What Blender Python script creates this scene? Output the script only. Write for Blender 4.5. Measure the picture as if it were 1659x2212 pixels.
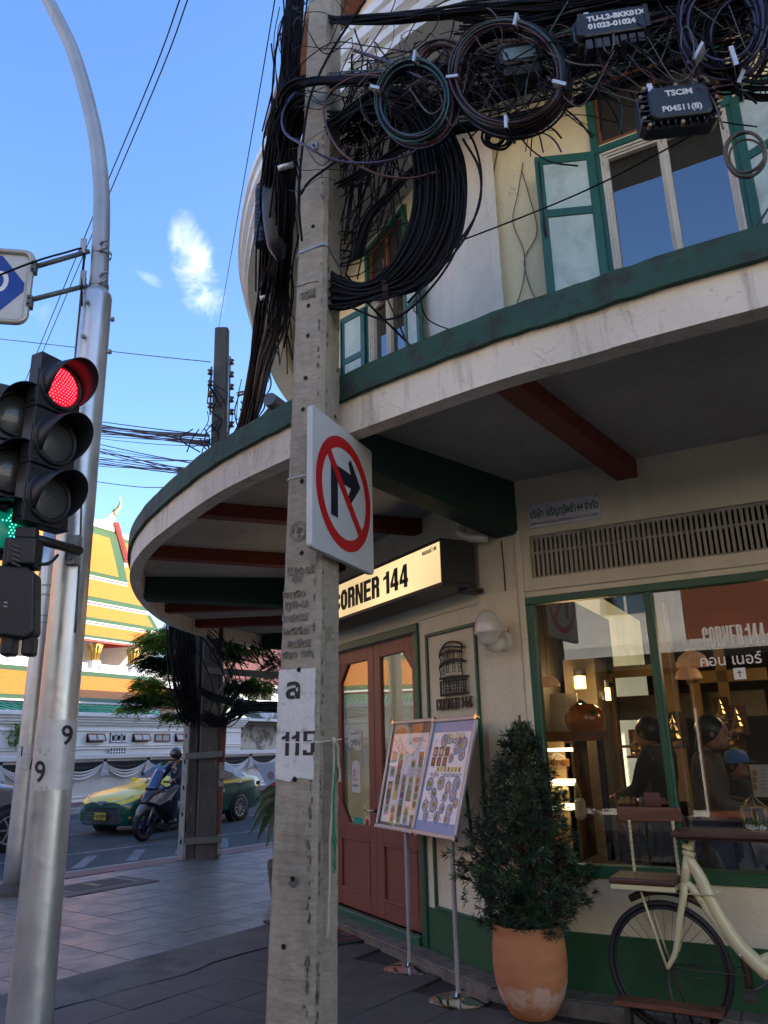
import bpy,bmesh,math,random
import numpy as np
from mathutils import Vector,Matrix
R=math.radians
random.seed(7)
rng=np.random.default_rng(7)
SC=bpy.context.scene
COL=SC.collection
for o in list(bpy.data.objects):
 bpy.data.objects.remove(o)
# ------------------------------------------------------------------ camera
CAM_H=1.55
FPX,PCX,PCY=1662.0,829.5,1106.0
PITCH,ROLL=R(16.9),R(1.36)
fw=np.array([0,math.cos(PITCH),math.sin(PITCH)])
rt=np.array([1.0,0,0])
up=np.cross(rt,fw)
CO=np.array([0,0,CAM_H])
camd=bpy.data.cameras.new('camera')
cam=bpy.data.objects.new('camera',camd)
COL.objects.link(cam)
X=rt*math.cos(ROLL)-up*math.sin(ROLL)
Y=rt*math.sin(ROLL)+up*math.cos(ROLL)
M=Matrix(((X[0],Y[0],-fw[0],0),(X[1],Y[1],-fw[1],0),(X[2],Y[2],-fw[2],CAM_H),(0,0,0,1)))
cam.matrix_world=M
camd.sensor_fit='VERTICAL'
camd.sensor_height=24
camd.lens=24*FPX/2212
camd.clip_start=0.05
camd.clip_end=2000
SC.camera=cam
# ------------------------------------------------------------------ sky, sun, exposure
SUN_EL,SUN_AZ=R(25),R(80)
wd=bpy.data.worlds.new('World')
SC.world=wd
wd.use_nodes=True
nt=wd.node_tree
nt.nodes.clear()
def N(t,typ,**kw):
 n=t.nodes.new(typ)
 for k,v in kw.items():
  setattr(n,k,v)
 return n
sky=N(nt,'ShaderNodeTexSky',sky_type='NISHITA',sun_disc=False,sun_elevation=SUN_EL,sun_rotation=SUN_AZ,
 altitude=0,air_density=1.0,dust_density=0.6,ozone_density=2.0)
tc=N(nt,'ShaderNodeTexCoord')
def dir_of(x,y):
 u=x-PCX;v=PCY-y
 a=u*math.cos(ROLL)+v*math.sin(ROLL)
 b=-u*math.sin(ROLL)+v*math.cos(ROLL)
 d=fw*FPX+rt*a+up*b
 return d/np.linalg.norm(d)
def cloud(cen,rad_u,rad_v,seed,gain,tilt):
 """a soft cloud round the sky direction cen (a direction in the world, not in the picture)"""
 c=dir_of(*cen)
 ax=np.cross(c,[0,0,1.0]);ax/=np.linalg.norm(ax)
 ay=np.cross(ax,c)
 ct,st=math.cos(tilt),math.sin(tilt)
 ax,ay=ax*ct+ay*st,-ax*st+ay*ct
 out=[]
 for v,r in((ax,rad_u),(ay,rad_v)):
  d=N(nt,'ShaderNodeVectorMath',operation='DOT_PRODUCT')
  nt.links.new(tc.outputs['Generated'],d.inputs[0]);d.inputs[1].default_value=v
  m=N(nt,'ShaderNodeMath',operation='DIVIDE');nt.links.new(d.outputs['Value'],m.inputs[0]);m.inputs[1].default_value=r
  s=N(nt,'ShaderNodeMath',operation='POWER');nt.links.new(m.outputs[0],s.inputs[0]);s.inputs[1].default_value=2
  ab=N(nt,'ShaderNodeMath',operation='ABSOLUTE');nt.links.new(s.outputs[0],ab.inputs[0])
  out.append(s)
 add=N(nt,'ShaderNodeMath',operation='ADD');nt.links.new(out[0].outputs[0],add.inputs[0]);nt.links.new(out[1].outputs[0],add.inputs[1])
 no=N(nt,'ShaderNodeTexNoise');no.inputs['Scale'].default_value=17+seed;no.inputs['Detail'].default_value=10;no.inputs['Roughness'].default_value=0.66
 no.inputs['Distortion'].default_value=0.5
 mp=N(nt,'ShaderNodeMapping');mp.inputs['Location'].default_value=(seed*3.1,seed,0)
 mp.inputs['Rotation'].default_value=(0,0,0)
 nt.links.new(tc.outputs['Generated'],mp.inputs[0]);nt.links.new(mp.outputs[0],no.inputs['Vector'])
 front=N(nt,'ShaderNodeVectorMath',operation='DOT_PRODUCT');nt.links.new(tc.outputs['Generated'],front.inputs[0]);front.inputs[1].default_value=c
 fr=N(nt,'ShaderNodeMath',operation='GREATER_THAN');nt.links.new(front.outputs['Value'],fr.inputs[0]);fr.inputs[1].default_value=0
 m1=N(nt,'ShaderNodeMath',operation='MULTIPLY_ADD');nt.links.new(add.outputs[0],m1.inputs[0]);m1.inputs[1].default_value=-0.42
 nt.links.new(no.outputs['Fac'],m1.inputs[2])
 rp=N(nt,'ShaderNodeMapRange');nt.links.new(m1.outputs[0],rp.inputs[0])
 rp.inputs[1].default_value=0.22;rp.inputs[2].default_value=0.78;rp.inputs[4].default_value=gain
 rp.interpolation_type='SMOOTHSTEP'
 mu=N(nt,'ShaderNodeMath',operation='MULTIPLY');nt.links.new(rp.outputs[0],mu.inputs[0]);nt.links.new(fr.outputs[0],mu.inputs[1])
 return mu
SKY_STRENGTH=0.125
cl=[cloud((430,590),0.040,0.078,1.0,1.0,0.35),cloud((326,604),0.03,0.010,2.3,0.35,-0.3),cloud((95,690),0.02,0.03,5.2,0.18,0.3)]
cur=sky.outputs[0]
hs=N(nt,'ShaderNodeHueSaturation');hs.inputs['Saturation'].default_value=1.20;hs.inputs['Hue'].default_value=0.508;nt.links.new(cur,hs.inputs['Color']);cur=hs.outputs[0]
gr=N(nt,'ShaderNodeMix',data_type='RGBA',blend_type='MULTIPLY')
gr.inputs[0].default_value=1.0
nt.links.new(cur,gr.inputs[6]);gr.inputs[7].default_value=(1.0,0.965,0.965,1)
cur=gr.outputs[2]
for m in cl:
 mx=N(nt,'ShaderNodeMix',data_type='RGBA')
 nt.links.new(m.outputs[0],mx.inputs[0]);nt.links.new(cur,mx.inputs[6]);mx.inputs[7].default_value=(3.6,3.7,3.8,1)
 cur=mx.outputs[2]
bg=N(nt,'ShaderNodeBackground');bg.inputs[1].default_value=SKY_STRENGTH
wo=N(nt,'ShaderNodeOutputWorld')
nt.links.new(cur,bg.inputs[0]);nt.links.new(bg.outputs[0],wo.inputs[0])
sund=bpy.data.lights.new('sun','SUN');sund.energy=2.4;sund.angle=R(0.5);sund.color=(1.0,0.93,0.82)
sun=bpy.data.objects.new('sun',sund);COL.objects.link(sun)
sd=Vector((math.sin(SUN_AZ)*math.cos(SUN_EL),math.cos(SUN_AZ)*math.cos(SUN_EL),math.sin(SUN_EL)))
sun.rotation_euler=sd.to_track_quat('Z','Y').to_euler()
sun.location=sd*50
SC.view_settings.view_transform='Standard'
SC.view_settings.look='None'
SC.view_settings.exposure=2.02
SC.view_settings.gamma=1
SC.view_settings.use_curve_mapping=False
SC.cycles.max_bounces=8
SC.cycles.transparent_max_bounces=16
# ------------------------------------------------------------------ placing helpers: from a picture point to a point in the world
def at_y(x,y,Yw):
 d=dir_of(x,y);return CO+d*(Yw/d[1])
def at_z(x,y,z=0.0):
 d=dir_of(x,y);return CO+d*((z-CAM_H)/d[2])
def on_plane(x,y,p,n):
 d=dir_of(x,y);p=np.array(p,float)
 return CO+d*(np.dot(p-CO,n)/np.dot(d,n))
class Frame:
 """u runs to the right along a wall, w outwards from it, z up"""
 def __init__(s,o,az_right):
  s.o=np.array([o[0],o[1],o[2] if len(o)>2 else 0.0],float)
  s.u=np.array([math.sin(az_right),math.cos(az_right),0.0])
  s.n=np.array([s.u[1],-s.u[0],0.0])
  s.z=np.array([0,0,1.0])
 def __call__(s,u,w,z):
  return s.o+s.u*u+s.n*w+s.z*z
 def px(s,x,y,w=0.0):
  r=on_plane(x,y,s.o+s.n*w,s.n)-s.o
  return float(r@s.u),float(r[2])
WORLD=Frame((0,0,0),R(90));WORLD.n=np.array([0,1.0,0])
AZ_A=R(180-28.9)
FA=Frame((0.715,5.75),AZ_A)
AZ_C=math.atan2(0.877,-0.481)
FC=Frame((1.101,5.45),AZ_C)
FT=Frame((-5.6,36.0),R(28))
for f_ in(FA,FC,FT):
 pass
# ------------------------------------------------------------------ mesh builder
class MB:
 def __init__(s):
  s.v=[];s.f=[];s.m=[];s.nv=0;s.sm=[]
 def add(s,V,F,mi=0,smooth=False):
  V=np.asarray(V,float).reshape(-1,3)
  s.v.append(V)
  b=s.nv
  for f in F:
   s.f.append(tuple(int(i)+b for i in f));s.m.append(mi);s.sm.append(smooth)
  s.nv+=len(V)
  return s
 def box(s,fr,u0,u1,w0,w1,z0,z1,mi=0,taper=1.0):
  if u0>u1:u0,u1=u1,u0
  if w0>w1:w0,w1=w1,w0
  if z0>z1:z0,z1=z1,z0
  V=[fr(a,b,c) for c in(z0,z1) for b in(w0,w1) for a in(u0,u1)]
  return s.add(V,[(0,1,3,2),(4,6,7,5),(0,4,5,1),(2,3,7,6),(0,2,6,4),(1,5,7,3)],mi)
 def obox(s,c,sx,sy,sz,rot=None,mi=0):
  """box by centre, half sizes and a 3x3 rotation"""
  c=np.array(c,float);r=np.eye(3) if rot is None else np.array(rot)
  V=[c+r@np.array([a*sx,b*sy,d*sz]) for d in(-1,1) for b in(-1,1) for a in(-1,1)]
  return s.add(V,[(0,1,3,2),(4,6,7,5),(0,4,5,1),(2,3,7,6),(0,2,6,4),(1,5,7,3)],mi)
 def beam(s,p0,p1,wid,dep,mi=0,upv=(0,0,1)):
  p0=np.array(p0,float);p1=np.array(p1,float)
  d=p1-p0;L=np.linalg.norm(d);d/=L
  u_=np.array(upv,float);sd_=np.cross(d,u_);sd_/=np.linalg.norm(sd_);u_=np.cross(sd_,d)
  r=np.stack([sd_,d,u_],1)
  return s.obox((p0+p1)/2,wid/2,L/2,dep/2,r,mi)
 def quad(s,a,b,c,d,mi=0):
  return s.add([a,b,c,d],[(0,1,2,3)],mi)
 def poly(s,pts,mi=0):
  return s.add(pts,[tuple(range(len(pts)))],mi)
 def prism(s,fr,pts,w0,w1,mi=0):
  n=len(pts)
  V=[fr(p[0],w1,p[1]) for p in pts]+[fr(p[0],w0,p[1]) for p in pts]
  F=[tuple(range(n)),tuple(range(2*n-1,n-1,-1))]+[(i,i+n,(i+1)%n+n,(i+1)%n) for i in range(n)]
  return s.add(V,F,mi)
 def slab(s,pts,z0,z1,mi=0):
  n=len(pts)
  V=[(p[0],p[1],z1) for p in pts]+[(p[0],p[1],z0) for p in pts]
  F=[tuple(range(n)),tuple(range(2*n-1,n-1,-1))]+[(i,i+n,(i+1)%n+n,(i+1)%n) for i in range(n)]
  return s.add(V,F,mi)
 def strip(s,path,z0,z1,off0,off1,mi=0):
  """a wall of constant section along a plan path; off = outward offsets (right-hand side of travel)"""
  P=offset_path(path,off0);Q=offset_path(path,off1)
  n=len(P)
  V=[]
  for i in range(n):
   V+=[(P[i][0],P[i][1],z0),(Q[i][0],Q[i][1],z0),(Q[i][0],Q[i][1],z1),(P[i][0],P[i][1],z1)]
  F=[]
  for i in range(n-1):
   a=4*i;b=a+4
   F+=[(a,b,b+1,a+1),(a+1,b+1,b+2,a+2),(a+2,b+2,b+3,a+3),(a+3,b+3,b,a)]
  F+=[(0,1,2,3),(4*n-1,4*n-2,4*n-3,4*n-4)]
  return s.add(V,F,mi)
 def wall(s,fr,u0,u1,z0,z1,w0,w1,openings=(),mi=0):
  us=sorted({u0,u1}|{o[0] for o in openings}|{o[1] for o in openings})
  zs=sorted({z0,z1}|{o[2] for o in openings}|{o[3] for o in openings})
  us=[u for u in us if u0<=u<=u1];zs=[z for z in zs if z0<=z<=z1]
  def solid(i,j):
   if i<0 or j<0 or i>=len(us)-1 or j>=len(zs)-1:return False
   cu=(us[i]+us[i+1])/2;cz=(zs[j]+zs[j+1])/2
   return not any(o[0]<cu<o[1] and o[2]<cz<o[3] for o in openings)
  for i in range(len(us)-1):
   for j in range(len(zs)-1):
    if not solid(i,j):continue
    a,b,c,d=us[i],us[i+1],zs[j],zs[j+1]
    s.quad(fr(a,w1,c),fr(b,w1,c),fr(b,w1,d),fr(a,w1,d),mi)
    s.quad(fr(b,w0,c),fr(a,w0,c),fr(a,w0,d),fr(b,w0,d),mi)
    if not solid(i-1,j):s.quad(fr(a,w0,c),fr(a,w1,c),fr(a,w1,d),fr(a,w0,d),mi)
    if not solid(i+1,j):s.quad(fr(b,w1,c),fr(b,w0,c),fr(b,w0,d),fr(b,w1,d),mi)
    if not solid(i,j-1):s.quad(fr(a,w0,c),fr(b,w0,c),fr(b,w1,c),fr(a,w1,c),mi)
    if not solid(i,j+1):s.quad(fr(a,w1,d),fr(b,w1,d),fr(b,w0,d),fr(a,w0,d),mi)
  return s
 def tube(s,pts,r,n=6,cap=True,mi=0):
  P=np.asarray(pts,float);m=len(P)
  rr=np.full(m,r,float) if np.isscalar(r) else np.asarray(r,float)
  T=np.gradient(P,axis=0);T/=(np.linalg.norm(T,axis=1)[:,None]+1e-12)
  ref=np.array([0,0,1.0]) if abs(T[0][2])<0.9 else np.array([1.0,0,0])
  Nn=np.zeros_like(P);u_=np.cross(T[0],ref);u_/=np.linalg.norm(u_);Nn[0]=u_
  for i in range(1,m):
   v=Nn[i-1]-T[i]*(Nn[i-1]@T[i]);l=np.linalg.norm(v)
   Nn[i]=v/l if l>1e-9 else Nn[i-1]
  B=np.cross(T,Nn)
  a=np.arange(n)*2*math.pi/n
  V=(P[:,None,:]+rr[:,None,None]*(Nn[:,None,:]*np.cos(a)[None,:,None]+B[:,None,:]*np.sin(a)[None,:,None])).reshape(-1,3)
  i=np.arange(m-1)[:,None];j=np.arange(n)[None,:];j2=(j+1)%n
  F=np.stack([i*n+j,(i)*n+j2,(i+1)*n+j2,(i+1)*n+j],-1).reshape(-1,4).tolist()
  if cap:F+=[list(range(n-1,-1,-1)),list(range((m-1)*n,m*n))]
  return s.add(V,F,mi,True)
 def cyl(s,p0,p1,r0,r1=None,n=20,mi=0,smooth=True):
  r1=r0 if r1 is None else r1
  p0=np.array(p0,float);p1=np.array(p1,float);d=p1-p0;d/=np.linalg.norm(d)
  ref=np.array([0,0,1.0]) if abs(d[2])<0.9 else np.array([1.0,0,0])
  a_=np.cross(d,ref);a_/=np.linalg.norm(a_);b_=np.cross(d,a_)
  V=[]
  for p,r in((p0,r0),(p1,r1)):
   for k in range(n):
    t=2*math.pi*k/n;V.append(p+r*(a_*math.cos(t)+b_*math.sin(t)))
  s.add(V,[(k,(k+1)%n,(k+1)%n+n,k+n) for k in range(n)],mi,smooth)
  s.add(V[:n],[tuple(range(n-1,-1,-1))],mi);s.add(V[n:],[tuple(range(n))],mi)
  return s
 def lathe(s,prof,c,n=32,axis=(0,0,1),mi=0,arc=(0,2*math.pi),smooth=True):
  ax=np.array(axis,float);ax/=np.linalg.norm(ax);c=np.array(c,float)
  ref=np.array([1.0,0,0]) if abs(ax[0])<0.9 else np.array([0,1.0,0])
  a_=np.cross(ax,ref);a_/=np.linalg.norm(a_);b_=np.cross(ax,a_)
  full=abs(arc[1]-arc[0]-2*math.pi)<1e-6
  k=n if full else n+1
  V=[]
  for r,h in prof:
   for i in range(k):
    t=arc[0]+(arc[1]-arc[0])*i/n
    V.append(c+ax*h+r*(a_*math.cos(t)+b_*math.sin(t)))
  F=[]
  for j in range(len(prof)-1):
   for i in range(n):
    i2=(i+1)%k
    F.append((j*k+i,j*k+i2,(j+1)*k+i2,(j+1)*k+i))
  return s.add(V,F,mi,smooth)
 def ell(s,c,rx,ry,rz,rot=None,n=16,m=10,mi=0):
  c=np.array(c,float);r=np.eye(3) if rot is None else np.array(rot)
  V=[]
  for j in range(m+1):
   ph=math.pi*j/m
   for i in range(n):
    t=2*math.pi*i/n
    V.append(c+r@np.array([rx*math.sin(ph)*math.cos(t),ry*math.sin(ph)*math.sin(t),rz*math.cos(ph)]))
  F=[(j*n+i,(j+1)*n+i,(j+1)*n+(i+1)%n,j*n+(i+1)%n) for j in range(m) for i in range(n)]
  return s.add(V,F,mi,True)
def offset_path(path,off):
 P=[np.array(p[:2],float) for p in path];n=len(P);out=[]
 for i in range(n):
  d=[]
  if i>0:d.append((P[i]-P[i-1])/np.linalg.norm(P[i]-P[i-1]))
  if i<n-1:d.append((P[i+1]-P[i])/np.linalg.norm(P[i+1]-P[i]))
  ns=[np.array([q[1],-q[0]]) for q in d]
  if len(ns)==2:
   b=ns[0]+ns[1];b/=np.linalg.norm(b);k=off/max(0.4,b@ns[0])
   out.append(P[i]+b*k)
  else:out.append(P[i]+ns[0]*off)
 return out
def spline(pts,k=8):
 P=np.asarray(pts,float);n=len(P)
 if n<3:
  t=np.linspace(0,1,k+1)[:,None];return P[0]*(1-t)+P[-1]*t
 Q=np.vstack([2*P[0]-P[1],P,2*P[-1]-P[-2]]);out=[]
 for i in range(1,n):
  p0,p1,p2,p3=Q[i-1],Q[i],Q[i+1],Q[i+2]
  for j in range(k):
   t=j/k
   out.append(0.5*((2*p1)+(-p0+p2)*t+(2*p0-5*p1+4*p2-p3)*t*t+(-p0+3*p1-3*p2+p3)*t**3))
 out.append(P[-1]);return np.array(out)
ORG={}
def wloc(o):
 p=np.zeros(3)
 while o is not None:
  p+=np.array(o.location);o=o.parent
 return p
def obj(name,mb,mats,parent=None,bevel=0,label=None,kind=None,seg=1,auto=None,solid=0):
 me=bpy.data.meshes.new(name)
 V=np.vstack(mb.v)
 off=wloc(parent) if parent is not None else np.zeros(3)
 if parent is None and kind is None:
  off=np.array([(V[:,0].min()+V[:,0].max())/2,(V[:,1].min()+V[:,1].max())/2,V[:,2].min()])
 V=V-off
 me.from_pydata(V.tolist(),[],mb.f)
 if not isinstance(mats,(list,tuple)):mats=[mats]
 for m in mats:me.materials.append(m)
 me.polygons.foreach_set('material_index',mb.m)
 me.polygons.foreach_set('use_smooth',mb.sm)
 me.update()
 o=bpy.data.objects.new(name,me);COL.objects.link(o)
 if parent is not None:o.parent=parent
 elif kind is None:o.location=off
 if bevel:
  b=o.modifiers.new('bevel','BEVEL');b.width=bevel;b.segments=seg;b.limit_method='ANGLE';b.angle_limit=R(40)
 if solid:
  b=o.modifiers.new('solid','SOLIDIFY');b.thickness=solid;b.offset=0
 if label:o['label']=label
 if kind:o['kind']=kind
 return o
def thing(name,label,cat,loc=(0,0,0),group=None):
 o=bpy.data.objects.new(name,None);COL.objects.link(o)
 o.location=[float(v) for v in loc];o.empty_display_size=0.1
 o['label']=label;o['category']=cat
 if group:o['group']=group
 return o
def tag(o,label,cat,group=None):
 o['label']=label;o['category']=cat
 if group:o['group']=group
 return o
def text_mb(body,fr,u,w,z,size,depth=0.002,xs=1.0,bold=0.0,align='LEFT',slant=0.0,spacing=1.0,mb=None,mi=0,rot=0.0,rise=0.0,flip=False):
 """lettering as real geometry, laid on the wall frame fr with its baseline starting at (u, z)"""
 cu=bpy.data.curves.new('t','FONT');cu.body=body;cu.size=size;cu.extrude=depth/2;cu.offset=bold
 cu.align_x=align;cu.space_character=spacing;cu.shear=slant;cu.resolution_u=3
 to=bpy.data.objects.new('t',cu);COL.objects.link(to)
 dg=bpy.context.evaluated_depsgraph_get()
 me=bpy.data.meshes.new_from_object(to.evaluated_get(dg))
 mb=mb or MB()
 V=np.array([v.co[:] for v in me.vertices]) if len(me.vertices) else np.zeros((0,3))
 if len(V):
  x=V[:,0]*xs;y=V[:,1];c,s_=math.cos(rot),math.sin(rot)
  x,y=x*c-y*s_,x*s_+y*c
  if flip:x=-x
  P=fr.o+np.outer(u+x,fr.u)+np.outer(w+V[:,2]+depth/2,fr.n)+np.outer(z+y,fr.z)
  mb.add(P,[tuple(p.vertices) for p in me.polygons],mi)
 bpy.data.objects.remove(to);bpy.data.curves.remove(cu);bpy.data.meshes.remove(me)
 return mb
# ------------------------------------------------------------------ materials
def pmat(name,col,rough=0.7,metal=0.0,var=0.12,scale=4.0,bump=0.0,bscale=40.0,col2=None,c2lo=0.5,c2hi=0.7,c2scale=2.0,
 spec=0.5,stretch=(1,1,1),emit=None,estr=0.0,coat=0.0,trans=0.0,rvar=0.0,alpha=None,c2detail=6):
 m=bpy.data.materials.new(name);m.use_nodes=True;t=m.node_tree;b=t.nodes['Principled BSDF']
 L=t.links.new
 b.inputs['Roughness'].default_value=rough;b.inputs['Metallic'].default_value=metal
 b.inputs['Specular IOR Level'].default_value=spec
 if coat:b.inputs['Coat Weight'].default_value=coat;b.inputs['Coat Roughness'].default_value=0.05
 if trans:b.inputs['Transmission Weight'].default_value=trans
 if emit:b.inputs['Emission Color'].default_value=(*emit,1);b.inputs['Emission Strength'].default_value=estr
 tcn=N(t,'ShaderNodeTexCoord');mp=N(t,'ShaderNodeMapping');mp.inputs['Scale'].default_value=stretch
 L(tcn.outputs['Object'],mp.inputs[0])
 no=N(t,'ShaderNodeTexNoise');no.inputs['Scale'].default_value=scale;no.inputs['Detail'].default_value=7;no.inputs['Roughness'].default_value=0.6
 L(mp.outputs[0],no.inputs['Vector'])
 rp=N(t,'ShaderNodeMapRange');L(no.outputs['Fac'],rp.inputs[0]);rp.inputs[1].default_value=0.3;rp.inputs[2].default_value=0.7
 rp.inputs[3].default_value=1-var;rp.inputs[4].default_value=1+var
 sc=N(t,'ShaderNodeVectorMath',operation='SCALE');sc.inputs[0].default_value=col[:3];L(rp.outputs[0],sc.inputs['Scale'])
 out=sc.outputs[0]
 if col2 is not None:
  n2=N(t,'ShaderNodeTexNoise');n2.inputs['Scale'].default_value=c2scale;n2.inputs['Detail'].default_value=c2detail;n2.inputs['Roughness'].default_value=0.68
  L(mp.outputs[0],n2.inputs['Vector'])
  r2=N(t,'ShaderNodeMapRange');L(n2.outputs['Fac'],r2.inputs[0]);r2.inputs[1].default_value=c2lo;r2.inputs[2].default_value=c2hi
  mx=N(t,'ShaderNodeMix',data_type='RGBA');L(r2.outputs[0],mx.inputs[0]);L(out,mx.inputs[6]);mx.inputs[7].default_value=(*col2[:3],1)
  out=mx.outputs[2]
 L(out,b.inputs['Base Color'])
 if rvar:
  r3=N(t,'ShaderNodeMapRange');L(no.outputs['Fac'],r3.inputs[0]);r3.inputs[1].default_value=0.3;r3.inputs[2].default_value=0.7
  r3.inputs[3].default_value=max(0,rough-rvar);r3.inputs[4].default_value=rough+rvar;L(r3.outputs[0],b.inputs['Roughness'])
 if bump:
  nb=N(t,'ShaderNodeTexNoise');nb.inputs['Scale'].default_value=bscale;nb.inputs['Detail'].default_value=5
  L(mp.outputs[0],nb.inputs['Vector'])
  bp=N(t,'ShaderNodeBump');bp.inputs['Strength'].default_value=bump;bp.inputs['Distance'].default_value=0.01
  L(nb.outputs['Fac'],bp.inputs['Height']);L(bp.outputs[0],b.inputs['Normal'])
 return m
def glassmat(name,tint=(1,1,1),ior=1.5,rough=0.0,dark=1.0,minr=0.0,wob=0.0):
 m=bpy.data.materials.new(name);m.use_nodes=True;t=m.node_tree;t.nodes.clear();L=t.links.new
 o=N(t,'ShaderNodeOutputMaterial');mx=N(t,'ShaderNodeMixShader');tr=N(t,'ShaderNodeBsdfTransparent');gl=N(t,'ShaderNodeBsdfGlossy')
 tr.inputs[0].default_value=(*[c*dark for c in tint],1);gl.inputs['Roughness'].default_value=rough
 fr=N(t,'ShaderNodeFresnel');ge=N(t,'ShaderNodeNewGeometry');mr=N(t,'ShaderNodeMapRange');L(ge.outputs['Backfacing'],mr.inputs[0]);mr.inputs[3].default_value=ior;mr.inputs[4].default_value=1/ior;L(mr.outputs[0],fr.inputs[0])
 ad=N(t,'ShaderNodeMath',operation='MAXIMUM');L(fr.outputs[0],ad.inputs[0]);ad.inputs[1].default_value=minr
 if wob:
  tcn=N(t,'ShaderNodeTexCoord');nb=N(t,'ShaderNodeTexNoise');nb.inputs['Scale'].default_value=1.6;nb.inputs['Detail'].default_value=1
  bp=N(t,'ShaderNodeBump');bp.inputs['Strength'].default_value=wob;bp.inputs['Distance'].default_value=0.02
  L(tcn.outputs['Object'],nb.inputs['Vector']);L(nb.outputs['Fac'],bp.inputs['Height']);L(bp.outputs[0],gl.inputs['Normal']);L(bp.outputs[0],fr.inputs['Normal'])
 L(ad.outputs[0],mx.inputs[0]);L(tr.outputs[0],mx.inputs[1]);L(gl.outputs[0],mx.inputs[2]);L(mx.outputs[0],o.inputs[0])
 return m
def emat(name,col,s,var=None):
 m=bpy.data.materials.new(name);m.use_nodes=True;b=m.node_tree.nodes['Principled BSDF']
 b.inputs['Base Color'].default_value=(*[c*0.5 for c in col],1);b.inputs['Emission Color'].default_value=(*col,1);b.inputs['Emission Strength'].default_value=s
 b.inputs['Roughness'].default_value=0.4
 return m
def plaster(name,col,dirt=(0.12,0.11,0.09),amt=0.5,crack=0.3,warm=None):
 """painted render: mottled tone, rain streaks running down, fine roughness and a few hairline cracks"""
 m=bpy.data.materials.new(name);m.use_nodes=True;t=m.node_tree;b=t.nodes['Principled BSDF'];L=t.links.new
 b.inputs['Roughness'].default_value=0.85
 tcn=N(t,'ShaderNodeTexCoord')
 n1=N(t,'ShaderNodeTexNoise');n1.inputs['Scale'].default_value=1.3;n1.inputs['Detail'].default_value=8;L(tcn.outputs['Object'],n1.inputs['Vector'])
 r1=N(t,'ShaderNodeMapRange');L(n1.outputs['Fac'],r1.inputs[0]);r1.inputs[1].default_value=0.35;r1.inputs[2].default_value=0.65;r1.inputs[3].default_value=0.88;r1.inputs[4].default_value=1.08
 sc=N(t,'ShaderNodeVectorMath',operation='SCALE');sc.inputs[0].default_value=col;L(r1.outputs[0],sc.inputs['Scale'])
 mp=N(t,'ShaderNodeMapping');mp.inputs['Scale'].default_value=(7,7,0.7);L(tcn.outputs['Object'],mp.inputs[0])
 n2=N(t,'ShaderNodeTexNoise');n2.inputs['Scale'].default_value=1.4;n2.inputs['Detail'].default_value=9;n2.inputs['Roughness'].default_value=0.7;L(mp.outputs[0],n2.inputs['Vector'])
 r2=N(t,'ShaderNodeMapRange');L(n2.outputs['Fac'],r2.inputs[0]);r2.inputs[1].default_value=0.52;r2.inputs[2].default_value=0.85;r2.inputs[4].default_value=amt
 mx=N(t,'ShaderNodeMix',data_type='RGBA');L(r2.outputs[0],mx.inputs[0]);L(sc.outputs[0],mx.inputs[6]);mx.inputs[7].default_value=(*dirt,1)
 n4=N(t,'ShaderNodeTexNoise');n4.inputs['Scale'].default_value=22;n4.inputs['Detail'].default_value=6;n4.inputs['Roughness'].default_value=0.75;L(tcn.outputs['Object'],n4.inputs['Vector'])
 r4=N(t,'ShaderNodeMapRange');L(n4.outputs['Fac'],r4.inputs[0]);r4.inputs[1].default_value=0.6;r4.inputs[2].default_value=0.72;r4.inputs[4].default_value=amt*0.7
 m4=N(t,'ShaderNodeMix',data_type='RGBA');L(r4.outputs[0],m4.inputs[0]);L(mx.outputs[2],m4.inputs[6]);m4.inputs[7].default_value=(*[c*1.5 for c in dirt],1)
 vo=N(t,'ShaderNodeTexVoronoi',feature='DISTANCE_TO_EDGE');vo.inputs['Scale'].default_value=0.9
 n3=N(t,'ShaderNodeTexNoise');n3.inputs['Scale'].default_value=3;n3.inputs['Detail'].default_value=5;L(tcn.outputs['Object'],n3.inputs['Vector'])
 vm=N(t,'ShaderNodeVectorMath',operation='ADD');L(tcn.outputs['Object'],vm.inputs[0]);L(n3.outputs['Color'],vm.inputs[1]);L(vm.outputs[0],vo.inputs['Vector'])
 r3=N(t,'ShaderNodeMapRange');L(vo.outputs['Distance'],r3.inputs[0]);r3.inputs[1].default_value=0.0;r3.inputs[2].default_value=0.006;r3.inputs[3].default_value=crack;r3.inputs[4].default_value=0
 m3=N(t,'ShaderNodeMix',data_type='RGBA');L(r3.outputs[0],m3.inputs[0]);L(m4.outputs[2],m3.inputs[6]);m3.inputs[7].default_value=(*dirt,1)
 L(m3.outputs[2],b.inputs['Base Color'])
 nb=N(t,'ShaderNodeTexNoise');nb.inputs['Scale'].default_value=30;nb.inputs['Detail'].default_value=6;L(tcn.outputs['Object'],nb.inputs['Vector'])
 bp=N(t,'ShaderNodeBump');bp.inputs['Strength'].default_value=0.35;bp.inputs['Distance'].default_value=0.01;L(nb.outputs['Fac'],bp.inputs['Height']);L(bp.outputs[0],b.inputs['Normal'])
 return m
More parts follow.
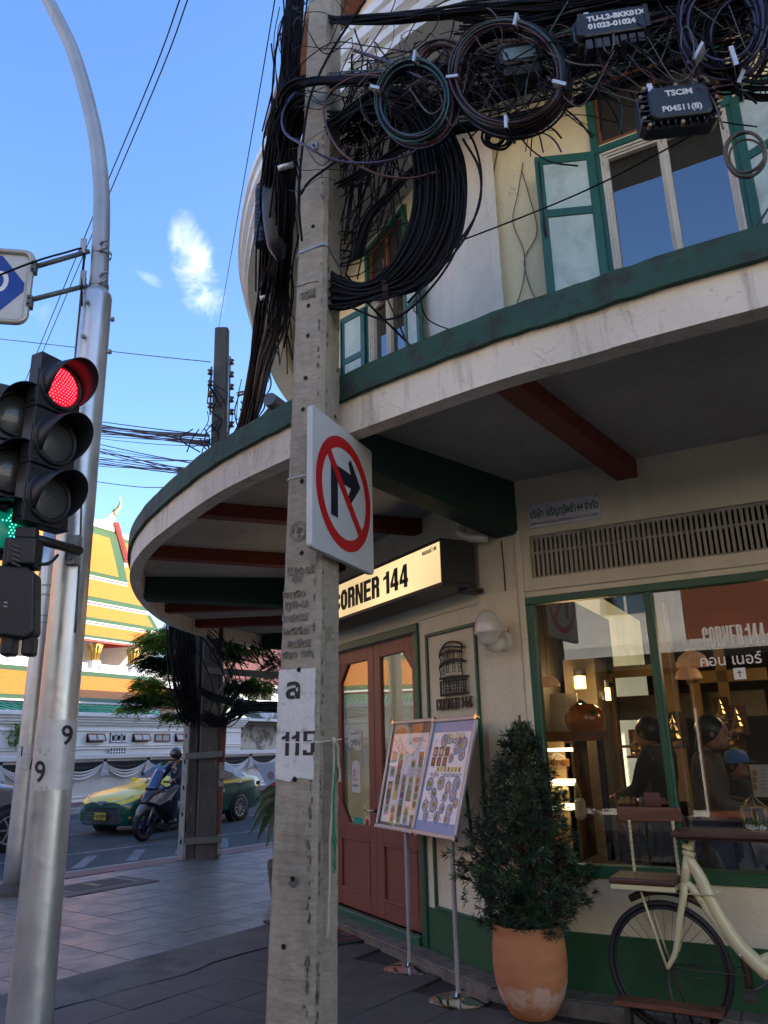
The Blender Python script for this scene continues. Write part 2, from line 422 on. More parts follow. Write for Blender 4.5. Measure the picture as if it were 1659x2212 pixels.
def concrete_mat(name,col=(0.26,0.235,0.20)):
 m=bpy.data.materials.new(name);m.use_nodes=True;t=m.node_tree;b=t.nodes['Principled BSDF'];L=t.links.new
 b.inputs['Roughness'].default_value=0.9
 tcn=N(t,'ShaderNodeTexCoord')
 def noise(scale,st,det=8,ro=0.65):
  mp=N(t,'ShaderNodeMapping');mp.inputs['Scale'].default_value=st;L(tcn.outputs['Object'],mp.inputs[0])
  n=N(t,'ShaderNodeTexNoise');n.inputs['Scale'].default_value=scale;n.inputs['Detail'].default_value=det;n.inputs['Roughness'].default_value=ro;L(mp.outputs[0],n.inputs['Vector']);return n
 a=noise(2.6,(1,1,0.5));c=noise(16,(1,1,3.5),6);d=noise(3,(3,3,0.6),7);pit=noise(75,(1,1,1),3)
 r1=N(t,'ShaderNodeMapRange');L(a.outputs['Fac'],r1.inputs[0]);r1.inputs[1].default_value=0.3;r1.inputs[2].default_value=0.7;r1.inputs[3].default_value=0.72;r1.inputs[4].default_value=1.2
 r2=N(t,'ShaderNodeMapRange');L(c.outputs['Fac'],r2.inputs[0]);r2.inputs[1].default_value=0.3;r2.inputs[2].default_value=0.7;r2.inputs[3].default_value=0.8;r2.inputs[4].default_value=1.15
 mu=N(t,'ShaderNodeMath',operation='MULTIPLY');L(r1.outputs[0],mu.inputs[0]);L(r2.outputs[0],mu.inputs[1])
 sc=N(t,'ShaderNodeVectorMath',operation='SCALE');sc.inputs[0].default_value=col;L(mu.outputs[0],sc.inputs['Scale'])
 r3=N(t,'ShaderNodeMapRange');L(d.outputs['Fac'],r3.inputs[0]);r3.inputs[1].default_value=0.55;r3.inputs[2].default_value=0.78;r3.inputs[4].default_value=0.55
 mx=N(t,'ShaderNodeMix',data_type='RGBA');L(r3.outputs[0],mx.inputs[0]);L(sc.outputs[0],mx.inputs[6]);mx.inputs[7].default_value=(0.085,0.08,0.072,1)
 r5=N(t,'ShaderNodeMapRange');L(d.outputs['Fac'],r5.inputs[0]);r5.inputs[1].default_value=0.42;r5.inputs[2].default_value=0.25;r5.inputs[4].default_value=0.4
 m5=N(t,'ShaderNodeMix',data_type='RGBA');L(r5.outputs[0],m5.inputs[0]);L(mx.outputs[2],m5.inputs[6]);m5.inputs[7].default_value=(0.42,0.39,0.34,1)
 r4=N(t,'ShaderNodeMapRange');L(pit.outputs['Fac'],r4.inputs[0]);r4.inputs[1].default_value=0.66;r4.inputs[2].default_value=0.74;r4.inputs[4].default_value=0.7
 m4=N(t,'ShaderNodeMix',data_type='RGBA');L(r4.outputs[0],m4.inputs[0]);L(m5.outputs[2],m4.inputs[6]);m4.inputs[7].default_value=(0.04,0.037,0.033,1)
 L(m4.outputs[2],b.inputs['Base Color'])
 ad=N(t,'ShaderNodeMath',operation='ADD');L(c.outputs['Fac'],ad.inputs[0]);mm=N(t,'ShaderNodeMath',operation='MULTIPLY');L(pit.outputs['Fac'],mm.inputs[0]);mm.inputs[1].default_value=-0.7;L(mm.outputs[0],ad.inputs[1])
 bp=N(t,'ShaderNodeBump');bp.inputs['Strength'].default_value=0.6;bp.inputs['Distance'].default_value=0.008;L(ad.outputs[0],bp.inputs['Height']);L(bp.outputs[0],b.inputs['Normal'])
 return m
MT={}
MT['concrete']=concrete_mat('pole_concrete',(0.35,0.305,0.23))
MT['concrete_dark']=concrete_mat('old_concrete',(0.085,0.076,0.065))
MT['cream']=plaster('cream_plaster',(0.82,0.76,0.62),amt=0.22,crack=0.18)
MT['cream_low']=plaster('cream_wall',(0.70,0.635,0.46),amt=0.2,crack=0.12)
MT['yellow']=plaster('yellow_plaster',(0.90,0.77,0.46),amt=0.2,crack=0.3)
MT['whitewall']=plaster('white_plaster',(0.78,0.77,0.74),amt=0.3,crack=0.1)
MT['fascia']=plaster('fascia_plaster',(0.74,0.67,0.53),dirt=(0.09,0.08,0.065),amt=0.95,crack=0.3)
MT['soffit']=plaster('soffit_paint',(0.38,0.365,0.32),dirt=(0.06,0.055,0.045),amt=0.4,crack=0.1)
MT['moss']=pmat('weathered_green_cap',(0.022,0.075,0.05),0.8,col2=(0.03,0.035,0.03),c2lo=0.5,c2hi=0.62,c2scale=7,bump=0.8,bscale=22)
MT['green']=pmat('green_paint',(0.016,0.11,0.075),0.45,col2=(0.03,0.05,0.04),c2lo=0.6,c2hi=0.75,c2scale=5,bump=0.2,bscale=60)
MT['green_wall']=pmat('green_skirting_paint',(0.018,0.09,0.035),0.55,col2=(0.05,0.07,0.05),c2lo=0.62,c2hi=0.7,c2scale=9)
MT['green_frame']=pmat('green_frame_paint',(0.02,0.095,0.05),0.4,col2=(0.06,0.08,0.06),c2lo=0.62,c2hi=0.72,c2scale=12,bump=0.15)
MT['beam_green']=pmat('dark_green_beam',(0.008,0.035,0.022),0.7)
MT['beam_red']=pmat('oxide_red_beam',(0.15,0.022,0.012),0.6)
MT['shutter']=pmat('frosted_shutter_panel',(0.56,0.66,0.56),0.55,col2=(0.33,0.42,0.33),c2lo=0.45,c2hi=0.8,c2scale=5,bump=.5,bscale=14)
MT['casing']=pmat('peeling_cream_casing',(0.66,0.60,0.48),0.7,col2=(0.28,0.12,0.05),c2lo=0.6,c2hi=0.68,c2scale=9,stretch=(3,3,0.8),bump=0.3)
MT['brownwood']=pmat('raw_transom_wood',(0.20,0.07,0.025),0.7)
MT['door']=pmat('red_brown_door_paint',(0.20,0.062,0.042),0.42,var=0.16,scale=5,stretch=(4,4,0.6),bump=0.25,bscale=25)
MT['silver']=pmat('silver_paint',(0.56,0.55,0.53),0.36,metal=0.7,var=0.12,scale=6,bump=0.25,bscale=14,rvar=0.08)
MT['silver_band']=pmat('grey_number_band',(0.55,0.53,0.50),0.45,metal=0.25,var=0.1,scale=9,col2=(0.35,0.34,0.32),c2lo=0.58,c2hi=0.66,c2scale=14)
MT['galv']=pmat('galvanised_steel',(0.32,0.33,0.33),0.5,metal=0.6,var=0.2,scale=9)
MT['darkpipe']=pmat('dull_steel_tube',(0.12,0.125,0.115),0.55,metal=0.4)
MT['steel']=pmat('stainless_steel',(0.40,0.40,0.40),0.38,metal=0.35,var=0.05)
MT['chrome']=pmat('polished_steel',(0.66,0.65,0.63),0.07,metal=1.0,var=0.03)
MT['black']=pmat('black_plastic',(0.014,0.015,0.018),0.42,var=0.2)
MT['sigblack']=pmat('signal_housing',(0.010,0.011,0.014),0.52,var=0.25,scale=7,bump=0.08)
MT['cable']=pmat('black_cable',(0.010,0.010,0.012),0.6,var=0.3,spec=.12)
MT['cable_brown']=pmat('brown_striped_cable',(0.075,0.025,0.016),0.42)
MT['cable_green']=pmat('green_striped_cable',(0.015,0.06,0.045),0.42)
MT['cable_violet']=pmat('violet_cable',(0.045,0.035,0.085),0.42)
MT['cable_grey']=pmat('grey_cable',(0.10,0.09,0.075),0.6)
MT['tie']=pmat('bright_metal_tag',(0.55,0.53,0.50),0.5,metal=0.8)
MT['white']=pmat('white_print',(0.72,0.72,0.70),0.55,var=0.05)
MT['stencil']=pmat('white_stencil',(0.62,0.62,0.60),0.7,var=0.15,scale=60)
MT['blackpaint']=pmat('black_stencil_paint',(0.018,0.017,0.018),0.6,var=0.2,scale=30)
MT['engrave']=pmat('cast_lettering',(0.19,0.17,0.14),0.95,var=0.3,scale=30,bump=0.5)
MT['whiteband']=pmat('white_painted_band',(0.62,0.60,0.56),0.8,var=0.1,col2=(0.34,0.32,0.29),c2lo=0.58,c2hi=0.72,c2scale=12,bump=0.5,bscale=35)
MT['hole']=pmat('dark_hole',(0.01,0.009,0.008),1.0)
MT['signwhite']=pmat('sign_sheeting',(0.50,0.51,0.49),0.45,var=0.05)
MT['signred']=pmat('sign_red',(0.48,0.012,0.014),0.4,var=0.04)
MT['signblack']=pmat('sign_black',(0.012,0.012,0.022),0.45)
MT['signblue']=pmat('sign_blue',(0.005,0.045,0.26),0.4)
MT['signgrey']=pmat('sign_silver_sheet',(0.50,0.50,0.47),0.5)
MT['goldframe']=pmat('aged_frame_metal',(0.42,0.40,0.32),0.4,metal=0.5)
MT['bronze']=pmat('dark_metal_lettering',(0.06,0.055,0.048),0.5,metal=0.5)
MT['lampwhite']=pmat('lamp_enamel',(0.62,0.58,0.50),0.25,coat=0.4)
MT['terra']=pmat('terracotta',(0.42,0.155,0.06),0.75,var=0.14,scale=5,stretch=(1,1,2.5),bump=0.2)
MT['soil']=pmat('potting_soil',(0.03,0.022,0.015),0.95,bump=1.0)
MT['yew']=pmat('dark_needle_leaf',(0.020,0.042,0.020),0.42,var=0.5,scale=12)
MT['yewlight']=pmat('young_needle_leaf',(0.055,0.11,0.028),0.42,var=0.3,scale=12)
MT['stem']=pmat('brown_stem',(0.12,0.05,0.03),0.8)
MT['bikecream']=pmat('cream_enamel',(0.62,0.56,0.33),0.32,coat=0.3,var=0.06)
MT['darkwood']=pmat('dark_stained_wood',(0.065,0.026,0.016),0.42,var=0.35,scale=3,stretch=(1.5,1.5,18),bump=0.25,bscale=12)
MT['midwood']=pmat('brown_stained_wood',(0.14,0.052,0.026),0.45,var=0.35,scale=3,stretch=(1.5,1.5,16),bump=0.25,bscale=12)
MT['rubber']=pmat('black_rubber',(0.012,0.012,0.015),0.6,bump=0.2)
MT['fender']=pmat('brown_mudguard',(0.04,0.017,0.014),0.4)
MT['rope']=pmat('rope',(0.55,0.52,0.42),0.9,bump=0.8,bscale=120)
MT['ropegreen']=pmat('green_string',(0.01,0.24,0.10),0.8)
MT['asphalt']=pmat('asphalt',(0.044,0.043,0.042),0.88,var=0.22,scale=3,bump=0.6,bscale=120,col2=(0.075,0.072,0.07),c2lo=0.5,c2hi=0.7,c2scale=0.8)
MT['roadpaint']=pmat('worn_road_marking',(0.17,0.17,0.17),0.7,col2=(0.07,0.07,0.075),c2lo=0.45,c2hi=0.6,c2scale=6)
MT['ground']=pmat('ground',(0.07,0.07,0.065),0.9)
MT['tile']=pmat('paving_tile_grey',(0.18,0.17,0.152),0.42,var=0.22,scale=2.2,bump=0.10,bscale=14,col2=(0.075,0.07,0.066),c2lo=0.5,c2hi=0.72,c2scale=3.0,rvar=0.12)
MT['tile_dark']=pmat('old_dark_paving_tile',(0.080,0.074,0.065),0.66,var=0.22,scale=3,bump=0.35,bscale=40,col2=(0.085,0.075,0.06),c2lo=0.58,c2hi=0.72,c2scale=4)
MT['joint']=pmat('paving_bed',(0.028,0.026,0.024),0.95)
MT['strip']=pmat('patched_concrete_strip',(0.115,0.105,0.092),0.78,var=0.2,scale=3,bump=0.4,bscale=30,col2=(0.055,0.05,0.045),c2lo=0.5,c2hi=0.65,c2scale=2)
MT['redkerb']=pmat('red_kerb_tile',(0.20,0.085,0.065),0.7,var=0.2)
MT['kerb']=pmat('kerb_stone',(0.26,0.24,0.21),0.8,var=0.2,bump=0.4)
MT['steptile']=pmat('cream_step_tile',(0.17,0.155,0.13),0.55,var=0.25,scale=8,col2=(0.05,0.045,0.035),c2lo=0.5,c2hi=0.7,c2scale=6)
# ============================ the ground, road and pavement
g=MB();g.slab([(-260,-160),(200,-160),(200,300),(-260,300)],-0.4,-0.16)
obj('ground',g,MT['ground'],kind='structure')
g=MB();g.poly([(-60,-40,-0.15),(60,-40,-0.15),(60,70,-0.15),(-60,70,-0.15)])
obj('road',g,MT['asphalt'],kind='structure')
KD=np.array([0.63,0.777])
KP=np.array([-2.11,14.2])
kerb_path=[KP+KD*22,KP+KD*6,KP,KP-KD*3.75,(-5.25,10.1),(-5.75,8.6),(-5.8,7.2),(-5.3,5.7),(-4.3,4.7),(-2.9,3.95),(-0.6,2.72),(2.0,1.29),(14.0,-5.3)]
kp=spline(kerb_path,5)
m=MB();m.strip(kp,-0.15,0.0,0.0,0.14)
obj('kerb',m,MT['kerb'],kind='structure',bevel=0.015)
WALL_PATH=[(11.6,29.7),(-0.4,13.7),(-1.0,11.9),(-1.2,10.6),(-1.1,9.4),(-0.665,8.25),(0.715,5.75),(0.961,5.527),(13.24,-1.2)]
inner=[(20,30)]+[(14,-1)]
m=MB()
bed=[tuple(p) for p in kp]+[(16,-3),(18,20),(13,31)]
m.slab(bed,-0.15,-0.012)
pavement=obj('pavement',m,MT['joint'],kind='structure')
m=MB();m.strip(kp,-0.012,0.0,-0.42,0.0)
obj('red_tile_border',m,MT['redkerb'],parent=pavement)
m=MB();m.strip([KP+KD*20,KP+KD*6,KP,KP-KD*3.2],-0.012,0.002,-0.52,-0.42)
obj('border_edging',m,MT['strip'],parent=pavement)
def inside(pt,poly):
 x,y=pt;c=False;n=len(poly)
 for i in range(n):
  x1,y1=poly[i][0],poly[i][1];x2,y2=poly[(i+1)%n][0],poly[(i+1)%n][1]
  if(y1>y)!=(y2>y) and x<(x2-x1)*(y-y1)/(y2-y1)+x1:c=not c
 return c
TD=np.array([0.60,0.80]);TN=np.array([0.80,-0.60])
T0=np.array([-2.29,6.38])
kin=offset_path(kp,-0.44)
light_area=[tuple(p) for p in kin]+[(16,30)]
def tile_mesh(name,s,mat):
 b=MB();b.box(WORLD,-s/2,s/2,-s/2,s/2,-0.03,0.0)
 me=bpy.data.meshes.new(name);me.from_pydata(np.vstack(b.v).tolist(),[],b.f);me.materials.append(mat);me.update();return me
TS=0.42
tang=math.atan2(TD[1],TD[0])
def lay(field_test,size,mat,name,maxn,jit,origin):
 cand=[]
 for i in range(-60,90):
  for j in range(-60,60):
   p=origin+TD*(i+0.5)*size+TN*(j+0.5)*size
   if field_test(p,i,j):cand.append((np.hypot(*p),p))
 cand.sort(key=lambda a:a[0])
 vis=[];rest=[]
 for d,p in cand:
  q=(np.array([p[0],p[1],0])-CO);zc=q@fw
  ok=False
  if zc>0.5:
   a=q@rt/zc*FPX;b=q@up/zc*FPX
   ok=abs(a)<900 and abs(b)<1180
  (vis if ok and len(vis)<maxn else rest).append(p)
 me=None
 for k,p in enumerate(vis):
  if me is None:me=tile_mesh(name,size-0.010,mat)
  o=bpy.data.objects.new('paving_tile',me);COL.objects.link(o);o.parent=pavement
  o.location=(p[0],p[1],random.uniform(-jit,jit));o.rotation_euler=(random.uniform(-jit,jit)*1.6,random.uniform(-jit,jit)*1.6,tang+random.choice((0,math.pi/2,math.pi,-math.pi/2))+random.uniform(-.003,.003))
  if k%40==0 and k:pass
 if rest:
  b=MB();s=(size-0.010)/2
  for p in rest:
   c=[p+TD*a*s+TN*q*s for a,q in((-1,-1),(1,-1),(1,1),(-1,1))]
   z=random.uniform(-jit,jit)*0.5
   b.poly([(c[0][0],c[0][1],z),(c[1][0],c[1][1],z),(c[2][0],c[2][1],z),(c[3][0],c[3][1],z)][::-1] if False else[(c[i][0],c[i][1],z) for i in(0,1,2,3)])
  obj('distant_paving_tiles',b,mat,parent=pavement,kind='stuff')
def wside(p):
 return(p-T0)@TN
wall_poly=[(p[0],p[1]) for p in offset_path(WALL_PATH,0.30)]+[(30,10),(30,40)]
mh=at_z(205,1912,0);MHC=mh[:2]
def t_light(p,i,j):
 if wside(p)>-0.01:return False
 if not inside(p,light_area):return False
 q=p-MHC
 return not(abs(q@TD)<0.62 and abs(q@TN)<0.42)
def t_dark(p,i,j):
 if wside(p)<0.62:return False
 if not inside(p,light_area):return False
 return not inside(p,wall_poly)
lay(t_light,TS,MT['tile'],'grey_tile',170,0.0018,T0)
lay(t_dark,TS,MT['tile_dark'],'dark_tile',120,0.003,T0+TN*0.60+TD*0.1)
m=MB()
e0=[];e1=[]
for k in range(60):
 t=-6+k*0.32
 if t>9.5:break
 a=T0+TD*t+TN*0.004
 b=T0+TD*t+TN*(0.63+0.03*math.sin(k*1.7)+random.uniform(-.03,.03))
 if inside(a,light_area) and inside(b,light_area):e0.append(a);e1.append(b)
for k in range(len(e0)-1):
 m.quad((*e0[k],0.0045),(*e1[k],0.0045),(*e1[k+1],0.0045),(*e0[k+1],0.0045))
obj('concrete_strip',m,MT['strip'],parent=pavement)
m=MB()
for i in range(22):
 for j in range(6):
  p=np.array([-5.1,8.2])+np.array([0.35,0.94])*i*0.075+np.array([0.94,-0.35])*j*0.075
  m.cyl((p[0],p[1],-0.002),(p[0],p[1],0.009),0.018,0.012,6)
obj('tactile_studs',m,pmat('yellowish_tactile',(0.20,0.17,0.09),0.8),parent=pavement,kind='stuff')
mt_=thing('manhole_cover','rectangular dark pavement manhole cover in a pale frame between the tiles','manhole',(MHC[0],MHC[1],0))
FM=Frame((MHC[0],MHC[1]),math.atan2(TD[0],TD[1]))
def ring(mb,fr,a,b,t,z0,z1,mi=0):
 mb.box(fr,-a,a,b-t,b,z0,z1,mi);mb.box(fr,-a,a,-b,-b+t,z0,z1,mi)
 mb.box(fr,-a,-a+t,-b+t,b-t,z0,z1,mi);mb.box(fr,a-t,a,-b+t,b-t,z0,z1,mi)
m=MB();m.box(FM,-0.62,0.62,-0.42,0.42,-0.03,-0.002);obj('surround',m,MT['strip'],mt_)
m=MB();ring(m,FM,0.46,0.30,0.03,-0.005,0.004);obj('frame',m,pmat('worn_brass_frame',(0.25,0.22,0.17),0.6),mt_)
m=MB();m.box(FM,-0.43,0.43,-0.27,0.27,-0.005,0.001)
for i in range(20):
 for j in range(12):m.box(FM,-0.42+i*0.0435,-0.40+i*0.0435,-0.26+j*0.0445,-0.24+j*0.0445,0.001,0.004)
obj('lid',m,MT['hole'] if False else pmat('cast_iron',(0.07,0.065,0.06),0.6,metal=0.4),mt_)
FMz=Frame((MHC[0],MHC[1]),math.atan2(TN[0],TN[1]));FMz.z=FMz.n*-1;FMz.n=np.array([0,0,1.0])
m=text_mb('สจล.',FMz,-0.18,0.005,-0.05,0.16,0.002,bold=0.004);obj('lettering',m,pmat('worn_yellow_paint',(0.42,0.36,0.18),0.7),mt_)
m=MB()
for k in range(3):
 base=KP-KD*6+np.array([-0.777,0.63])*(3.0+k*3.1)
 a=base-KD*8;b=base+KD*26;w=np.array([-0.777,0.63])*0.07
 m.poly([(*(a-w),-0.146),(*(b-w),-0.146),(*(b+w),-0.146),(*(a+w),-0.146)])
obj('lane_lines',m,MT['roadpaint'],kind='structure')
m=MB()
for k in range(7):
 c=KP-KD*(5.6-k*0.95)+np.array([-0.777,0.63])*1.3
 d=np.array([-0.2,0.98]);a=c;b=c+d*1.5;w=np.array([0.98,0.2])*0.09
 m.poly([(*(a-w),-0.145),(*(a+w),-0.145),(*(b+w),-0.145),(*(b-w),-0.145)])
obj('hatched_marking',m,MT['roadpaint'],kind='structure')
# ============================ the corner building
bld=thing('corner_shophouse','cream corner shophouse with green shutters and a deep curved canopy over its doors','building',(0.7,5.7,0))
Z1,CE,CC,CT=3.44,3.25,3.46,3.61
k_=0.955
edge1=[(10.5,32.2),(2.6,21.0),(-2.08,14.67),(-2.49,13.89),(-3.0,12.75),(-3.22,11.43),(-3.16,10.12),(-2.95,8.86),(-2.64,7.77),(-2.22,6.85),
 (-1.77,6.11),(-1.22,5.31),(-.62,4.64),(-.19,4.23),(.54,3.63),(.985,3.345),(1.678,2.93),(5.0,1.11),(12.2,-2.84)]
edge1=[(a*k_,b*k_) for a,b in edge1]
E1=[tuple(p[:2]) for p in spline(edge1,8)]
DOORU0,DOORU1,DZ0,DZ1=-2.66,-0.98,0.14,2.47
FG=Frame((0.715,5.75),math.atan2(0.246,-0.223))
LG=math.hypot(0.246,0.223)
WT=0.16
m=MB()
m.wall(FA,-2.86,0.0,0.0,3.6,-WT,0.0,[(DOORU0,DOORU1,DZ0,DZ1)])
m.wall(FG,0.0,LG,0.0,3.6,-WT,0.0)
UC0=-0.16
m.wall(FC,UC0,14.0,0.0,3.6,-WT,0.0,[(-0.11,3.6,0.72,2.55),(-0.05,3.6,2.68,3.0)])
m.strip(WALL_PATH[:6],0.0,3.6,-WT,0.0)
wallg=obj('ground_floor_wall',m,MT['cream_low'],bld)
m=MB()
m.box(FC,-0.11,3.6,0.0,0.02,2.59,2.68);m.box(FC,-0.155,-0.11,0.0,0.02,0.41,3.05)
m.box(FG,0.0,LG,0.0,0.012,0.45,2.62);
m.box(FA,-0.90,-0.03,0.0,0.015,2.56,2.60)
obj('wall_moulding',m,MT['cream_low'],bld,bevel=0.004)
m=MB()
m.box(FA,-0.93,-0.0,0.0,0.012,0.05,0.36);m.box(FG,0.0,LG,0.001,0.014,0.05,0.385);m.box(FC,UC0,14,0.0,0.012,0.05,0.40)
obj('skirting',m,MT['green_wall'],bld)
m=MB()
stp=[(-0.80,8.3),(-0.72,8.12),(0.62,5.62),(0.88,5.37),(13.0,-1.28)]
m.strip(stp,-0.02,0.07,-0.35,0.05)
obj('step',m,MT['steptile'],bld,bevel=0.008)
m=MB()
for i in range(60):
 u=-2.9+i*0.17
 if u<0.0:m.box(FA,u,u+0.162,0.03,0.215,0.068,0.078)
obj('step_tiles',m,MT['steptile'],bld,bevel=0.003)
m=MB()
for i in range(40):
 u=-0.12+i*0.22;m.box(FC,u,u+0.214,0.02,0.20,0.068,0.079)
obj('step_tiles',m,MT['steptile'],bld,bevel=0.003)
# ---- door
dr=MB()
fcase=MB();fcase.box(FA,DOORU0-0.07,DOORU1+0.07,0.0,0.03,DZ1,DZ1+0.075);fcase.box(FA,DOORU1,DOORU1+0.07,0.0,0.03,0.08,DZ1);fcase.box(FA,DOORU0-0.07,DOORU0,0,0.03,0.08,DZ1)
fcase.box(FA,DOORU0,DOORU1,-0.10,0.06,0.07,0.14)
obj('door_case',fcase,MT['green_frame'],bld,bevel=0.006)
def leaf(u0,u1,cutside,handle_u):
 gz0,gz1=0.86,DZ1-0.13
 s=0.125
 a,b=u0+s,u1-s
 c=0.17
 if cutside>0:oct_=[(a,gz0),(b-c,gz0),(b,gz0+c),(b,gz1-c),(b-c,gz1),(a,gz1)]
 else:oct_=[(a+c,gz0),(b,gz0),(b,gz1),(a+c,gz1),(a,gz1-c),(a,gz0+c)]
 lf=MB()
 w0,w1=-0.075,-0.03
 lf.box(FA,u0+.003,a,w0,w1,DZ0,DZ1);lf.box(FA,b,u1-.003,w0,w1,DZ0,DZ1)
 lf.box(FA,a,b,w0,w1,gz1,DZ1);lf.box(FA,a,b,w0,w1,DZ0,DZ0+0.14);lf.box(FA,a,b,w0,w1,0.74,gz0)
 if cutside>0:
  lf.prism(FA,[(b-c,gz0),(b,gz0),(b,gz0+c)],w0,w1);lf.prism(FA,[(b,gz1-c),(b,gz1),(b-c,gz1)],w0,w1)
 else:
  lf.prism(FA,[(a,gz0),(a+c,gz0),(a,gz0+c)],w0,w1);lf.prism(FA,[(a,gz1-c),(a+c,gz1),(a,gz1)],w0,w1)
 d=obj('door',lf,MT['door'],bld,bevel=0.004)
 p=MB();p.box(FA,a,b,w0+0.012,w1-0.014,DZ0+0.14,0.74);obj('panel',p,MT['door'],d)
 p=MB();mo=0.022
 for(x0,x1,z0,z1) in((a,b,DZ0+.14,DZ0+.14+mo),(a,b,.74-mo,.74),(a,a+mo,DZ0+.14+mo,.74-mo),(b-mo,b,DZ0+.14+mo,.74-mo)):
  p.box(FA,x0,x1,w1-0.014,w1+0.008,z0,z1)
 obj('moulding',p,MT['door'],d,bevel=0.004)
 gl=MB();gl.prism(FA,oct_,-0.055,-0.050);obj('pane',gl,MT['doorglass'],d)
 return d
MT['doorglass']=glassmat('door_glass',(0.75,0.75,0.72),ior=1.9,minr=0.22,wob=0.04)
MT['shopglass']=glassmat('shop_glass',(0.90,0.91,0.89),ior=1.6,minr=0.08,wob=0.02)
MT['winglass']=glassmat('upper_window_glass',(0.22,0.22,0.22),ior=1.9,minr=0.27,wob=0.05)
dR=leaf(-1.81,DOORU1,1,0)
dL=leaf(DOORU0,-1.81,-1,0)
h=MB();c0=FA(-1.76,-0.03,1.00);c1=FA(-1.76,0.03,1.00);h.cyl(c0,c1,0.024,0.024,16);h.tube([FA(-1.76,0.03,1.0),FA(-1.78,0.045,1.0),FA(-1.90,0.045,1.0)],0.010,8)
obj('handle',h,MT['chrome'],dR)
h=MB();h.cyl(FA(-1.76,-0.03,0.89),FA(-1.76,-0.015,0.89),0.026,0.024,16);obj('lock',h,MT['steel'],dR)
def sticker(u0,u1,z0,z1,mat,parent,rnd=0.0,w=-0.048):
 s=MB();r=min(rnd,(u1-u0)/2,(z1-z0)/2)
 if r>0:
  P=[]
  for cx_,cz_,a0 in((u1-r,z0+r,-90),(u1-r,z1-r,0),(u0+r,z1-r,90),(u0+r,z0+r,180)):
   for k in range(5):t=R(a0+k*22.5);P.append((cx_+r*math.cos(t),cz_+r*math.sin(t)))
 else:P=[(u0,z0),(u1,z0),(u1,z1),(u0,z1)]
 s.prism(FA,P,w,w+0.0012);return obj('sticker',s,mat,parent)
col=lambda n,c,r=0.5:pmat(n,c,r,var=0.03)
MT['pgreen']=col('teal_print',(0.0,0.28,0.22));MT['pblue']=col('blue_print',(0.0,0.25,0.62));MT['ppink']=col('pink_print',(0.55,0.02,0.14));MT['pdark']=col('dark_print',(0.03,0.03,0.035))
MT['pred']=col('red_print',(0.5,0.03,0.03));MT['pteal']=col('green_print',(0.02,0.14,0.07))
def q_(x,y):return FA.px(x,y,-0.047)
u_,z_=q_(777,1783)
st=sticker(u_-.12,u_+.06,z_-.13,z_+.07,MT['pgreen'],dL,.02)
obj('lettering',text_mb('LINE MAN',FA,u_-.11,-0.0465,z_-.115,.040,.001,xs=.85,bold=.0012),MT['white'],dL)
obj('lettering',text_mb('ไลน์แมน',FA,u_-.10,-0.0465,z_-.03,.045,.001,xs=.7,bold=.001),MT['white'],dL)
u_,z_=q_(785,1790);sticker(u_+.05,u_+.12,z_-.1,z_+.1,MT['white'],dL,.01);sticker(u_+.055,u_+.115,z_-.02,z_+.095,MT['pred'],dL,.03,w=-0.0465);sticker(u_+.067,u_+.103,z_+.0,z_+.075,MT['pdark'],dL,.02,w=-0.045)
u_,z_=q_(828,1804);sticker(u_-.03,u_+.06,z_-.08,z_+.08,MT['pblue'],dR,.01)
obj('lettering',text_mb('wongnai',FA,u_-.025,-0.0465,z_-.01,.024,.001,xs=.8,bold=.001),MT['white'],dR)
sticker(u_+.075,u_+.27,z_-.10,z_+.10,MT['ppink'],dR,.012);sticker(u_+.14,u_+.24,z_-.07,z_+.06,MT['white'],dR,.05,w=-0.0465)
u_,z_=q_(768,1597)
pl=MB();P=[(u_-.13+.26*k/12,z_-.085+.018*math.sin(k/12*6.28)) for k in range(13)]+[(u_+.13-.26*k/12,z_+.085+.018*math.sin((12-k)/12*6.28)) for k in range(13)]
pl.prism(FA,P,-0.047,-0.040);obj('open_plaque',pl,MT['signwhite'],dL)
obj('lettering',text_mb('OPEN',FA,u_-.105,-0.0395,z_-.06,.085,.001,xs=.95,bold=.001),MT['pteal'],dL)
obj('lettering',text_mb('COME IN WE ARE',FA,u_-.105,-0.0395,z_+.045,.026,.001,xs=.95),MT['pteal'],dL)
u_,z_=q_(769,1678)
pl=MB();P=[(u_+.085*math.cos(t),z_+.09+.06*math.sin(t)) for t in np.linspace(0,math.pi,12)]+[(u_-.085,z_-.14),(u_+.085,z_-.14)]
pl.prism(FA,P,-0.047,-0.0455);obj('oval_sticker',pl,MT['signwhite'],dL)
obj('lettering',text_mb('X',FA,u_-.055,-0.045,z_+.0,.10,.001,xs=.7,bold=.002),MT['pred'],dL)
obj('lettering',text_mb('xnous',FA,u_-.06,-0.045,z_-.035,.045,.001,xs=.9),MT['pred'],dL)
obj('lettering',text_mb('ร้านอาหารไทย',FA,u_-.07,-0.045,z_-.085,.026,.001,xs=.8),MT['pdark'],dL)
mat_=MB();q0=at_z(748,2012,0.0);FMt=Frame((q0[0]-0.02,q0[1]-.1),AZ_A)
mat_.box(FMt,-0.85,0.35,-0.12,0.42,0.004,0.014)
dm=obj('door_mat',mat_,pmat('floral_mat_ground',(0.025,0.03,0.03),0.95,col2=(0.16,0.015,0.02),c2lo=0.52,c2hi=0.56,c2scale=7,bump=0.6,bscale=150))
tag(dm,'dark floral door mat with red flowers lying before the red doors','door mat')
m=MB()
for k in range(16):
 cx_,cy_=random.uniform(-.8,.3),random.uniform(-.08,.38)
 for p in range(5):
  t=p*1.2566+k;P=[]
  for s in range(7):
   a=s/6*math.pi*2;P.append(FMt(cx_+.045*math.cos(t)+.03*math.cos(a),cy_+.045*math.sin(t)+.03*math.sin(a),0.0145+.0003*(k+p*.1)))
  m.poly(P)
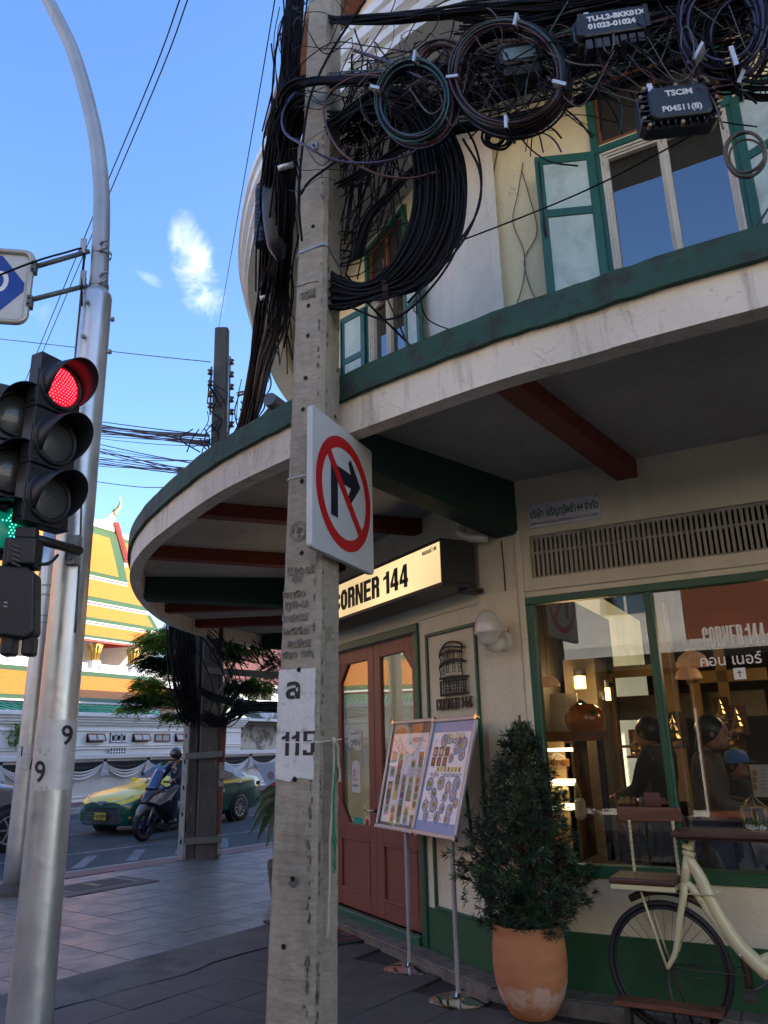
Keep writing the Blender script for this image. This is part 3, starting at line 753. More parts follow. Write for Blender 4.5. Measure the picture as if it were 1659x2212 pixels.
obj('flower_pattern',m,pmat('mat_flower',(0.20,0.09,0.08),0.95),dm)
# ---- framed wall panel beside the door
PU0,PU1,PZ0,PZ1=-0.80,-0.075,0.36,2.43
m=MB();t=0.028
m.box(FA,PU0,PU1,0,0.022,PZ1-t,PZ1);m.box(FA,PU0,PU1,0,0.022,PZ0,PZ0+t);m.box(FA,PU0,PU0+t,0,0.022,PZ0+t,PZ1-t);m.box(FA,PU1-t,PU1,0,0.022,PZ0+t,PZ1-t)
obj('panel_frame',m,MT['green_frame'],bld,bevel=0.006)
em=thing('metal_emblem','dark metal outline of a three storey corner building mounted above the shop name','emblem',FA(-0.45,0.0,1.72))
def E_(x,y):u,z=FA.px(x,y,0.03);return u,z
m=MB()
def bar(pts,r=0.010,k=1):
 P=[FA(*(lambda q:(q[0],0.03,q[1]))(E_(*p))) for p in pts]
 m.tube(spline(P,4) if k else P,r,6)
s_=0.482/1.8228;ex=lambda X_,Y_:(1300/1.8228+X_*s_,2100/1.8228+Y_*s_)
for(th,pts) in((.016,[(892,985),(930,915),(985,885),(1060,895),(1078,925)]),(.014,[(892,1010),(905,960),(960,925),(1075,930)]),(.016,[(890,1000),(930,975),(1000,955),(1078,965)]),(.018,[(895,1095),(930,1060),(1000,1035),(1090,1040)]),
 (.012,[(900,1075),(940,1045),(1000,1022),(1085,1030)]),(.010,[(892,1010),(905,1050),(893,1100),(905,1150),(900,1195)]),(.010,[(1072,935),(1070,1035),(1082,1150),(1100,1300)]),(.020,[(898,1190),(1000,1170),(1112,1165)]),
 (.016,[(900,1215),(1000,1200),(1100,1190)]),(.012,[(900,1215),(905,1320)]),(.020,[(905,1325),(1000,1310),(1112,1298)]),(.010,[(1105,1190),(1112,1300)])):
 bar([ex(*p) for p in pts],th*.55)
for x in(908,925,945,970,985,1010,1030,1048,1070,1088):bar([ex(x,1212),ex(x+4,1318)],.0045,0)
for y in(1235,1260,1285):bar([ex(908,y+5),ex(1100,y-14)],.0035,0)
for x,y in((915,1000),(940,985),(962,975),(998,968),(1040,968)):
 for a,b in(((x,y),(x,y+42)),((x+16,y-3),(x+16,y+39)),((x,y),(x+16,y-3)),((x,y+42),(x+16,y+39))):bar([ex(*a),ex(*b)],.0035,0)
for x,y in((912,1092),(950,1072),(1000,1062),(1048,1062)):
 for a,b in(((x,y),(x+3,y+66)),((x+18,y-3),(x+21,y+63)),((x,y),(x+18,y-3)),((x+3,y+66),(x+21,y+63)),((x+1,y+33),(x+19,y+30))):bar([ex(*a),ex(*b)],.0035,0)
obj('outline',m,MT['bronze'],em)
m=MB()
for x,y in((900,1000),(1078,925),(905,1195),(1110,1160),(908,1322),(1110,1298),(1085,1040)):
 u,z=E_(*ex(x,y));m.cyl(FA(u,0,z),FA(u,0.035,z),.005,.005,8)
obj('stand_offs',m,MT['bronze'],em)
em2=thing('metal_shop_name','raised dark metal letters CORNER 144 on the wall under the building emblem','sign',FA(-0.45,0.0,1.6))
u0_,z0_=E_(*ex(868,1450));u1_,z1_=E_(*ex(1160,1425))
m=text_mb('CORNER 144',FA,u0_,0.025,z0_-.0,0.135,0.010,xs=(u1_-u0_)/0.83,bold=0.004,rot=0.0)
obj('lettering',m,MT['bronze'],em2)
m=MB()
for k in range(10):
 u=u0_+(k+.5)*(u1_-u0_)/10
 for dz in(.02,.08):m.cyl(FA(u,0,z0_+dz),FA(u,0.028,z0_+dz),.003,.003,6)
obj('stand_offs',m,MT['bronze'],em2)
# ---- wall lamp on the corner facet
lu=LG*0.62
lp=thing('wall_lamp','unlit cream dome wall lamp on a curved bracket at the wall corner','lamp',FG(lu,0,2.15))
zc_=2.31
cL=FG(lu-0.02,0.20,zc_)
m=MB();m.lathe([(0.0,0.155),(0.035,0.148),(0.062,0.125),(0.085,0.085),(0.094,0.045),(0.097,0.0)],cL,28);obj('dome',m,MT['lampwhite'],lp)
m=MB();m.lathe([(0.097,0.0),(0.104,-0.004),(0.102,-0.014),(0.088,-0.022),(0.07,-0.06),(0.05,-0.095),(0.02,-0.105),(0,-0.107)],cL,28)
m.tube(spline([cL+np.array([0,0,-0.085]),cL-FG.n*0.07+np.array([0,0,-0.095]),cL-FG.n*0.15+np.array([0,0,-0.07])],5),[0.045]*5+[0.05]*6,12)
obj('base',m,MT['lampwhite'],lp)
m=MB();m.cyl(FG(lu-.02,0,zc_-.055),FG(lu-.02,0.055,zc_-.055),0.078,0.066,28);obj('wall_plate',m,MT['lampwhite'],lp,bevel=0.004)
wc=MB();wc.tube(spline([FG(lu+.015,.006,3.0),FG(lu+.022,.006,2.75),FG(lu+.02,.008,2.5),FG(lu+.035,.006,2.38),FG(lu+.01,.02,2.27)],6),0.004,6)
obj('cord',wc,MT['cable'],lp)
# ---- name plate
u0_,z0_=FC.px(1143,1140,.02);u1_,z1_=FC.px(1292,1060,.02)
npz0,npz1=3.045,3.30
NU0,NU1=FC.px(1141,1110,.02)[0],FC.px(1295,1090,.02)[0]
np_=thing('company_plate','white plate with green Thai lettering above the vent grille','sign',FC(0.3,0,npz0))
npz0,npz1=FC.px(1143,1142,.02)[1],FC.px(1141,1091,.02)[1]
m=MB();m.box(FC,NU0,NU1,0.006,0.014,npz0,npz1);obj('plate',m,pmat('pale_plate',(0.66,0.64,0.70),0.5),np_)
H_=npz1-npz0;Wp=NU1-NU0
def fit(body,fr,ua,ub,w,z,size,depth,bold=0.0):
 t1=text_mb(body,fr,0,0,0,size,depth,bold=bold);V=np.vstack(t1.v)-fr.o;a,b=(V@fr.u).min(),(V@fr.u).max();k=(ub-ua)/(b-a)
 return text_mb(body,fr,ua-a*k,w,z,size,depth,xs=k,bold=bold)
obj('lettering',fit('บริษัท เจริญทรัพย์144 จำกัด',FC,NU0+.012,NU1-.012,.0145,npz0+H_*.42,.085,.001,.002),MT['pteal'],np_)
obj('lettering',fit('เลขที่144 ถนนบำรุงเมือง แขวงวัดราชบพิธ เขตพระนคร กทม 10200',FC,NU0+.015,NU1-.015,.0145,npz0+H_*.12,.030,.001),MT['pdark'],np_)
m=MB()
for a,b in((.03,.93),(.97,.93),(.5,.36)):m.cyl(FC(NU0+Wp*a,.014,npz0+H_*b),FC(NU0+Wp*a,.018,npz0+H_*b),.005,.005,8)
obj('screws',m,MT['bronze'],np_)
# ---- ventilation grille over the shop window
VU0,VU1,VZ0,VZ1=-0.05,3.6,2.68,3.0
m=MB();m.box(FC,VU0,VU1,-0.12,-0.115,VZ0,VZ1);obj('vent_backing',m,MT['hole'],bld)
gr_=MB();gr_.box(FC,VU0,VU1,-0.09,-0.03,VZ0,VZ0+.02);gr_.box(FC,VU0,VU1,-0.09,-0.03,VZ1-.02,VZ1);gr_.box(FC,VU0,VU1,-0.085,-0.035,VZ0+.185,VZ0+.205)
MT['dirtywhite']=pmat('dirty_white_concrete',(0.36,0.33,0.27),0.9,col2=(0.05,0.045,0.035),c2lo=0.5,c2hi=0.68,c2scale=6)
vg=obj('vent_grille',gr_,MT['dirtywhite'],bld)
me=None
for i in range(int((VU1-VU0)/0.0345)):
 u=VU0+0.005+i*0.0345
 if me is None:
  b=MB();b.box(FC,0,0.019,-0.08,-0.03,VZ0+.02,VZ1-.02);first=obj('vent_slat',b,MT['dirtywhite'],vg);me=first.data
  base_off=FC(0,0,0)
  first.location=FC(u,0,0)-base_off
 else:
  o=bpy.data.objects.new('vent_slat',me);COL.objects.link(o);o.parent=vg;o.location=FC(u,0,0)-base_off
# ---- shop window
WU0,WU1,WZ0,WZ1=-0.11,3.6,0.72,2.55
MUL=FC.px(1425,1500,0)[0]
m=MB();t=0.055
m.box(FC,WU0,WU1,-0.07,0.008,WZ1-t,WZ1);m.box(FC,WU0,WU1,-0.09,0.022,WZ0,WZ0+.075);m.box(FC,WU0,WU0+t,-0.07,0.008,WZ0+.075,WZ1-t)
for mu in(MUL,MUL+1.25,WU1-0.03):m.box(FC,mu-.028,mu+.028,-0.07,0.008,WZ0+.075,WZ1-t)
fr_=obj('shop_window',m,MT['green_frame'],bld,bevel=0.005)
m=MB();m.box(FC,MUL-.008,MUL+.008,0.008,0.016,WZ0+.075,WZ1-t);obj('frame_bead',m,MT['green_frame'],fr_)
for a,b in((WU0+t,MUL-.028),(MUL+.028,MUL+1.222),(MUL+1.278,WU1-.06)):
 m=MB();m.box(FC,a,b,-0.035,-0.030,WZ0+.075,WZ1-t);obj('pane',m,MT['shopglass'],fr_)
tu,tz=FC.px(1521,1398,-.028);tu2,_=FC.px(1655,1390,-.028)
MT['frost']=pmat('white_vinyl',(0.80,0.78,0.74),0.6,var=0.03)
obj('lettering',text_mb('CORNER 144',FC,tu,-.0285,FC.px(1521,1400,-.028)[1],.135,.001,xs=.52,bold=.008),MT['frost'],fr_)
obj('lettering',text_mb('คอน เนอร์ 144',FC,FC.px(1511,1436,-.028)[0],-.0285,FC.px(1511,1440,-.028)[1],.095,.001,xs=.95,bold=.001),MT['frost'],fr_)
a_,b_=FC.px(1598,1455,-.028)
m=MB();m.box(FC,a_-.035,a_+.035,-.029,-.028,b_-.035,b_+.035);obj('sticker',m,MT['frost'],fr_)
m=MB();m.box(FC,a_-.003,a_+.003,-.028,-.027,b_-.02,b_+.02);m.box(FC,a_-.015,a_+.015,-.028,-.027,b_+.005,b_+.010);obj('sticker_mark',m,MT['pdark'],fr_)
m=MB();c0=FC.px(1428,1330,-.06);c1=FC.px(1499,1800,-.06)
for s in(0,1):
 for k in range(150):
  f=k/150;m.ell(FC(c0[0]+(c1[0]-c0[0])*f*0+s*.009+.01,-.10,2.45-1.75*f),.0032,.0032,.0032,n=5,m=4)
obj('blind_chain',m,MT['white'],bld,kind='stuff')
# ---- canopy
cp=MB()
Ein=offset_path(E1,-0.11)
n=len(E1)
for i in range(n-1):
 a,b=E1[i],E1[i+1];c,d=Ein[i],Ein[i+1]
 cp.quad((*a,CE),(*b,CE),(*b,CC),(*a,CC));cp.quad((*c,CE),(*d,CE),(*b,CE),(*a,CE));cp.quad((*d,CE),(*c,CE),(*c,Z1),(*d,Z1))
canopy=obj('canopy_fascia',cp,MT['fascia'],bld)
def fill(outer,inner,z,flip=False):
 """surface between an outer curve and an inner curve, as a triangle strip matched by length"""
 def res(P,k):
  P=np.array(P,float)[:,:2];L=np.r_[0,np.cumsum(np.linalg.norm(np.diff(P,axis=0),axis=1))];t=np.linspace(0,L[-1],k)
  return np.stack([np.interp(t,L,P[:,0]),np.interp(t,L,P[:,1])],1)
 return res
def ruled(mb,O,I,z,thick=0):
 for i in range(len(O)-1):
  mb.quad((*O[i],z),(*O[i+1],z),(*I[i+1],z),(*I[i],z))
def nearest_on(path,p):
 best=None
 for i in range(len(path)-1):
  a=np.array(path[i][:2],float);b=np.array(path[i+1][:2],float);d=b-a;t=np.clip((p-a)@d/(d@d),0,1);q=a+d*t;e=np.linalg.norm(p-q)
  if best is None or e<best[0]:best=(e,q)
 return best[1]
wall_in=offset_path(WALL_PATH,-0.05)
Inn=[nearest_on(wall_in,np.array(p)) for p in Ein]
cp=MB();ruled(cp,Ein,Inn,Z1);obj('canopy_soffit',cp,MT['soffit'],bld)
cp=MB();
Eo=offset_path(E1,0.035);Ei=offset_path(E1,-0.14)
In3=[nearest_on(wall_in,np.array(p)) for p in Ei]
ruled(cp,Ei,In3,CC+0.05);obj('canopy_deck',cp,MT['concrete_dark'],bld)
cp=MB()
jz=[random.uniform(-.004,.004) for _ in range(n)]
for i in range(n-1):
 a,b=Eo[i],Eo[i+1];c,d=Ei[i],Ei[i+1]
 z0,z1_,t0,t1=CC+jz[i]-.004,CC+jz[i+1]-.004,CT+jz[i],CT+jz[i+1]
 cp.quad((*a,z0),(*b,z1_),(*b,t1),(*a,t0));cp.quad((*a,t0),(*b,t1),(*d,t1),(*c,t0));cp.quad((*c,z0),(*d,z1_),(*b,z1_),(*a,z0));cp.quad((*d,z1_),(*c,z0),(*c,t0),(*d,t1))
obj('canopy_cap',cp,MT['moss'],bld)
def P2(x,y,z=3.36):q=at_z(x,y,z);return q[:2]
def beam_to(outer,inner,wid,d0,d1,mat):
 o_=np.array(outer,float);i_=np.array(inner,float);d=(i_-o_)/np.linalg.norm(i_-o_);s=np.array([d[1],-d[0]])*wid/2
 b=MB();zt=Z1+.002
 V=[(*(o_-s),zt-d0),(*(o_+s),zt-d0),(*(i_+s),zt-d1),(*(i_-s),zt-d1),(*(o_-s),zt),(*(o_+s),zt),(*(i_+s),zt),(*(i_-s),zt)]
 b.add(V,[(0,3,2,1),(4,5,6,7),(0,1,5,4),(1,2,6,5),(2,3,7,6),(3,0,4,7)])
 return obj('canopy_beam',b,mat,bld,bevel=0.006)
def edge_clip(inner,outer_hint):
 """the point where the line from the wall towards the hint meets the inside of the fascia"""
 a=np.array(inner,float);h_=np.array(outer_hint,float);d=(h_-a)/np.linalg.norm(h_-a);best=None
 for i in range(len(Ein)-1):
  p=np.array(Ein[i]);q=np.array(Ein[i+1]);e=q-p;den=d[0]*e[1]-d[1]*e[0]
  if abs(den)<1e-9:continue
  r_=p-a;t=(r_[0]*e[1]-r_[1]*e[0])/den;s=(r_[0]*d[1]-r_[1]*d[0])/den
  if t>0.2 and 0<=s<=1 and(best is None or t<best):best=t
 return a+d*(best if best else 1.9)
def beam(inner,hint,wid,d0,d1,mat):beam_to(edge_clip(inner,hint),inner,wid,d0,d1,mat)
beam(FC(0.70,-.02,0)[:2],P2(1095,842,3.33),0.15,0.10,0.14,MT['beam_red'])
beam(FC(3.2,-.02,0)[:2],FC(3.2,2,0)[:2],0.15,0.10,0.14,MT['beam_red'])
beam(FG(LG*.8,-.05,0)[:2],P2(770,985,3.3),0.20,0.22,0.42,MT['beam_green'])
beam(FA(-0.86,-.02,0)[:2],P2(430,1108),0.13,0.11,0.13,MT['beam_red'])
beam(FA(-2.4,-.02,0)[:2],P2(328,1198),0.14,0.12,0.14,MT['beam_red'])
beam((-0.9,8.9),P2(312,1265),0.22,0.25,0.34,MT['beam_green'])
beam((-1.15,10.0),P2(364,1318),0.14,0.12,0.15,MT['beam_red'])
beam((-1.05,11.4),P2(446,1350),0.14,0.12,0.15,MT['beam_red'])
beam((-0.6,13.0),P2(540,1387),0.20,0.22,0.34,MT['beam_green'])
m=MB();m.tube(spline([FA(-.06,.10,3.46),FA(-.06,.10,3.2),FA(-.06,.11,3.12),FA(-.0,.10,3.07),FA(.06,.06,3.05),FA(.14,.0,3.04)],4),.04,12)
m.cyl(FA(-.06,.10,3.22),FA(-.06,.10,3.16),.047,.047,12)
obj('drain_pipe',m,MT['lampwhite'],bld)
# ---- upper floors
Z2,L2B,L2T=6.84,6.66,7.02
up_open_A=[(-1.67,-0.92,4.35,6.02),(-1.67,-0.92,6.12,6.70)]
up_open_C=[(0.79,1.72,4.35,6.02),(0.79,1.72,6.12,6.72),(4.0,4.95,4.35,6.02),(4.0,4.95,6.12,6.72)]
m=MB()
m.wall(FA,-2.86,0.0,3.5,7.0,-WT,0.0,up_open_A)
m.wall(FG,0,LG,3.5,7.0,-WT,0.0)
m.wall(FC,UC0,14,3.5,7.0,-WT,0.0,up_open_C)
m.strip(WALL_PATH[:6],3.6,7.0,-WT,0.0)
obj('upper_wall',m,MT['yellow'],bld)
m=MB();m.box(FG,-.03,LG+.03,0.001,0.035,3.5,6.84)
m.box(FC,UC0-.0,UC0+.075,0.036,0.05,3.5,6.84);m.box(FA,-.60,0,.001,.018,3.5,6.84)
obj('corner_pilaster',m,MT['cream'],bld)
def upper_window(fr,u0,u1,z0,z1,tz0,tz1,sh_l,sh_r):
 win=MB();c=0.07
 for k,(o_,w_) in enumerate(((0,.03),(.018,.015),(.036,0.0))):
  a,b,zz=u0+o_,u1-o_,z1-o_
  win.box(fr,a,a+.02,-.06,w_,z0,zz);win.box(fr,b-.02,b,-.06,w_,z0,zz);win.box(fr,a+.02,b-.02,-.06,w_,zz-.02,zz)
 cm=(u0+u1)/2
 for o_,w_ in((.035,.0),(.02,.012),(.008,.022)):win.box(fr,cm-o_,cm+o_,-.058+o_*.1,w_,z0,z1-.056)
 wo_=obj('window',win,MT['casing'],bld,bevel=.003)
 for a,b in((u0+.056,cm-.035),(cm+.035,u1-.056)):
  g_=MB();g_.box(fr,a,b,-.045,-.040,z0,z1-.056);obj('pane',g_,MT['winglass'],wo_)
 g_=MB();g_.box(fr,u0-.06,u1+.06,-.01,.04,z1+.0,z1+.06);g_.box(fr,u0-.06,u0-.0,-.01,.035,z0,z1);g_.box(fr,u1,u1+.06,-.01,.035,z0,z1)
 g_.box(fr,u0-.06,u0,-.01,.035,z1+.06,tz1);g_.box(fr,u1,u1+.06,-.01,.035,z1+.06,tz1);g_.box(fr,u0-.06,u1+.06,-.01,.04,tz1,tz1+.05)
 obj('window_case',g_,MT['green'],wo_,bevel=.004)
 g_=MB();t=.03
 g_.box(fr,u0,u1,-.04,0,tz0-.04,tz0-.04+t);g_.box(fr,u0,u1,-.04,0,tz1-t,tz1);g_.box(fr,u0,u0+t,-.04,0,tz0-.01,tz1-t);g_.box(fr,u1-t,u1,-.04,0,tz0-.01,tz1-t);g_.box(fr,cm-.02,cm+.02,-.04,0,tz0-.01,tz1-t)
 obj('transom_frame',g_,MT['brownwood'],wo_,bevel=.003)
 g_=MB();g_.box(fr,u0+t,u1-t,-.03,-.026,tz0,tz1-t);obj('transom_pane',g_,pmat('dusty_dark_glass',(0.045,0.042,0.035),0.25),wo_)
 for(hu,ang,side) in((u0-.04,sh_l,-1),(u1+.04,sh_r,1)):
  wl=(u1-u0)/2+.0
  azs=math.atan2(fr.u[0],fr.u[1])
  hp=fr(hu,.045,0)
  d=fr.u*side*math.cos(ang)+fr.n*math.sin(ang)
  az_=math.atan2(d[0]*side,d[1]*side)
  fs=Frame((hp[0],hp[1]),az_)
  a,b=(0,wl) if side>0 else(-wl,0)
  st_,z0s,z1s=.062,z0+.0,z1+.02
  zm=z0s+(z1s-z0s)*.66
  L=MB()
  L.box(fs,a,a+st_,-.018,.018,z0s,z1s);L.box(fs,b-st_,b,-.018,.018,z0s,z1s)
  for zz,hh in((z0s,.09),(zm,.07),(z1s-.075,.075)):L.box(fs,a+st_,b-st_,-.017,.017,zz,zz+hh)
  so=obj('shutter',L,MT['green'],bld,bevel=.003)
  p_=MB();p_.box(fs,a+st_,b-st_,-.006,.006,z0s+.09,zm);obj('shutter_panel',p_,MT['shutter'],so)
  p_=MB();p_.box(fs,a+st_,b-st_,-.006,.006,zm+.07,z1s-.075);obj('shutter_panel',p_,MT['shutter'],so)
  p_=MB();e_=a+.03 if side<0 else b-.03
  p_.tube([fs(e_,.018,z0s+.95),fs(e_,.05,z0s+.97),fs(e_,.05,z0s+1.07),fs(e_,.018,z0s+1.09)],.006,6);p_.box(fs,e_-.012,e_+.012,.018,.022,z0s+.92,z0s+1.12)
  p_.tube([fs(e_,.024,z1s-.05),fs(e_,.024,z1s-.75)],.007,6)
  obj('shutter_bolt',p_,MT['bronze'],so)
upper_window(FC,0.79,1.72,4.35,6.02,6.16,6.72,R(22),R(25))
upper_window(FC,4.0,4.95,4.35,6.02,6.16,6.72,R(22),R(25))
upper_window(FA,-1.67,-0.92,4.35,6.02,6.16,6.70,R(18),R(10))
m=MB()
for fr,a,b in((FC,.7,1.8),(FC,3.9,5.05),(FA,-1.75,-.85)):m.box(fr,a,b,-.42,-.17,4.3,6.8)
obj('room_shade_backing',m,pmat('room_shade_backing',(0.03,0.028,0.027),0.9),bld)  # dark boxes close behind the panes put the rooms' shade into colour
m=MB()
q=lambda x,y:FC(*(lambda a:(a[0],.012,a[1]))(FC.px(x,y,.012)))
m.tube(spline([q(1130,352),q(1118,420),q(1108,480),q(1132,545),q(1130,610),q(1105,690)],6),.004,5);m.tube(spline([q(1128,372),q(1142,420),q(1160,500),q(1133,560),q(1145,620),q(1168,665)],6),.004,5)
m.tube(spline([q(1085,280),q(1072,340),q(1062,420),q(1070,560),q(1074,685)],6),.006,5)
obj('wall_cord',m,MT['cable_grey'],bld)
e2=[(10.2,30.2),(3.0,20.0),(-0.9,13.8),(-1.49,11.4),(-1.64,10.12),(-1.66,8.96),(-1.55,7.92),(-1.22,6.75),(-.80,5.95),(-.30,5.25),(.10,4.85),(.50,4.52),(1.2,4.13),(5,2.05),(12.5,-2.06)]
e2=[(a*.963,b*.963) for a,b in e2]
E2=[tuple(p[:2]) for p in spline(e2,6)]
m=MB()
prof=[(-.30,Z2),(-.30,L2B+.02),(-.02,L2B+.02),(0,L2B+.02),(0,L2B+.10),(.04,L2B+.12),(.04,L2B+.20),(.09,L2B+.24),(.09,L2B+.34),(.12,L2B+.36),(.12,L2B+.44),(-.2,L2B+.46)]
rings=[offset_path(E2,o_) for o_,z in prof]
for j in range(len(prof)-1):
 for i in range(len(E2)-1):
  m.quad((*rings[j][i+1],prof[j][1]),(*rings[j][i],prof[j][1]),(*rings[j+1][i],prof[j+1][1]),(*rings[j+1][i+1],prof[j+1][1]))
obj('upper_cornice',m,MT['whitewall'],bld)
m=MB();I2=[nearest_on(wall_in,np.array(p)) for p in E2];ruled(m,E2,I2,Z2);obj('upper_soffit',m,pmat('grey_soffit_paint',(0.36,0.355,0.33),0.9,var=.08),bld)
m=MB();ruled(m,offset_path(E2,-.15),I2,Z2+.27);obj('upper_deck',m,MT['concrete_dark'],bld)
m=MB();top_path=WALL_PATH[:7]
m.strip(top_path,7.0,10.3,-WT,0.0);m.strip([FA(-.05,0,0)[:2],FA(0,0,0)[:2],(0.961,5.527),FC(1.2,0,0)[:2]],7.0,10.3,-WT,0.0)
m.box(FC,1.2,14,-3.2,-3.0,7.0,10.3)
obj('top_floor_wall',m,MT['cream'],bld)
m=MB();ov=offset_path(top_path,.55);ov2=offset_path(top_path,-3.0)
for i in range(len(ov)-1):
 m.quad((*ov[i],10.25),(*ov[i+1],10.25),(*ov2[i+1],10.35),(*ov2[i],10.35));m.quad((*ov2[i],12.2),(*ov2[i+1],12.2),(*ov[i+1],10.42),(*ov[i],10.42));m.quad((*ov[i+1],10.25),(*ov[i],10.25),(*ov[i],10.42),(*ov[i+1],10.42))
obj('roof',m,pmat('old_brown_roof',(0.20,0.10,0.06),0.85,var=.25,col2=(0.25,0.06,0.04),c2lo=.5,c2hi=.6),bld)
m=MB();m.slab([(0.5,7.2),(1.5,6.6),(13,.6),(18,8),(18,26),(12,29.5),(1.2,14),(0.5,11)],7.1,16);obj('unseen_shade_block',m,MT['concrete_dark'],bld)  # unseen mass over the building, raised past the roof to cast shade
m=MB();m.box(FC,UC0,14,-9,-8.9,0,7.0);obj('back_wall',m,MT['cream'],bld)
# ---- the lit sign box over the door
sg=thing('lightbox_sign','lit cream lightbox reading CORNER 144 in a black case over the doors','sign',FA(-1.2,0.2,2.66))
SU0,SU1,SZ0,SZ1,SW0,SW1=-2.9,0.02,2.665,3.03,0.05,0.36
FS=FA
m=MB();b_=.03
m.box(FS,SU0,SU1,SW0,SW1-.004,SZ0,SZ0+b_);m.box(FS,SU0,SU1,SW0,SW1-.004,SZ1-b_,SZ1);m.box(FS,SU0,SU0+b_,SW0,SW1-.004,SZ0+b_,SZ1-b_);m.box(FS,SU1-.012,SU1,SW0,SW1-.004,SZ0+b_,SZ1-b_)
m.box(FS,SU0+b_,SU1-.012,SW0,SW0+.02,SZ0+b_,SZ1-b_);m.box(FS,SU1-.1,SU1+.02,0.0,SW0+.1,SZ0-.03,SZ0)
obj('case',m,MT['black'],sg,bevel=.003)
lm=bpy.data.materials.new('lit_acrylic');lm.use_nodes=True;t_=lm.node_tree;bb=t_.nodes['Principled BSDF']
tcn=N(t_,'ShaderNodeTexCoord');nn=N(t_,'ShaderNodeTexNoise');nn.inputs['Scale'].default_value=1.1;nn.inputs['Detail'].default_value=0;t_.links.new(tcn.outputs['Object'],nn.inputs['Vector'])
rr_=N(t_,'ShaderNodeMapRange');t_.links.new(nn.outputs['Fac'],rr_.inputs[0]);rr_.inputs[1].default_value=.3;rr_.inputs[2].default_value=.7;rr_.inputs[3].default_value=.17;rr_.inputs[4].default_value=.30
bb.inputs['Base Color'].default_value=(.35,.27,.15,1);bb.inputs['Emission Color'].default_value=(1.0,0.72,0.36,1);t_.links.new(rr_.outputs[0],bb.inputs['Emission Strength'])
m=MB();m.box(FS,SU0+b_,SU1-.012,SW1-.014,SW1,SZ0+b_,SZ1-b_);obj('lit_face',m,lm,sg)
MT['letgreen']=pmat('dark_green_letters',(0.004,0.03,0.010),0.5,var=.03)
uR_=FA.px(882,1270,SW1)[0];uO=FA.px(750,1318,SW1)[0]
tm=text_mb('ORNER 144',FS,0,0,0,.26,.004,bold=.016)
V=np.vstack(tm.v);e0_,e1_=(V@FS.u).min(),(V@FS.u).max();wd_=e1_-e0_
xs_=(uR_-uO)/wd_
zb_=FA.px(852,1285,SW1)[1]
zb_=SZ0+.085
def fitted(body,uA,uB,size,bold):
 t1=text_mb(body,FS,0,0,0,size,.004,bold=bold);V=np.vstack(t1.v)-FS.o;a,b=(V@FS.u).min(),(V@FS.u).max()
 k=(uB-uA)/(b-a)
 return text_mb(body,FS,uA-a*k,SW1+.0005,zb_,size,.004,xs=k,bold=bold)
obj('lettering',fitted('ORNER 144',uO,uR_,.25,.016),MT['letgreen'],sg)
obj('lettering',fitted('C',uO-.155,uO-.035,.25,.016),MT['letgreen'],sg)
obj('lettering',text_mb('คอนเนอร์ 144',FS,-.235,SW1+.0005,SZ1-.085,.05,.002,xs=.75,bold=.001),MT['letgreen'],sg)
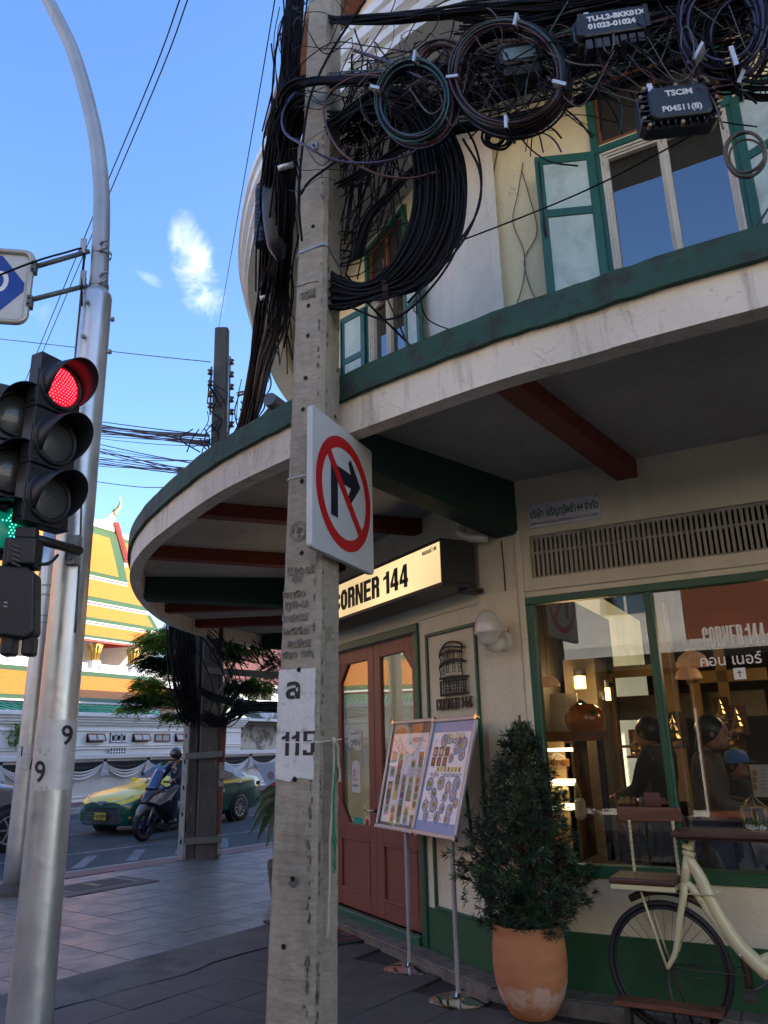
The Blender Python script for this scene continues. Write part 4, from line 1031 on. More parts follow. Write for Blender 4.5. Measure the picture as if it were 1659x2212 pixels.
# ============================ condensed poster letters, drawn as shapes
def glyph(ch,w,h,t):
 """outline pieces (convex polygons) of a heavy condensed letter in a w x h cell with stroke t"""
 P=[]
 r=lambda a,b,c,d:P.append([(a,c),(b,c),(b,d),(a,d)])
 k=t*0.62
 def ringc(x0,x1,y0,y1,gap=None):
  c=t*0.8
  P.append([(x0,y0+c),(x0+t,y0+c),(x0+t,y1-c),(x0,y1-c)])
  P.append([(x0,y0+c),(x0+c,y0),(x1-c,y0),(x1,y0+c),(x1,y0+c*1.05),(x0,y0+c*1.05)])
  P.append([(x0,y1-c*1.05),(x1,y1-c*1.05),(x1,y1-c),(x1-c,y1),(x0+c,y1),(x0,y1-c)])
  if gap:P.append([(x1-t,y0+c),(x1,y0+c),(x1,gap[0]),(x1-t,gap[0])]);P.append([(x1-t,gap[1]),(x1,gap[1]),(x1,y1-c),(x1-t,y1-c)])
  else:P.append([(x1-t,y0+c),(x1,y0+c),(x1,y1-c),(x1-t,y1-c)])
 if ch=='C':ringc(0,w,0,h,(h*.40,h*.62))
 elif ch in 'O0':ringc(0,w,0,h)
 elif ch=='R':
  r(0,t,0,h);r(t,w-k,h-k,h);P.append([(w-t,h*.52),(w,h*.58),(w,h-k),(w-k,h),(w-t,h)]);r(t,w-t,h*.46,h*.46+k);P.append([(w-t,h*.46),(w-k*.5,h*.46),(w,h*.56),(w-t,h*.56)])
  P.append([(w-t,0),(w,0),(w,h*.40),(w-k*.5,h*.47),(w-t,h*.47)])
 elif ch=='N':r(0,t*.92,0,h);r(w-t*.92,w,0,h);P.append([(t*.3,h),(t*.92,h),(w-t*.3,0),(w-t*.92,0)]);P.append([(t*.92,h),(t*1.1,h),(w-t*.92,h*.2),(w-t*.92,0)])
 elif ch=='E':r(0,t,0,h);r(t,w,0,k);r(t,w,h-k,h);r(t,w*.92,h*.5-k*.5,h*.5+k*.5)
 elif ch=='1':r(w-t,w,0,h);P.append([(w-t,h*.86),(w-t,h*.70),(w-t*2.0,h*.66),(w-t*2.0,h*.78)][::-1])
 elif ch=='4':r(w-t*1.25,w-t*.25,0,h);r(0,w,h*.20,h*.20+k);P.append([(0,h*.20+k),(t*.8,h*.20+k),(w-t*1.25,h*.80),(w-t*1.25,h)])
 elif ch=='5':r(0,w,h-k,h);r(0,t,h*.50,h-k);r(0,w-k,h*.50,h*.50+k);r(w-t,w,k,h*.50+k*.4);r(0,w-k*.5,0,k);r(0,t,k,h*.22)
 elif ch=='9':ringc(0,w,h*.42,h);r(w-t,w,k*.8,h*.5);P.append([(0,t*.8),(t*.8,0),(w-t*.8,0),(w,t*.8),(w,t*.95),(0,t*.95)]);r(0,t,t*.8,h*.20)
 elif ch=='7':r(0,w,h-k,h);P.append([(w*.25,0),(w*.25+t,0),(w,h-k),(w-t,h-k)])
 return P
def poster(word,fr,u0,u1,w,z0,z1,depth=.002,slope=0.0,tk=0.36,gap=0.14,mb=None,wmap=None):
 """letters between u0 and u1; wmap(u, z) may bend the result onto a curved surface"""
 rel={'1':.70,' ':.35,'N':1.08}
 ws=[rel.get(c,1.0) for c in word];tot=sum(ws)+gap*(len(word)-1);s=(u1-u0)/tot;x=u0;mb=mb or MB()
 for c,wd_ in zip(word,ws):
  cw=wd_*s
  if c!=' ':
   for poly in glyph(c,cw,z1-z0,s*tk):
    pts=[(x+a,z0+b+slope*(x+a-u0)) for a,b in poly]
    if wmap is None:mb.prism(fr,pts,w,w+depth)
    else:mb.add([wmap(a,b) for a,b in pts],[tuple(range(len(pts)))])
  x+=cw+gap*s
 return mb
for o in[o for o in sg.children if o.name.startswith('lettering')][:2]:bpy.data.objects.remove(o)
uE=FA.px(882,1260,SW1)[0];uS=FA.px(722,1330,SW1)[0]
obj('lettering',poster('CORNER 144',FA,uS,uE,SW1+.0005,SZ0+.085,SZ0+.27,.004,tk=.38),MT['letgreen'],sg)
for o in[o for o in fr_.children if o.name.startswith('lettering')][:1]:bpy.data.objects.remove(o)
a0=FC.px(1521,1398,-.028);a1=FC.px(1656,1390,-.028)
obj('lettering',poster('CORNER 144',FC,a0[0],a1[0],-.0285,a0[1]-.005,a0[1]+.125,.001,tk=.44),MT['frost'],fr_)
for o in list(em2.children):
 if o.name.startswith('lettering'):bpy.data.objects.remove(o)
obj('lettering',poster('CORNER 144',FA,u0_ if False else E_(*ex(872,1450))[0],E_(*ex(1155,1420))[0],.022,E_(*ex(900,1445))[1],E_(*ex(900,1445))[1]+.085,.012,tk=.24),MT['bronze'],em2)
# ============================ the concrete utility pole in front
PB=np.array([-0.405,3.98])
PTOP=np.array([-0.30,3.98])
PH=9.0
p_lo=at_y(655,2100,3.98);p_hi=at_y(701,60,3.98)
def pole_c(z):
 t=(z-p_lo[2])/(p_hi[2]-p_lo[2]);return np.array([p_lo[0]+(p_hi[0]-p_lo[0])*t,3.98])
AZP=R(90-(-21))
fdir=np.array([math.sin(AZP),math.cos(AZP)]);ndir=np.array([fdir[1],-fdir[0]])
def pole_w(z):return max(0.105,0.246-0.0125*z),max(0.12,0.285-0.0155*z)
class PoleFrame(Frame):
 def __init__(s):s.z=np.array([0,0,1.0]);s.u=np.array([fdir[0],fdir[1],0.0]);s.n=np.array([ndir[0],ndir[1],0.0]);s.o=np.zeros(3)
 def __call__(s,u,w,z):
  c=pole_c(z);fwid,swid=pole_w(z)
  return np.array([c[0],c[1],z])+s.u*u+s.n*(w+swid/2)
FP=PoleFrame()
class PoleSide(Frame):
 def __init__(s):s.z=np.array([0,0,1.0]);s.u=-FP.n;s.n=FP.u;s.o=np.zeros(3)
 def __call__(s,u,w,z):
  c=pole_c(z);fwid,swid=pole_w(z)
  return np.array([c[0],c[1],z])+s.u*u+s.n*(w+fwid/2)
FPS=PoleSide()
up_=thing('utility_pole','tall square concrete utility pole stencilled 115 on a white band','utility pole',(p_lo[0],3.98,0))
m=MB()
def section(z):
 f_,s_=pole_w(z);c=pole_c(z);ch=0.022
 gd=0.045 if z<2.05 else(0.045*max(0,1-(z-2.05)/.09))
 gw=s_*0.24
 pts=[(-f_/2+ch,s_/2),(f_/2-ch,s_/2),(f_/2,s_/2-ch),(f_/2,gw),(f_/2-gd,gw*.72),(f_/2-gd,-gw*.72),(f_/2,-gw),(f_/2,-s_/2+ch),(f_/2-ch,-s_/2),(-f_/2+ch,-s_/2),(-f_/2,-s_/2+ch),
 (-f_/2,-gw),(-f_/2+gd,-gw*.72),(-f_/2+gd,gw*.72),(-f_/2,gw),(-f_/2,s_/2-ch)]
 return[np.array([c[0],c[1],z])+FP.u*a+FP.n*b for a,b in pts]
zs=sorted(list(np.linspace(-.05,2.0,60))+[2.05,2.08,2.11,2.14]+list(np.linspace(2.2,PH,120)))
V=[]
prng=np.random.default_rng(3)
for z in zs:
 s_=section(z)
 for k,p in enumerate(s_):
  a=0.0008 if k in(0,1,2,15) else 0.0014
  if k in(1,2):a=0.0024
  V.append(p+prng.normal(0,a,3)*np.array([1,1,0]))
n_=16
F=[(j*n_+i,j*n_+(i+1)%n_,(j+1)*n_+(i+1)%n_,(j+1)*n_+i) for j in range(len(zs)-1) for i in range(n_)]
F=[f[::-1] for f in F]
F.append(tuple((len(zs)-1)*n_+i for i in range(n_))[::-1])
m.add(V,F)
shaft=obj('shaft',m,MT['concrete'],up_)
def fpx(x,y):
 z=2.0
 for _ in range(6):
  o_=FP(0,0,z);r_=on_plane(x,y,o_,FP.n);z=r_[2]
 return float((r_-FP(0,0,z))@FP.u),float(z)
def spx(x,y):
 z=2.0
 for _ in range(6):
  o_=FPS(0,0,z);r_=on_plane(x,y,o_,FPS.n);z=r_[2]
 return float((r_-FPS(0,0,z))@FPS.u),float(z)
def fface(mb,u0,u1,z0,z1,w=.0055,ragged=0.0,seg=14):
 P=[(u0+(u1-u0)*k/seg,z0+random.uniform(-ragged,ragged)) for k in range(seg+1)]+[(u1-(u1-u0)*k/seg,z1+random.uniform(-ragged,ragged)) for k in range(seg+1)]
 mb.add([FP(a,w,b) for a,b in P],[tuple(range(len(P)))])
zb0=fpx(635,1683)[1];zb1=fpx(645,1445)[1];fw_=pole_w(1.7)[0]/2-.012
m=MB()
nb_=10
for k in range(nb_):
 a,b=zb0+(zb1-zb0)*k/nb_,zb0+(zb1-zb0)*(k+1)/nb_
 P=[(-fw_-.006+random.uniform(-.003,.003),a),(fw_+random.uniform(-.006,.001),a),(fw_+random.uniform(-.006,.001),b),(-fw_-.006+random.uniform(-.003,.003),b)]
 if k==0:P=[(-fw_-.006,a+.004),(-.03,a-.012),(.02,a+.006),(fw_,a-.004)]+P[2:]
 m.add([FP(c,.0045,d) for c,d in P],[tuple(range(len(P)))])
obj('white_band',m,MT['whiteband'],up_)
z115a=fpx(642,1632)[1];z115b=fpx(642,1580)[1]
u115=fpx(608,1605)[0]
class FPz(PoleFrame):
 pass
m=MB()
for ch,x0,x1 in(('1',611,626),('1',633,648),('5',656,681)):
 a=fpx(x0,1605)[0];b=fpx(x1,1605)[0]
 for poly in glyph(ch,b-a,z115b-z115a,.021):
  pts=[(a+p,z115a+q) for p,q in poly];m.add([FP(p,.0062,q) for p,q in pts],[tuple(range(len(pts)))])
obj('number_115',m,MT['blackpaint'],up_)
def ftext(body,xl,xr,ybase,yt,mat,w=.005,depth=.003,bold=0.0,name='cast_lettering',slope=0.0):
 (a,z0)=fpx(xl,ybase);(b,z1)=fpx(xr,yt)
 z0=fpx((xl+xr)/2,ybase)[1];z1=fpx((xl+xr)/2,yt)[1]
 c_=FP(0,0,(z0+z1)/2);fl=Frame((c_[0],c_[1],0),AZP);fl.o=np.array([c_[0],c_[1],0.0])
 h=(z1-z0)
 t1=text_mb(body,fl,0,0,0,h*1.35,depth,bold=bold);V=np.vstack(t1.v)-fl.o;e0,e1=(V@fl.u).min(),(V@fl.u).max()
 k=(b-a)/(e1-e0)
 return obj(name,text_mb(body,fl,a-e0*k,w-depth/2,z0,h*1.35,depth,xs=k,bold=bold),mat,up_)
ftext('ล',618,650,1508,1463,MT['blackpaint'],bold=.004,name='stencil_letter')
for body,xl,xr,yb,yt in(('น.๑๐.๐๕',622,680,1240,1218),('GW',632,656,1258,1243),('๒๓๕๐',612,660,1290,1272),('กูค-ม',616,665,1312,1294),('๒๔๔๕',610,665,1342,1322),('๒๕๕๐',612,668,1370,1352),('๒๗/๓๕',622,672,1397,1378),('๙๓๐ ตก',610,676,1420,1402),('๑๙๕๕',650,682,645,622)):
 ftext(body,xl,xr,yb,yt,MT['engrave'],w=.004,depth=.005,bold=.0018)
m=MB()
for k in range(150):
 z=random.uniform(.2,5.2) if k%3 else random.uniform(.2,1.9);FR,u0=((FP,pole_w(z)[0]/2-.030+random.gauss(0,.006)) if k%2 else(FPS,-pole_w(z)[1]/2+.030+abs(random.gauss(0,.010))))
 a,b=random.uniform(.003,.010),random.uniform(.006,.028)
 m.add([FR(u0+a*math.cos(t)*random.uniform(.5,1.2),.0035 if FR is FP else.0045,z+b*math.sin(t)*random.uniform(.5,1.2)) for t in np.linspace(0,6.283,10)[:-1]],[tuple(range(9))])
obj('chipped_edges',m,pmat('exposed_aggregate',(.13,.115,.095),.95,var=.5,scale=60,bump=1.0,bscale=90),up_,kind='stuff')
cu_,cz_=fpx(646,1148)
m=MB()
for rr in(.052,.040):m.tube([FP(cu_+rr*math.cos(t),.003,cz_+rr*math.sin(t)) for t in np.linspace(0,2*math.pi,33)],.0022,5,cap=False)
for k in range(26):
 a,r_=random.uniform(0,6.28),random.uniform(0,.034);m.obox(FP(cu_+r_*math.cos(a),.002,cz_+r_*math.sin(a)),random.uniform(.003,.008),.003,random.uniform(.002,.006))
obj('cast_emblem',m,MT['engrave'],up_)
me=None
for(x,y,f_) in((677,490,0),(667,661,0),(666,726,0),(661,817,0),(656,885,0),(653,1195,0),(647,1447,0),(638,1683,0),(634,1898,0),(614,2044,0),(653,1040,0),(731,505,1),(727,800,1),(722,900,1)):
 c_=fpx(x,y) if f_==0 else spx(x,y)
 FR=FP if f_==0 else FPS
 m=MB();rr=.0115
 P=[(c_[0]+rr*random.uniform(.85,1.2)*math.cos(t),c_[1]+rr*random.uniform(.9,1.25)*math.sin(t)) for t in np.linspace(0,2*math.pi,14)[:-1]]
 m.add([FR(a,.0068,b) for a,b in P],[tuple(range(len(P)))]);obj('bolt_hole',m,MT['hole'],up_)
c_=fpx(634,1905);m=MB();P=[(c_[0]+.026*random.uniform(.6,1.2)*math.cos(t),c_[1]+.022*random.uniform(.6,1.3)*math.sin(t)) for t in np.linspace(0,2*math.pi,18)[:-1]]
m.add([FP(a,.0058,b) for a,b in P],[tuple(range(len(P)))]);obj('stain',m,pmat('dark_patch',(0.10,0.095,0.085),.95),up_)
m=MB();m.tube(spline([FP(*(lambda a:(a[0],.003,a[1]))(fpx(x,y))) for x,y in((634,622),(650,618),(668,611),(690,609))],5),.0022,4);obj('crack',m,MT['hole'],up_)
def strap(z,tilt,mat,wid=.014):
 pts=[]
 f_,s_=pole_w(z);e=.006;f_+=e*2;s_+=e*2;ch=.024
 c=pole_c(z)
 for a,b in[(-f_/2,-s_/2),(-f_/2,s_/2-ch),(-f_/2+ch,s_/2),(f_/2-ch,s_/2),(f_/2,s_/2-ch),(f_/2,-s_/2)]:
  pts.append(np.array([c[0],c[1],z+tilt[0]*a+tilt[1]*b])+FP.u*a+FP.n*b)
 m=MB();h_=np.array([0,0,wid/2])
 for i in range(len(pts)-1):m.quad(pts[i]-h_,pts[i+1]-h_,pts[i+1]+h_,pts[i]+h_)
 return obj('steel_strap',m,mat,up_,solid=.0016)
strap(fpx(665,548)[1],(.12,.25),MT['galv']);strap(fpx(645,1025)[1],(.05,-.1),MT['galv'],.010);strap(fpx(640,1600)[1],(-.02,-.05),MT['whiteband'],.006)
c_=fpx(680,318);m=MB();P=[(c_[0]-.022,c_[1]-.026),(c_[0]+.022,c_[1]-.022),(c_[0]+.022,c_[1]+.024),(c_[0]-.02,c_[1]+.02)]
b_=MB();b_.add([FP(a,.004,b) for a,b in P]+[FP(a,.012,b) for a,b in P],[(3,2,1,0),(4,5,6,7),(0,1,5,4),(1,2,6,5),(2,3,7,6),(3,0,4,7)])
b_.cyl(FP(c_[0]+.002,.012,c_[1]+.0),FP(c_[0]+.002,.035,c_[1]-.0),.009,.009,6);obj('bolt_plate',b_,MT['galv'],up_)
sp=thing('tied_string','frayed white and green string tied to the pole strap and hanging down','string',FPS(.02,.02,1.0))
S_=lambda x,y,w=.015:FPS(*(lambda a:(a[0],w,a[1]))(spx(x,y)))
m=MB()
for k in range(9):
 j=lambda s=2.0:random.uniform(-s,s)
 m.tube(spline([S_(712+j(1),1597,.02),S_(713+j(),1640,.02),S_(712+j(),1720,.015),S_(707+j(),1800),S_(706+j(),1880),S_(703+j(3),1960),S_(702+j(4),2025+j(6))],5),.0026,4)
for k in range(6):m.tube(spline([S_(709+j(1),1600,.02),S_(722+j(),1612,.022),S_(725+j(),1650,.015),S_(727+j(3),1668),S_(728+j(4),1690)],5),.0024,4)
m.ell(S_(712,1600,.02),.012,.012,.018)
obj('white_strands',m,MT['rope'],sp)
m=MB()
for k in range(3):m.tube(spline([S_(717,1625,.02),S_(715+j(1),1680,.02),S_(713+j(),1740,.02),S_(716+j(),1830,.018),S_(715+j(3),1870+k*8,.018)],5),.0028,4)
for k in range(14):m.tube([S_(726+j(4),1660+j(3)),S_(726+j(6),1660+j(5))],.0015,3)
for k in range(14):m.tube([S_(716+j(4),1810+j(6)),S_(716+j(6),1815+j(9))],.002,3)
obj('green_strands',m,MT['ropegreen'],sp)
# ============================ no-right-turn sign on the pole
TLp=(667,872)
fsd=FPS
nrt=thing('no_right_turn_sign','white road sign with red ring and struck-out black right turn arrow on the pole','road sign',FPS(0.0,.05,2.25))
A0=at_y(675,872,3.60)
A1p=dir_of(803,975)
z_t=A0[2];A1=at_z(803,975,z_t)
dirS=(A1-A0)[:2];wS=np.linalg.norm(dirS);dirS/=wS
FSN=Frame((A0[0],A0[1]),math.atan2(dirS[0],dirS[1]))
zb_s=FSN.px(683,1185,0)[1]
SH=z_t-zb_s
def rounded(u0,u1,z0,z1,r,k=5):
 P=[]
 for cx_,cz_,a0 in((u1-r,z0+r,-90),(u1-r,z1-r,0),(u0+r,z1-r,90),(u0+r,z0+r,180)):
  for q in range(k+1):t=R(a0+90*q/k);P.append((cx_+r*math.cos(t),cz_+r*math.sin(t)))
 return P
m=MB();m.prism(FSN,rounded(0,wS,zb_s,z_t,.022),-.032,0);obj('panel',m,MT['signwhite'],nrt,bevel=.003)
cz=(zb_s+z_t)/2;cu=wS/2;rad=min(wS,SH)/2*.90;ell_=1.0
rz=SH/2*.84;ru=wS/2*.90
def annulus(mb,fr,cu,cz,r0u,r0z,r1u,r1z,w,n=56):
 V=[];
 for k in range(n):
  t=2*math.pi*k/n;V.append(fr(cu+r0u*math.cos(t),w,cz+r0z*math.sin(t)));V.append(fr(cu+r1u*math.cos(t),w,cz+r1z*math.sin(t)))
 mb.add(V,[(2*k,2*k+1,2*((k+1)%n)+1,2*((k+1)%n)) for k in range(n)])
m=MB();annulus(m,FSN,cu,cz,ru*.80,rz*.80,ru,rz,.0016);obj('red_ring',m,MT['signred'],nrt)
m=MB();N2=lambda a,b:(cu+a*ru,cz+b*rz)
m.add([FSN(p[0],.0024,p[1]) for p in(N2(-.56,.68),N2(-.68,.56),N2(.56,-.68),N2(.68,-.56))],[(0,1,2,3)]);obj('red_bar',m,MT['signred'],nrt)
m=MB()
for poly in([(-.50,-.50),(-.26,-.50),(-.26,.28),(-.50,.50)],[(-.50,.50),(-.26,.16),(.22,.16),(.22,.42),(-.36,.42)][::1],[(.22,.70),(.60,.29),(.22,-.12),(.13,-.12),(.13,.0),(.22,.16),(.22,.42),(.13,.60)]):
 pts=[N2(*p) for p in poly];m.add([FSN(a,.0014,b) for a,b in pts],[tuple(range(len(pts)))])
obj('black_arrow',m,MT['signblack'],nrt)
m=MB();
for zz in(zb_s+.10,z_t-.10):m.box(FSN,.03,wS-.03,-.045,-.032,zz-.015,zz+.015)
obj('bracket',m,MT['galv'],nrt)
# ============================ silver street lamp post, near
LP=np.array([-1.80,4.40])
def lamp_c(z):
 a=at_y(69,2150,4.4);b=at_y(210,640,4.4);t=(z-a[2])/(b[2]-a[2]);return np.array([a[0]+(b[0]-a[0])*t,4.40])
z_sh=at_y(210,632,4.4)[2]
sl=thing('street_lamp_post','thick silver painted lamp post with its top curving left and two black figures 9','street lamp',(lamp_c(0)[0],4.4,0))
m=MB();zz=np.linspace(0,z_sh-.04,24);m.tube([(*lamp_c(z),z) for z in zz]+[(*lamp_c(z_sh-.015),z_sh-.015),(*lamp_c(z_sh),z_sh+.01)],list(.112-.0042*zz)+[.086,.066],40)
obj('base_tube',m,MT['silver'],sl)
arm_px=[(212,640,4.4),(216,560,4.4),(219,480,4.4),(219,410,4.4),(209,310,4.38),(186,205,4.35),(157,110,4.3),(127,45,4.25),(97,-12,4.2),(60,-70,4.15)]
pts=spline([at_y(*p) for p in arm_px],8)
m=MB();m.tube(pts,np.linspace(.060,.040,len(pts)),24);obj('curved_arm',m,pmat('dull_silver_paint',(0.36,.36,.355),.45,metal=.5,var=.12,bump=.2,bscale=12),sl)
def lpt(ang,rr,z):c=lamp_c(z);return np.array([c[0]+rr*math.cos(ang),c[1]+rr*math.sin(ang),z])
for(x,y) in((188,672),(238,690),(180,745),(232,760)):
 z=at_y(x,y,4.4)[2];xx=at_y(x,y,4.3)[0];dx=np.clip((xx-lamp_c(z)[0])/.09,-1,1);a=-math.acos(dx)
 m=MB();m.cyl(lpt(a,.085,z),lpt(a,.125,z),.008,.008,8);m.cyl(lpt(a,.105,z),lpt(a,.122,z),.016,.016,6);obj('bolt',m,MT['galv'],sl)
zn0,zn1=at_y(95,1708,4.3)[2],at_y(105,1555,4.3)[2]
m=MB();m.tube([(*lamp_c(z),z) for z in np.linspace(zn0,zn1,5)],[.1135-.0042*z for z in np.linspace(zn0,zn1,5)],40,cap=False);obj('number_band',m,MT['silver_band'],sl)
def on_lamp(x,y):
 z=1.5
 for _ in range(5):
  c=lamp_c(z);rr=.1165-.0042*z;d=dir_of(x,y);o2=CO[:2]-c;d2=d[:2]
  a=d2@d2;b=2*o2@d2;cc=o2@o2-rr*rr;disc=max(0,b*b-4*a*cc);t=(-b-math.sqrt(disc))/(2*a);p=CO+d*t;z=p[2]
 return p
def px_glyph(ch,x0,x1,y0,y1,tk,fn,shear=0.0):
 m=MB()
 for poly in glyph(ch,x1-x0,y1-y0,tk):
  P=[]
  for i in range(len(poly)):
   a=np.array(poly[i]);b=np.array(poly[(i+1)%len(poly)])
   for s in range(3):P.append(a+(b-a)*s/3)
  m.add([fn(x0+p[0]+shear*p[1],y1-p[1]) for p in P],[tuple(range(len(P)))])
 return m
def px_text(ch,x0,x1,y0,y1,fn,bold):
 t1=text_mb(ch,WORLD,0,0,0,1.0,0,bold=bold);V=np.vstack(t1.v);a,b,c,d=V[:,0].min(),V[:,0].max(),V[:,2].min(),V[:,2].max();m=MB();n0=0
 for f in t1.f:
  P=V[list(f)];c0=P.mean(0);tri=[(c0,P[i],P[(i+1)%len(P)]) for i in range(len(P))] if len(P)>3 else[tuple(P)]
  for _ in range(2):tri=[q for a_,b_,c_ in tri for q in((a_,(a_+b_)/2,(a_+c_)/2),(b_,(b_+c_)/2,(a_+b_)/2),(c_,(a_+c_)/2,(b_+c_)/2),((a_+b_)/2,(b_+c_)/2,(a_+c_)/2))]
  for q in tri:m.add([fn(x0+(v[0]-a)/(b-a)*(x1-x0),y1-(v[2]-c)/(d-c)*(y1-y0)) for v in q],[(0,1,2)])
 return m
obj('number_9',px_text('9',133,158,1566,1610,on_lamp,.016),MT['blackpaint'],sl)
obj('number_9',px_text('9',75,98,1643,1691,on_lamp,.016),MT['blackpaint'],sl)
m=MB();m.tube(spline([lpt(-2.7,.10,z_sh+.3),lpt(-2.6,.098,4.0),lpt(-2.3,.10,3.7),lpt(-2.6,.105,3.4)],5),.006,6);m.tube(spline([lpt(-1.0,.10,3.0),lpt(-.8,.105,2.6),lpt(-.7,.107,2.2)],5),.006,6)
obj('wire',m,MT['cable_grey'],sl)
# ---- street name sign carried on two arms of the lamp post
ns=thing('street_name_sign','blue Thai street name sign with pointed end in a rounded metal frame','street sign',at_y(20,640,4.2))
z_a=at_y(72,560,4.3)[2]
E0=at_y(72,548,4.15);E1_=at_y(-10,572,4.15)
dS=np.array([0.985,0.17]);FN=Frame((E0[0],E0[1]),math.atan2(dS[0],dS[1]))
zt=E0[2]+.0;zb2=FN.px(66,698,0)[1]
m=MB();P=rounded(-1.35,0.0,zb2,zt,.05);
for w_,r_ in((0.0,.019),):m.tube([FN(a,w_,b) for a,b in P+P[:1]],r_,10,cap=False)
obj('frame',m,MT['goldframe'],ns)
m=MB();m.prism(FN,rounded(-1.35,0,zb2,zt,.05),-.012,-.004);obj('panel',m,MT['signgrey'],ns)
hs=zt-zb2;m=MB();tipu=-.03
P=[(-1.3,zb2+.03),(tipu-.32*hs,zb2+.03),(tipu,zb2+hs*.44),(tipu,zb2+hs*.56),(tipu-.30*hs,zt-.03),(-1.3,zt-.03)]
m.add([FN(a,-.0025,b) for a,b in P],[tuple(range(len(P)))]);obj('blue_field',m,MT['signblue'],ns)
obj('lettering',text_mb('บำรุงเมือง',FN,-.115,-.002,zb2+hs*.42,hs*.52,.001,bold=.004,align='RIGHT',xs=.9),MT['white'],ns)
obj('lettering',text_mb('ถ.',FN,-.150,-.002,zb2+hs*.12,hs*.30,.001,bold=.003,align='RIGHT'),MT['white'],ns)
m=MB()
for(x0,y0,x1,y1) in((70,578,192,543),(66,648,188,617)):
 a=at_y(x0,y0,4.17);b=at_y(x1,y1,4.36);m.tube([a,b],.016,12)
obj('arm',m,MT['darkpipe'],ns)
m=MB()
for y0 in(545,614):
 c=at_y(206,y0,4.4);cc=lamp_c(c[2])
 m.obox((c[0]-.055,4.33,c[2]),.018,.006,.055);m.obox((c[0]-.062,4.36,c[2]-.005),.004,.035,.05)
 m.lathe([(.064,-.012),(.064,.012)],(cc[0]+.004,4.4,c[2]-.02),24)
 for dz in(.03,-.03):
  m.cyl((c[0]+.05,4.34,c[2]+dz),(c[0]+.105,4.32,c[2]+dz+.004),.006,.006,8);m.cyl((c[0]+.095,4.322,c[2]+dz+.003),(c[0]+.108,4.318,c[2]+dz+.004),.011,.011,6);m.cyl((c[0]+.055,4.338,c[2]+dz),(c[0]+.07,4.332,c[2]+dz),.012,.012,6)
obj('clamp',m,MT['galv'],ns)
for y0 in(575,650):
 m=MB();q_=FN.px(72,y0,.0);m.box(FN,.0,.03,-.03,.02,q_[1]-.05,q_[1]+.03)
 for dz in(-.03,.01):m.cyl(FN(.012,.02,q_[1]+dz),FN(.012,.035,q_[1]+dz),.008,.008,6)
 obj('end_bracket',m,MT['darkpipe'],ns)
nw=MB();nw.tube(spline([at_y(-15,600,4.05),at_y(40,578,4.07),at_y(90,560,4.1),at_y(140,546,4.25),at_y(178,537,4.33),at_y(181,560,4.33),at_y(177,600,4.33),at_y(177,660,4.3)],6),.0065,6)
tag(obj('sign_cable',nw,MT['cable']),'thin black cable looping over the upper arm of the street name sign','cable')
# ============================ second silver post with conduit, further back
L2=np.array([-4.42,9.8])
sl2=thing('silver_post','slimmer silver post with clamped conduit and two small figures 7','post',(L2[0],L2[1],0))
def l2c(z):a=at_y(28,1932,9.8);b=at_y(103,1205,9.8);t=z/b[2];return np.array([a[0]+(b[0]-a[0])*t,9.8])
m=MB();z_=np.linspace(0,4.35,10);m.tube([(*l2c(z),z) for z in z_],.125-.008*z_,32);obj('tube',m,MT['silver'],sl2)
m=MB();m.lathe([(.24,0),(.24,.05),(.16,.10),(.13,.11)],(*l2c(0),0),24);obj('footing',m,MT['concrete_dark'],sl2)
m=MB();z0c=at_y(75,1340,9.7)[2];m.tube([(l2c(z)[0]-.06-.09,9.68,z) for z in(z0c,3.0,4.3)],.055,16);obj('conduit',m,MT['silver'],sl2)
m=MB()
for y0 in(1265,1285,1330,1345):z=at_y(95,y0,9.75)[2];m.lathe([(.108,-.008),(.108,.008)],(*l2c(z),z),24)
obj('bands',m,MT['galv'],sl2)
def on_l2(x,y):
 z=1.5
 for _ in range(5):
  c=l2c(z);rr=.127-.008*z;d=dir_of(x,y);o2=CO[:2]-c;d2=d[:2];a=d2@d2;b=2*o2@d2;cc=o2@o2-rr*rr;t=(-b-math.sqrt(max(0,b*b-4*a*cc)))/(2*a);p=CO+d*t;z=p[2]
 return p
zz0,zz1=at_y(40,1665,9.7)[2],at_y(50,1612,9.7)[2]
m=MB();m.tube([(*l2c(z),z) for z in(zz0,zz1)],[.126-.008*z for z in(zz0,zz1)],32,cap=False);obj('number_band',m,MT['silver_band'],sl2)
obj('number_7',px_glyph('7',60,72,1637,1662,3.2,on_l2),MT['blackpaint'],sl2)
obj('number_7',px_glyph('7',42,50,1612,1634,3.0,on_l2),MT['blackpaint'],sl2)
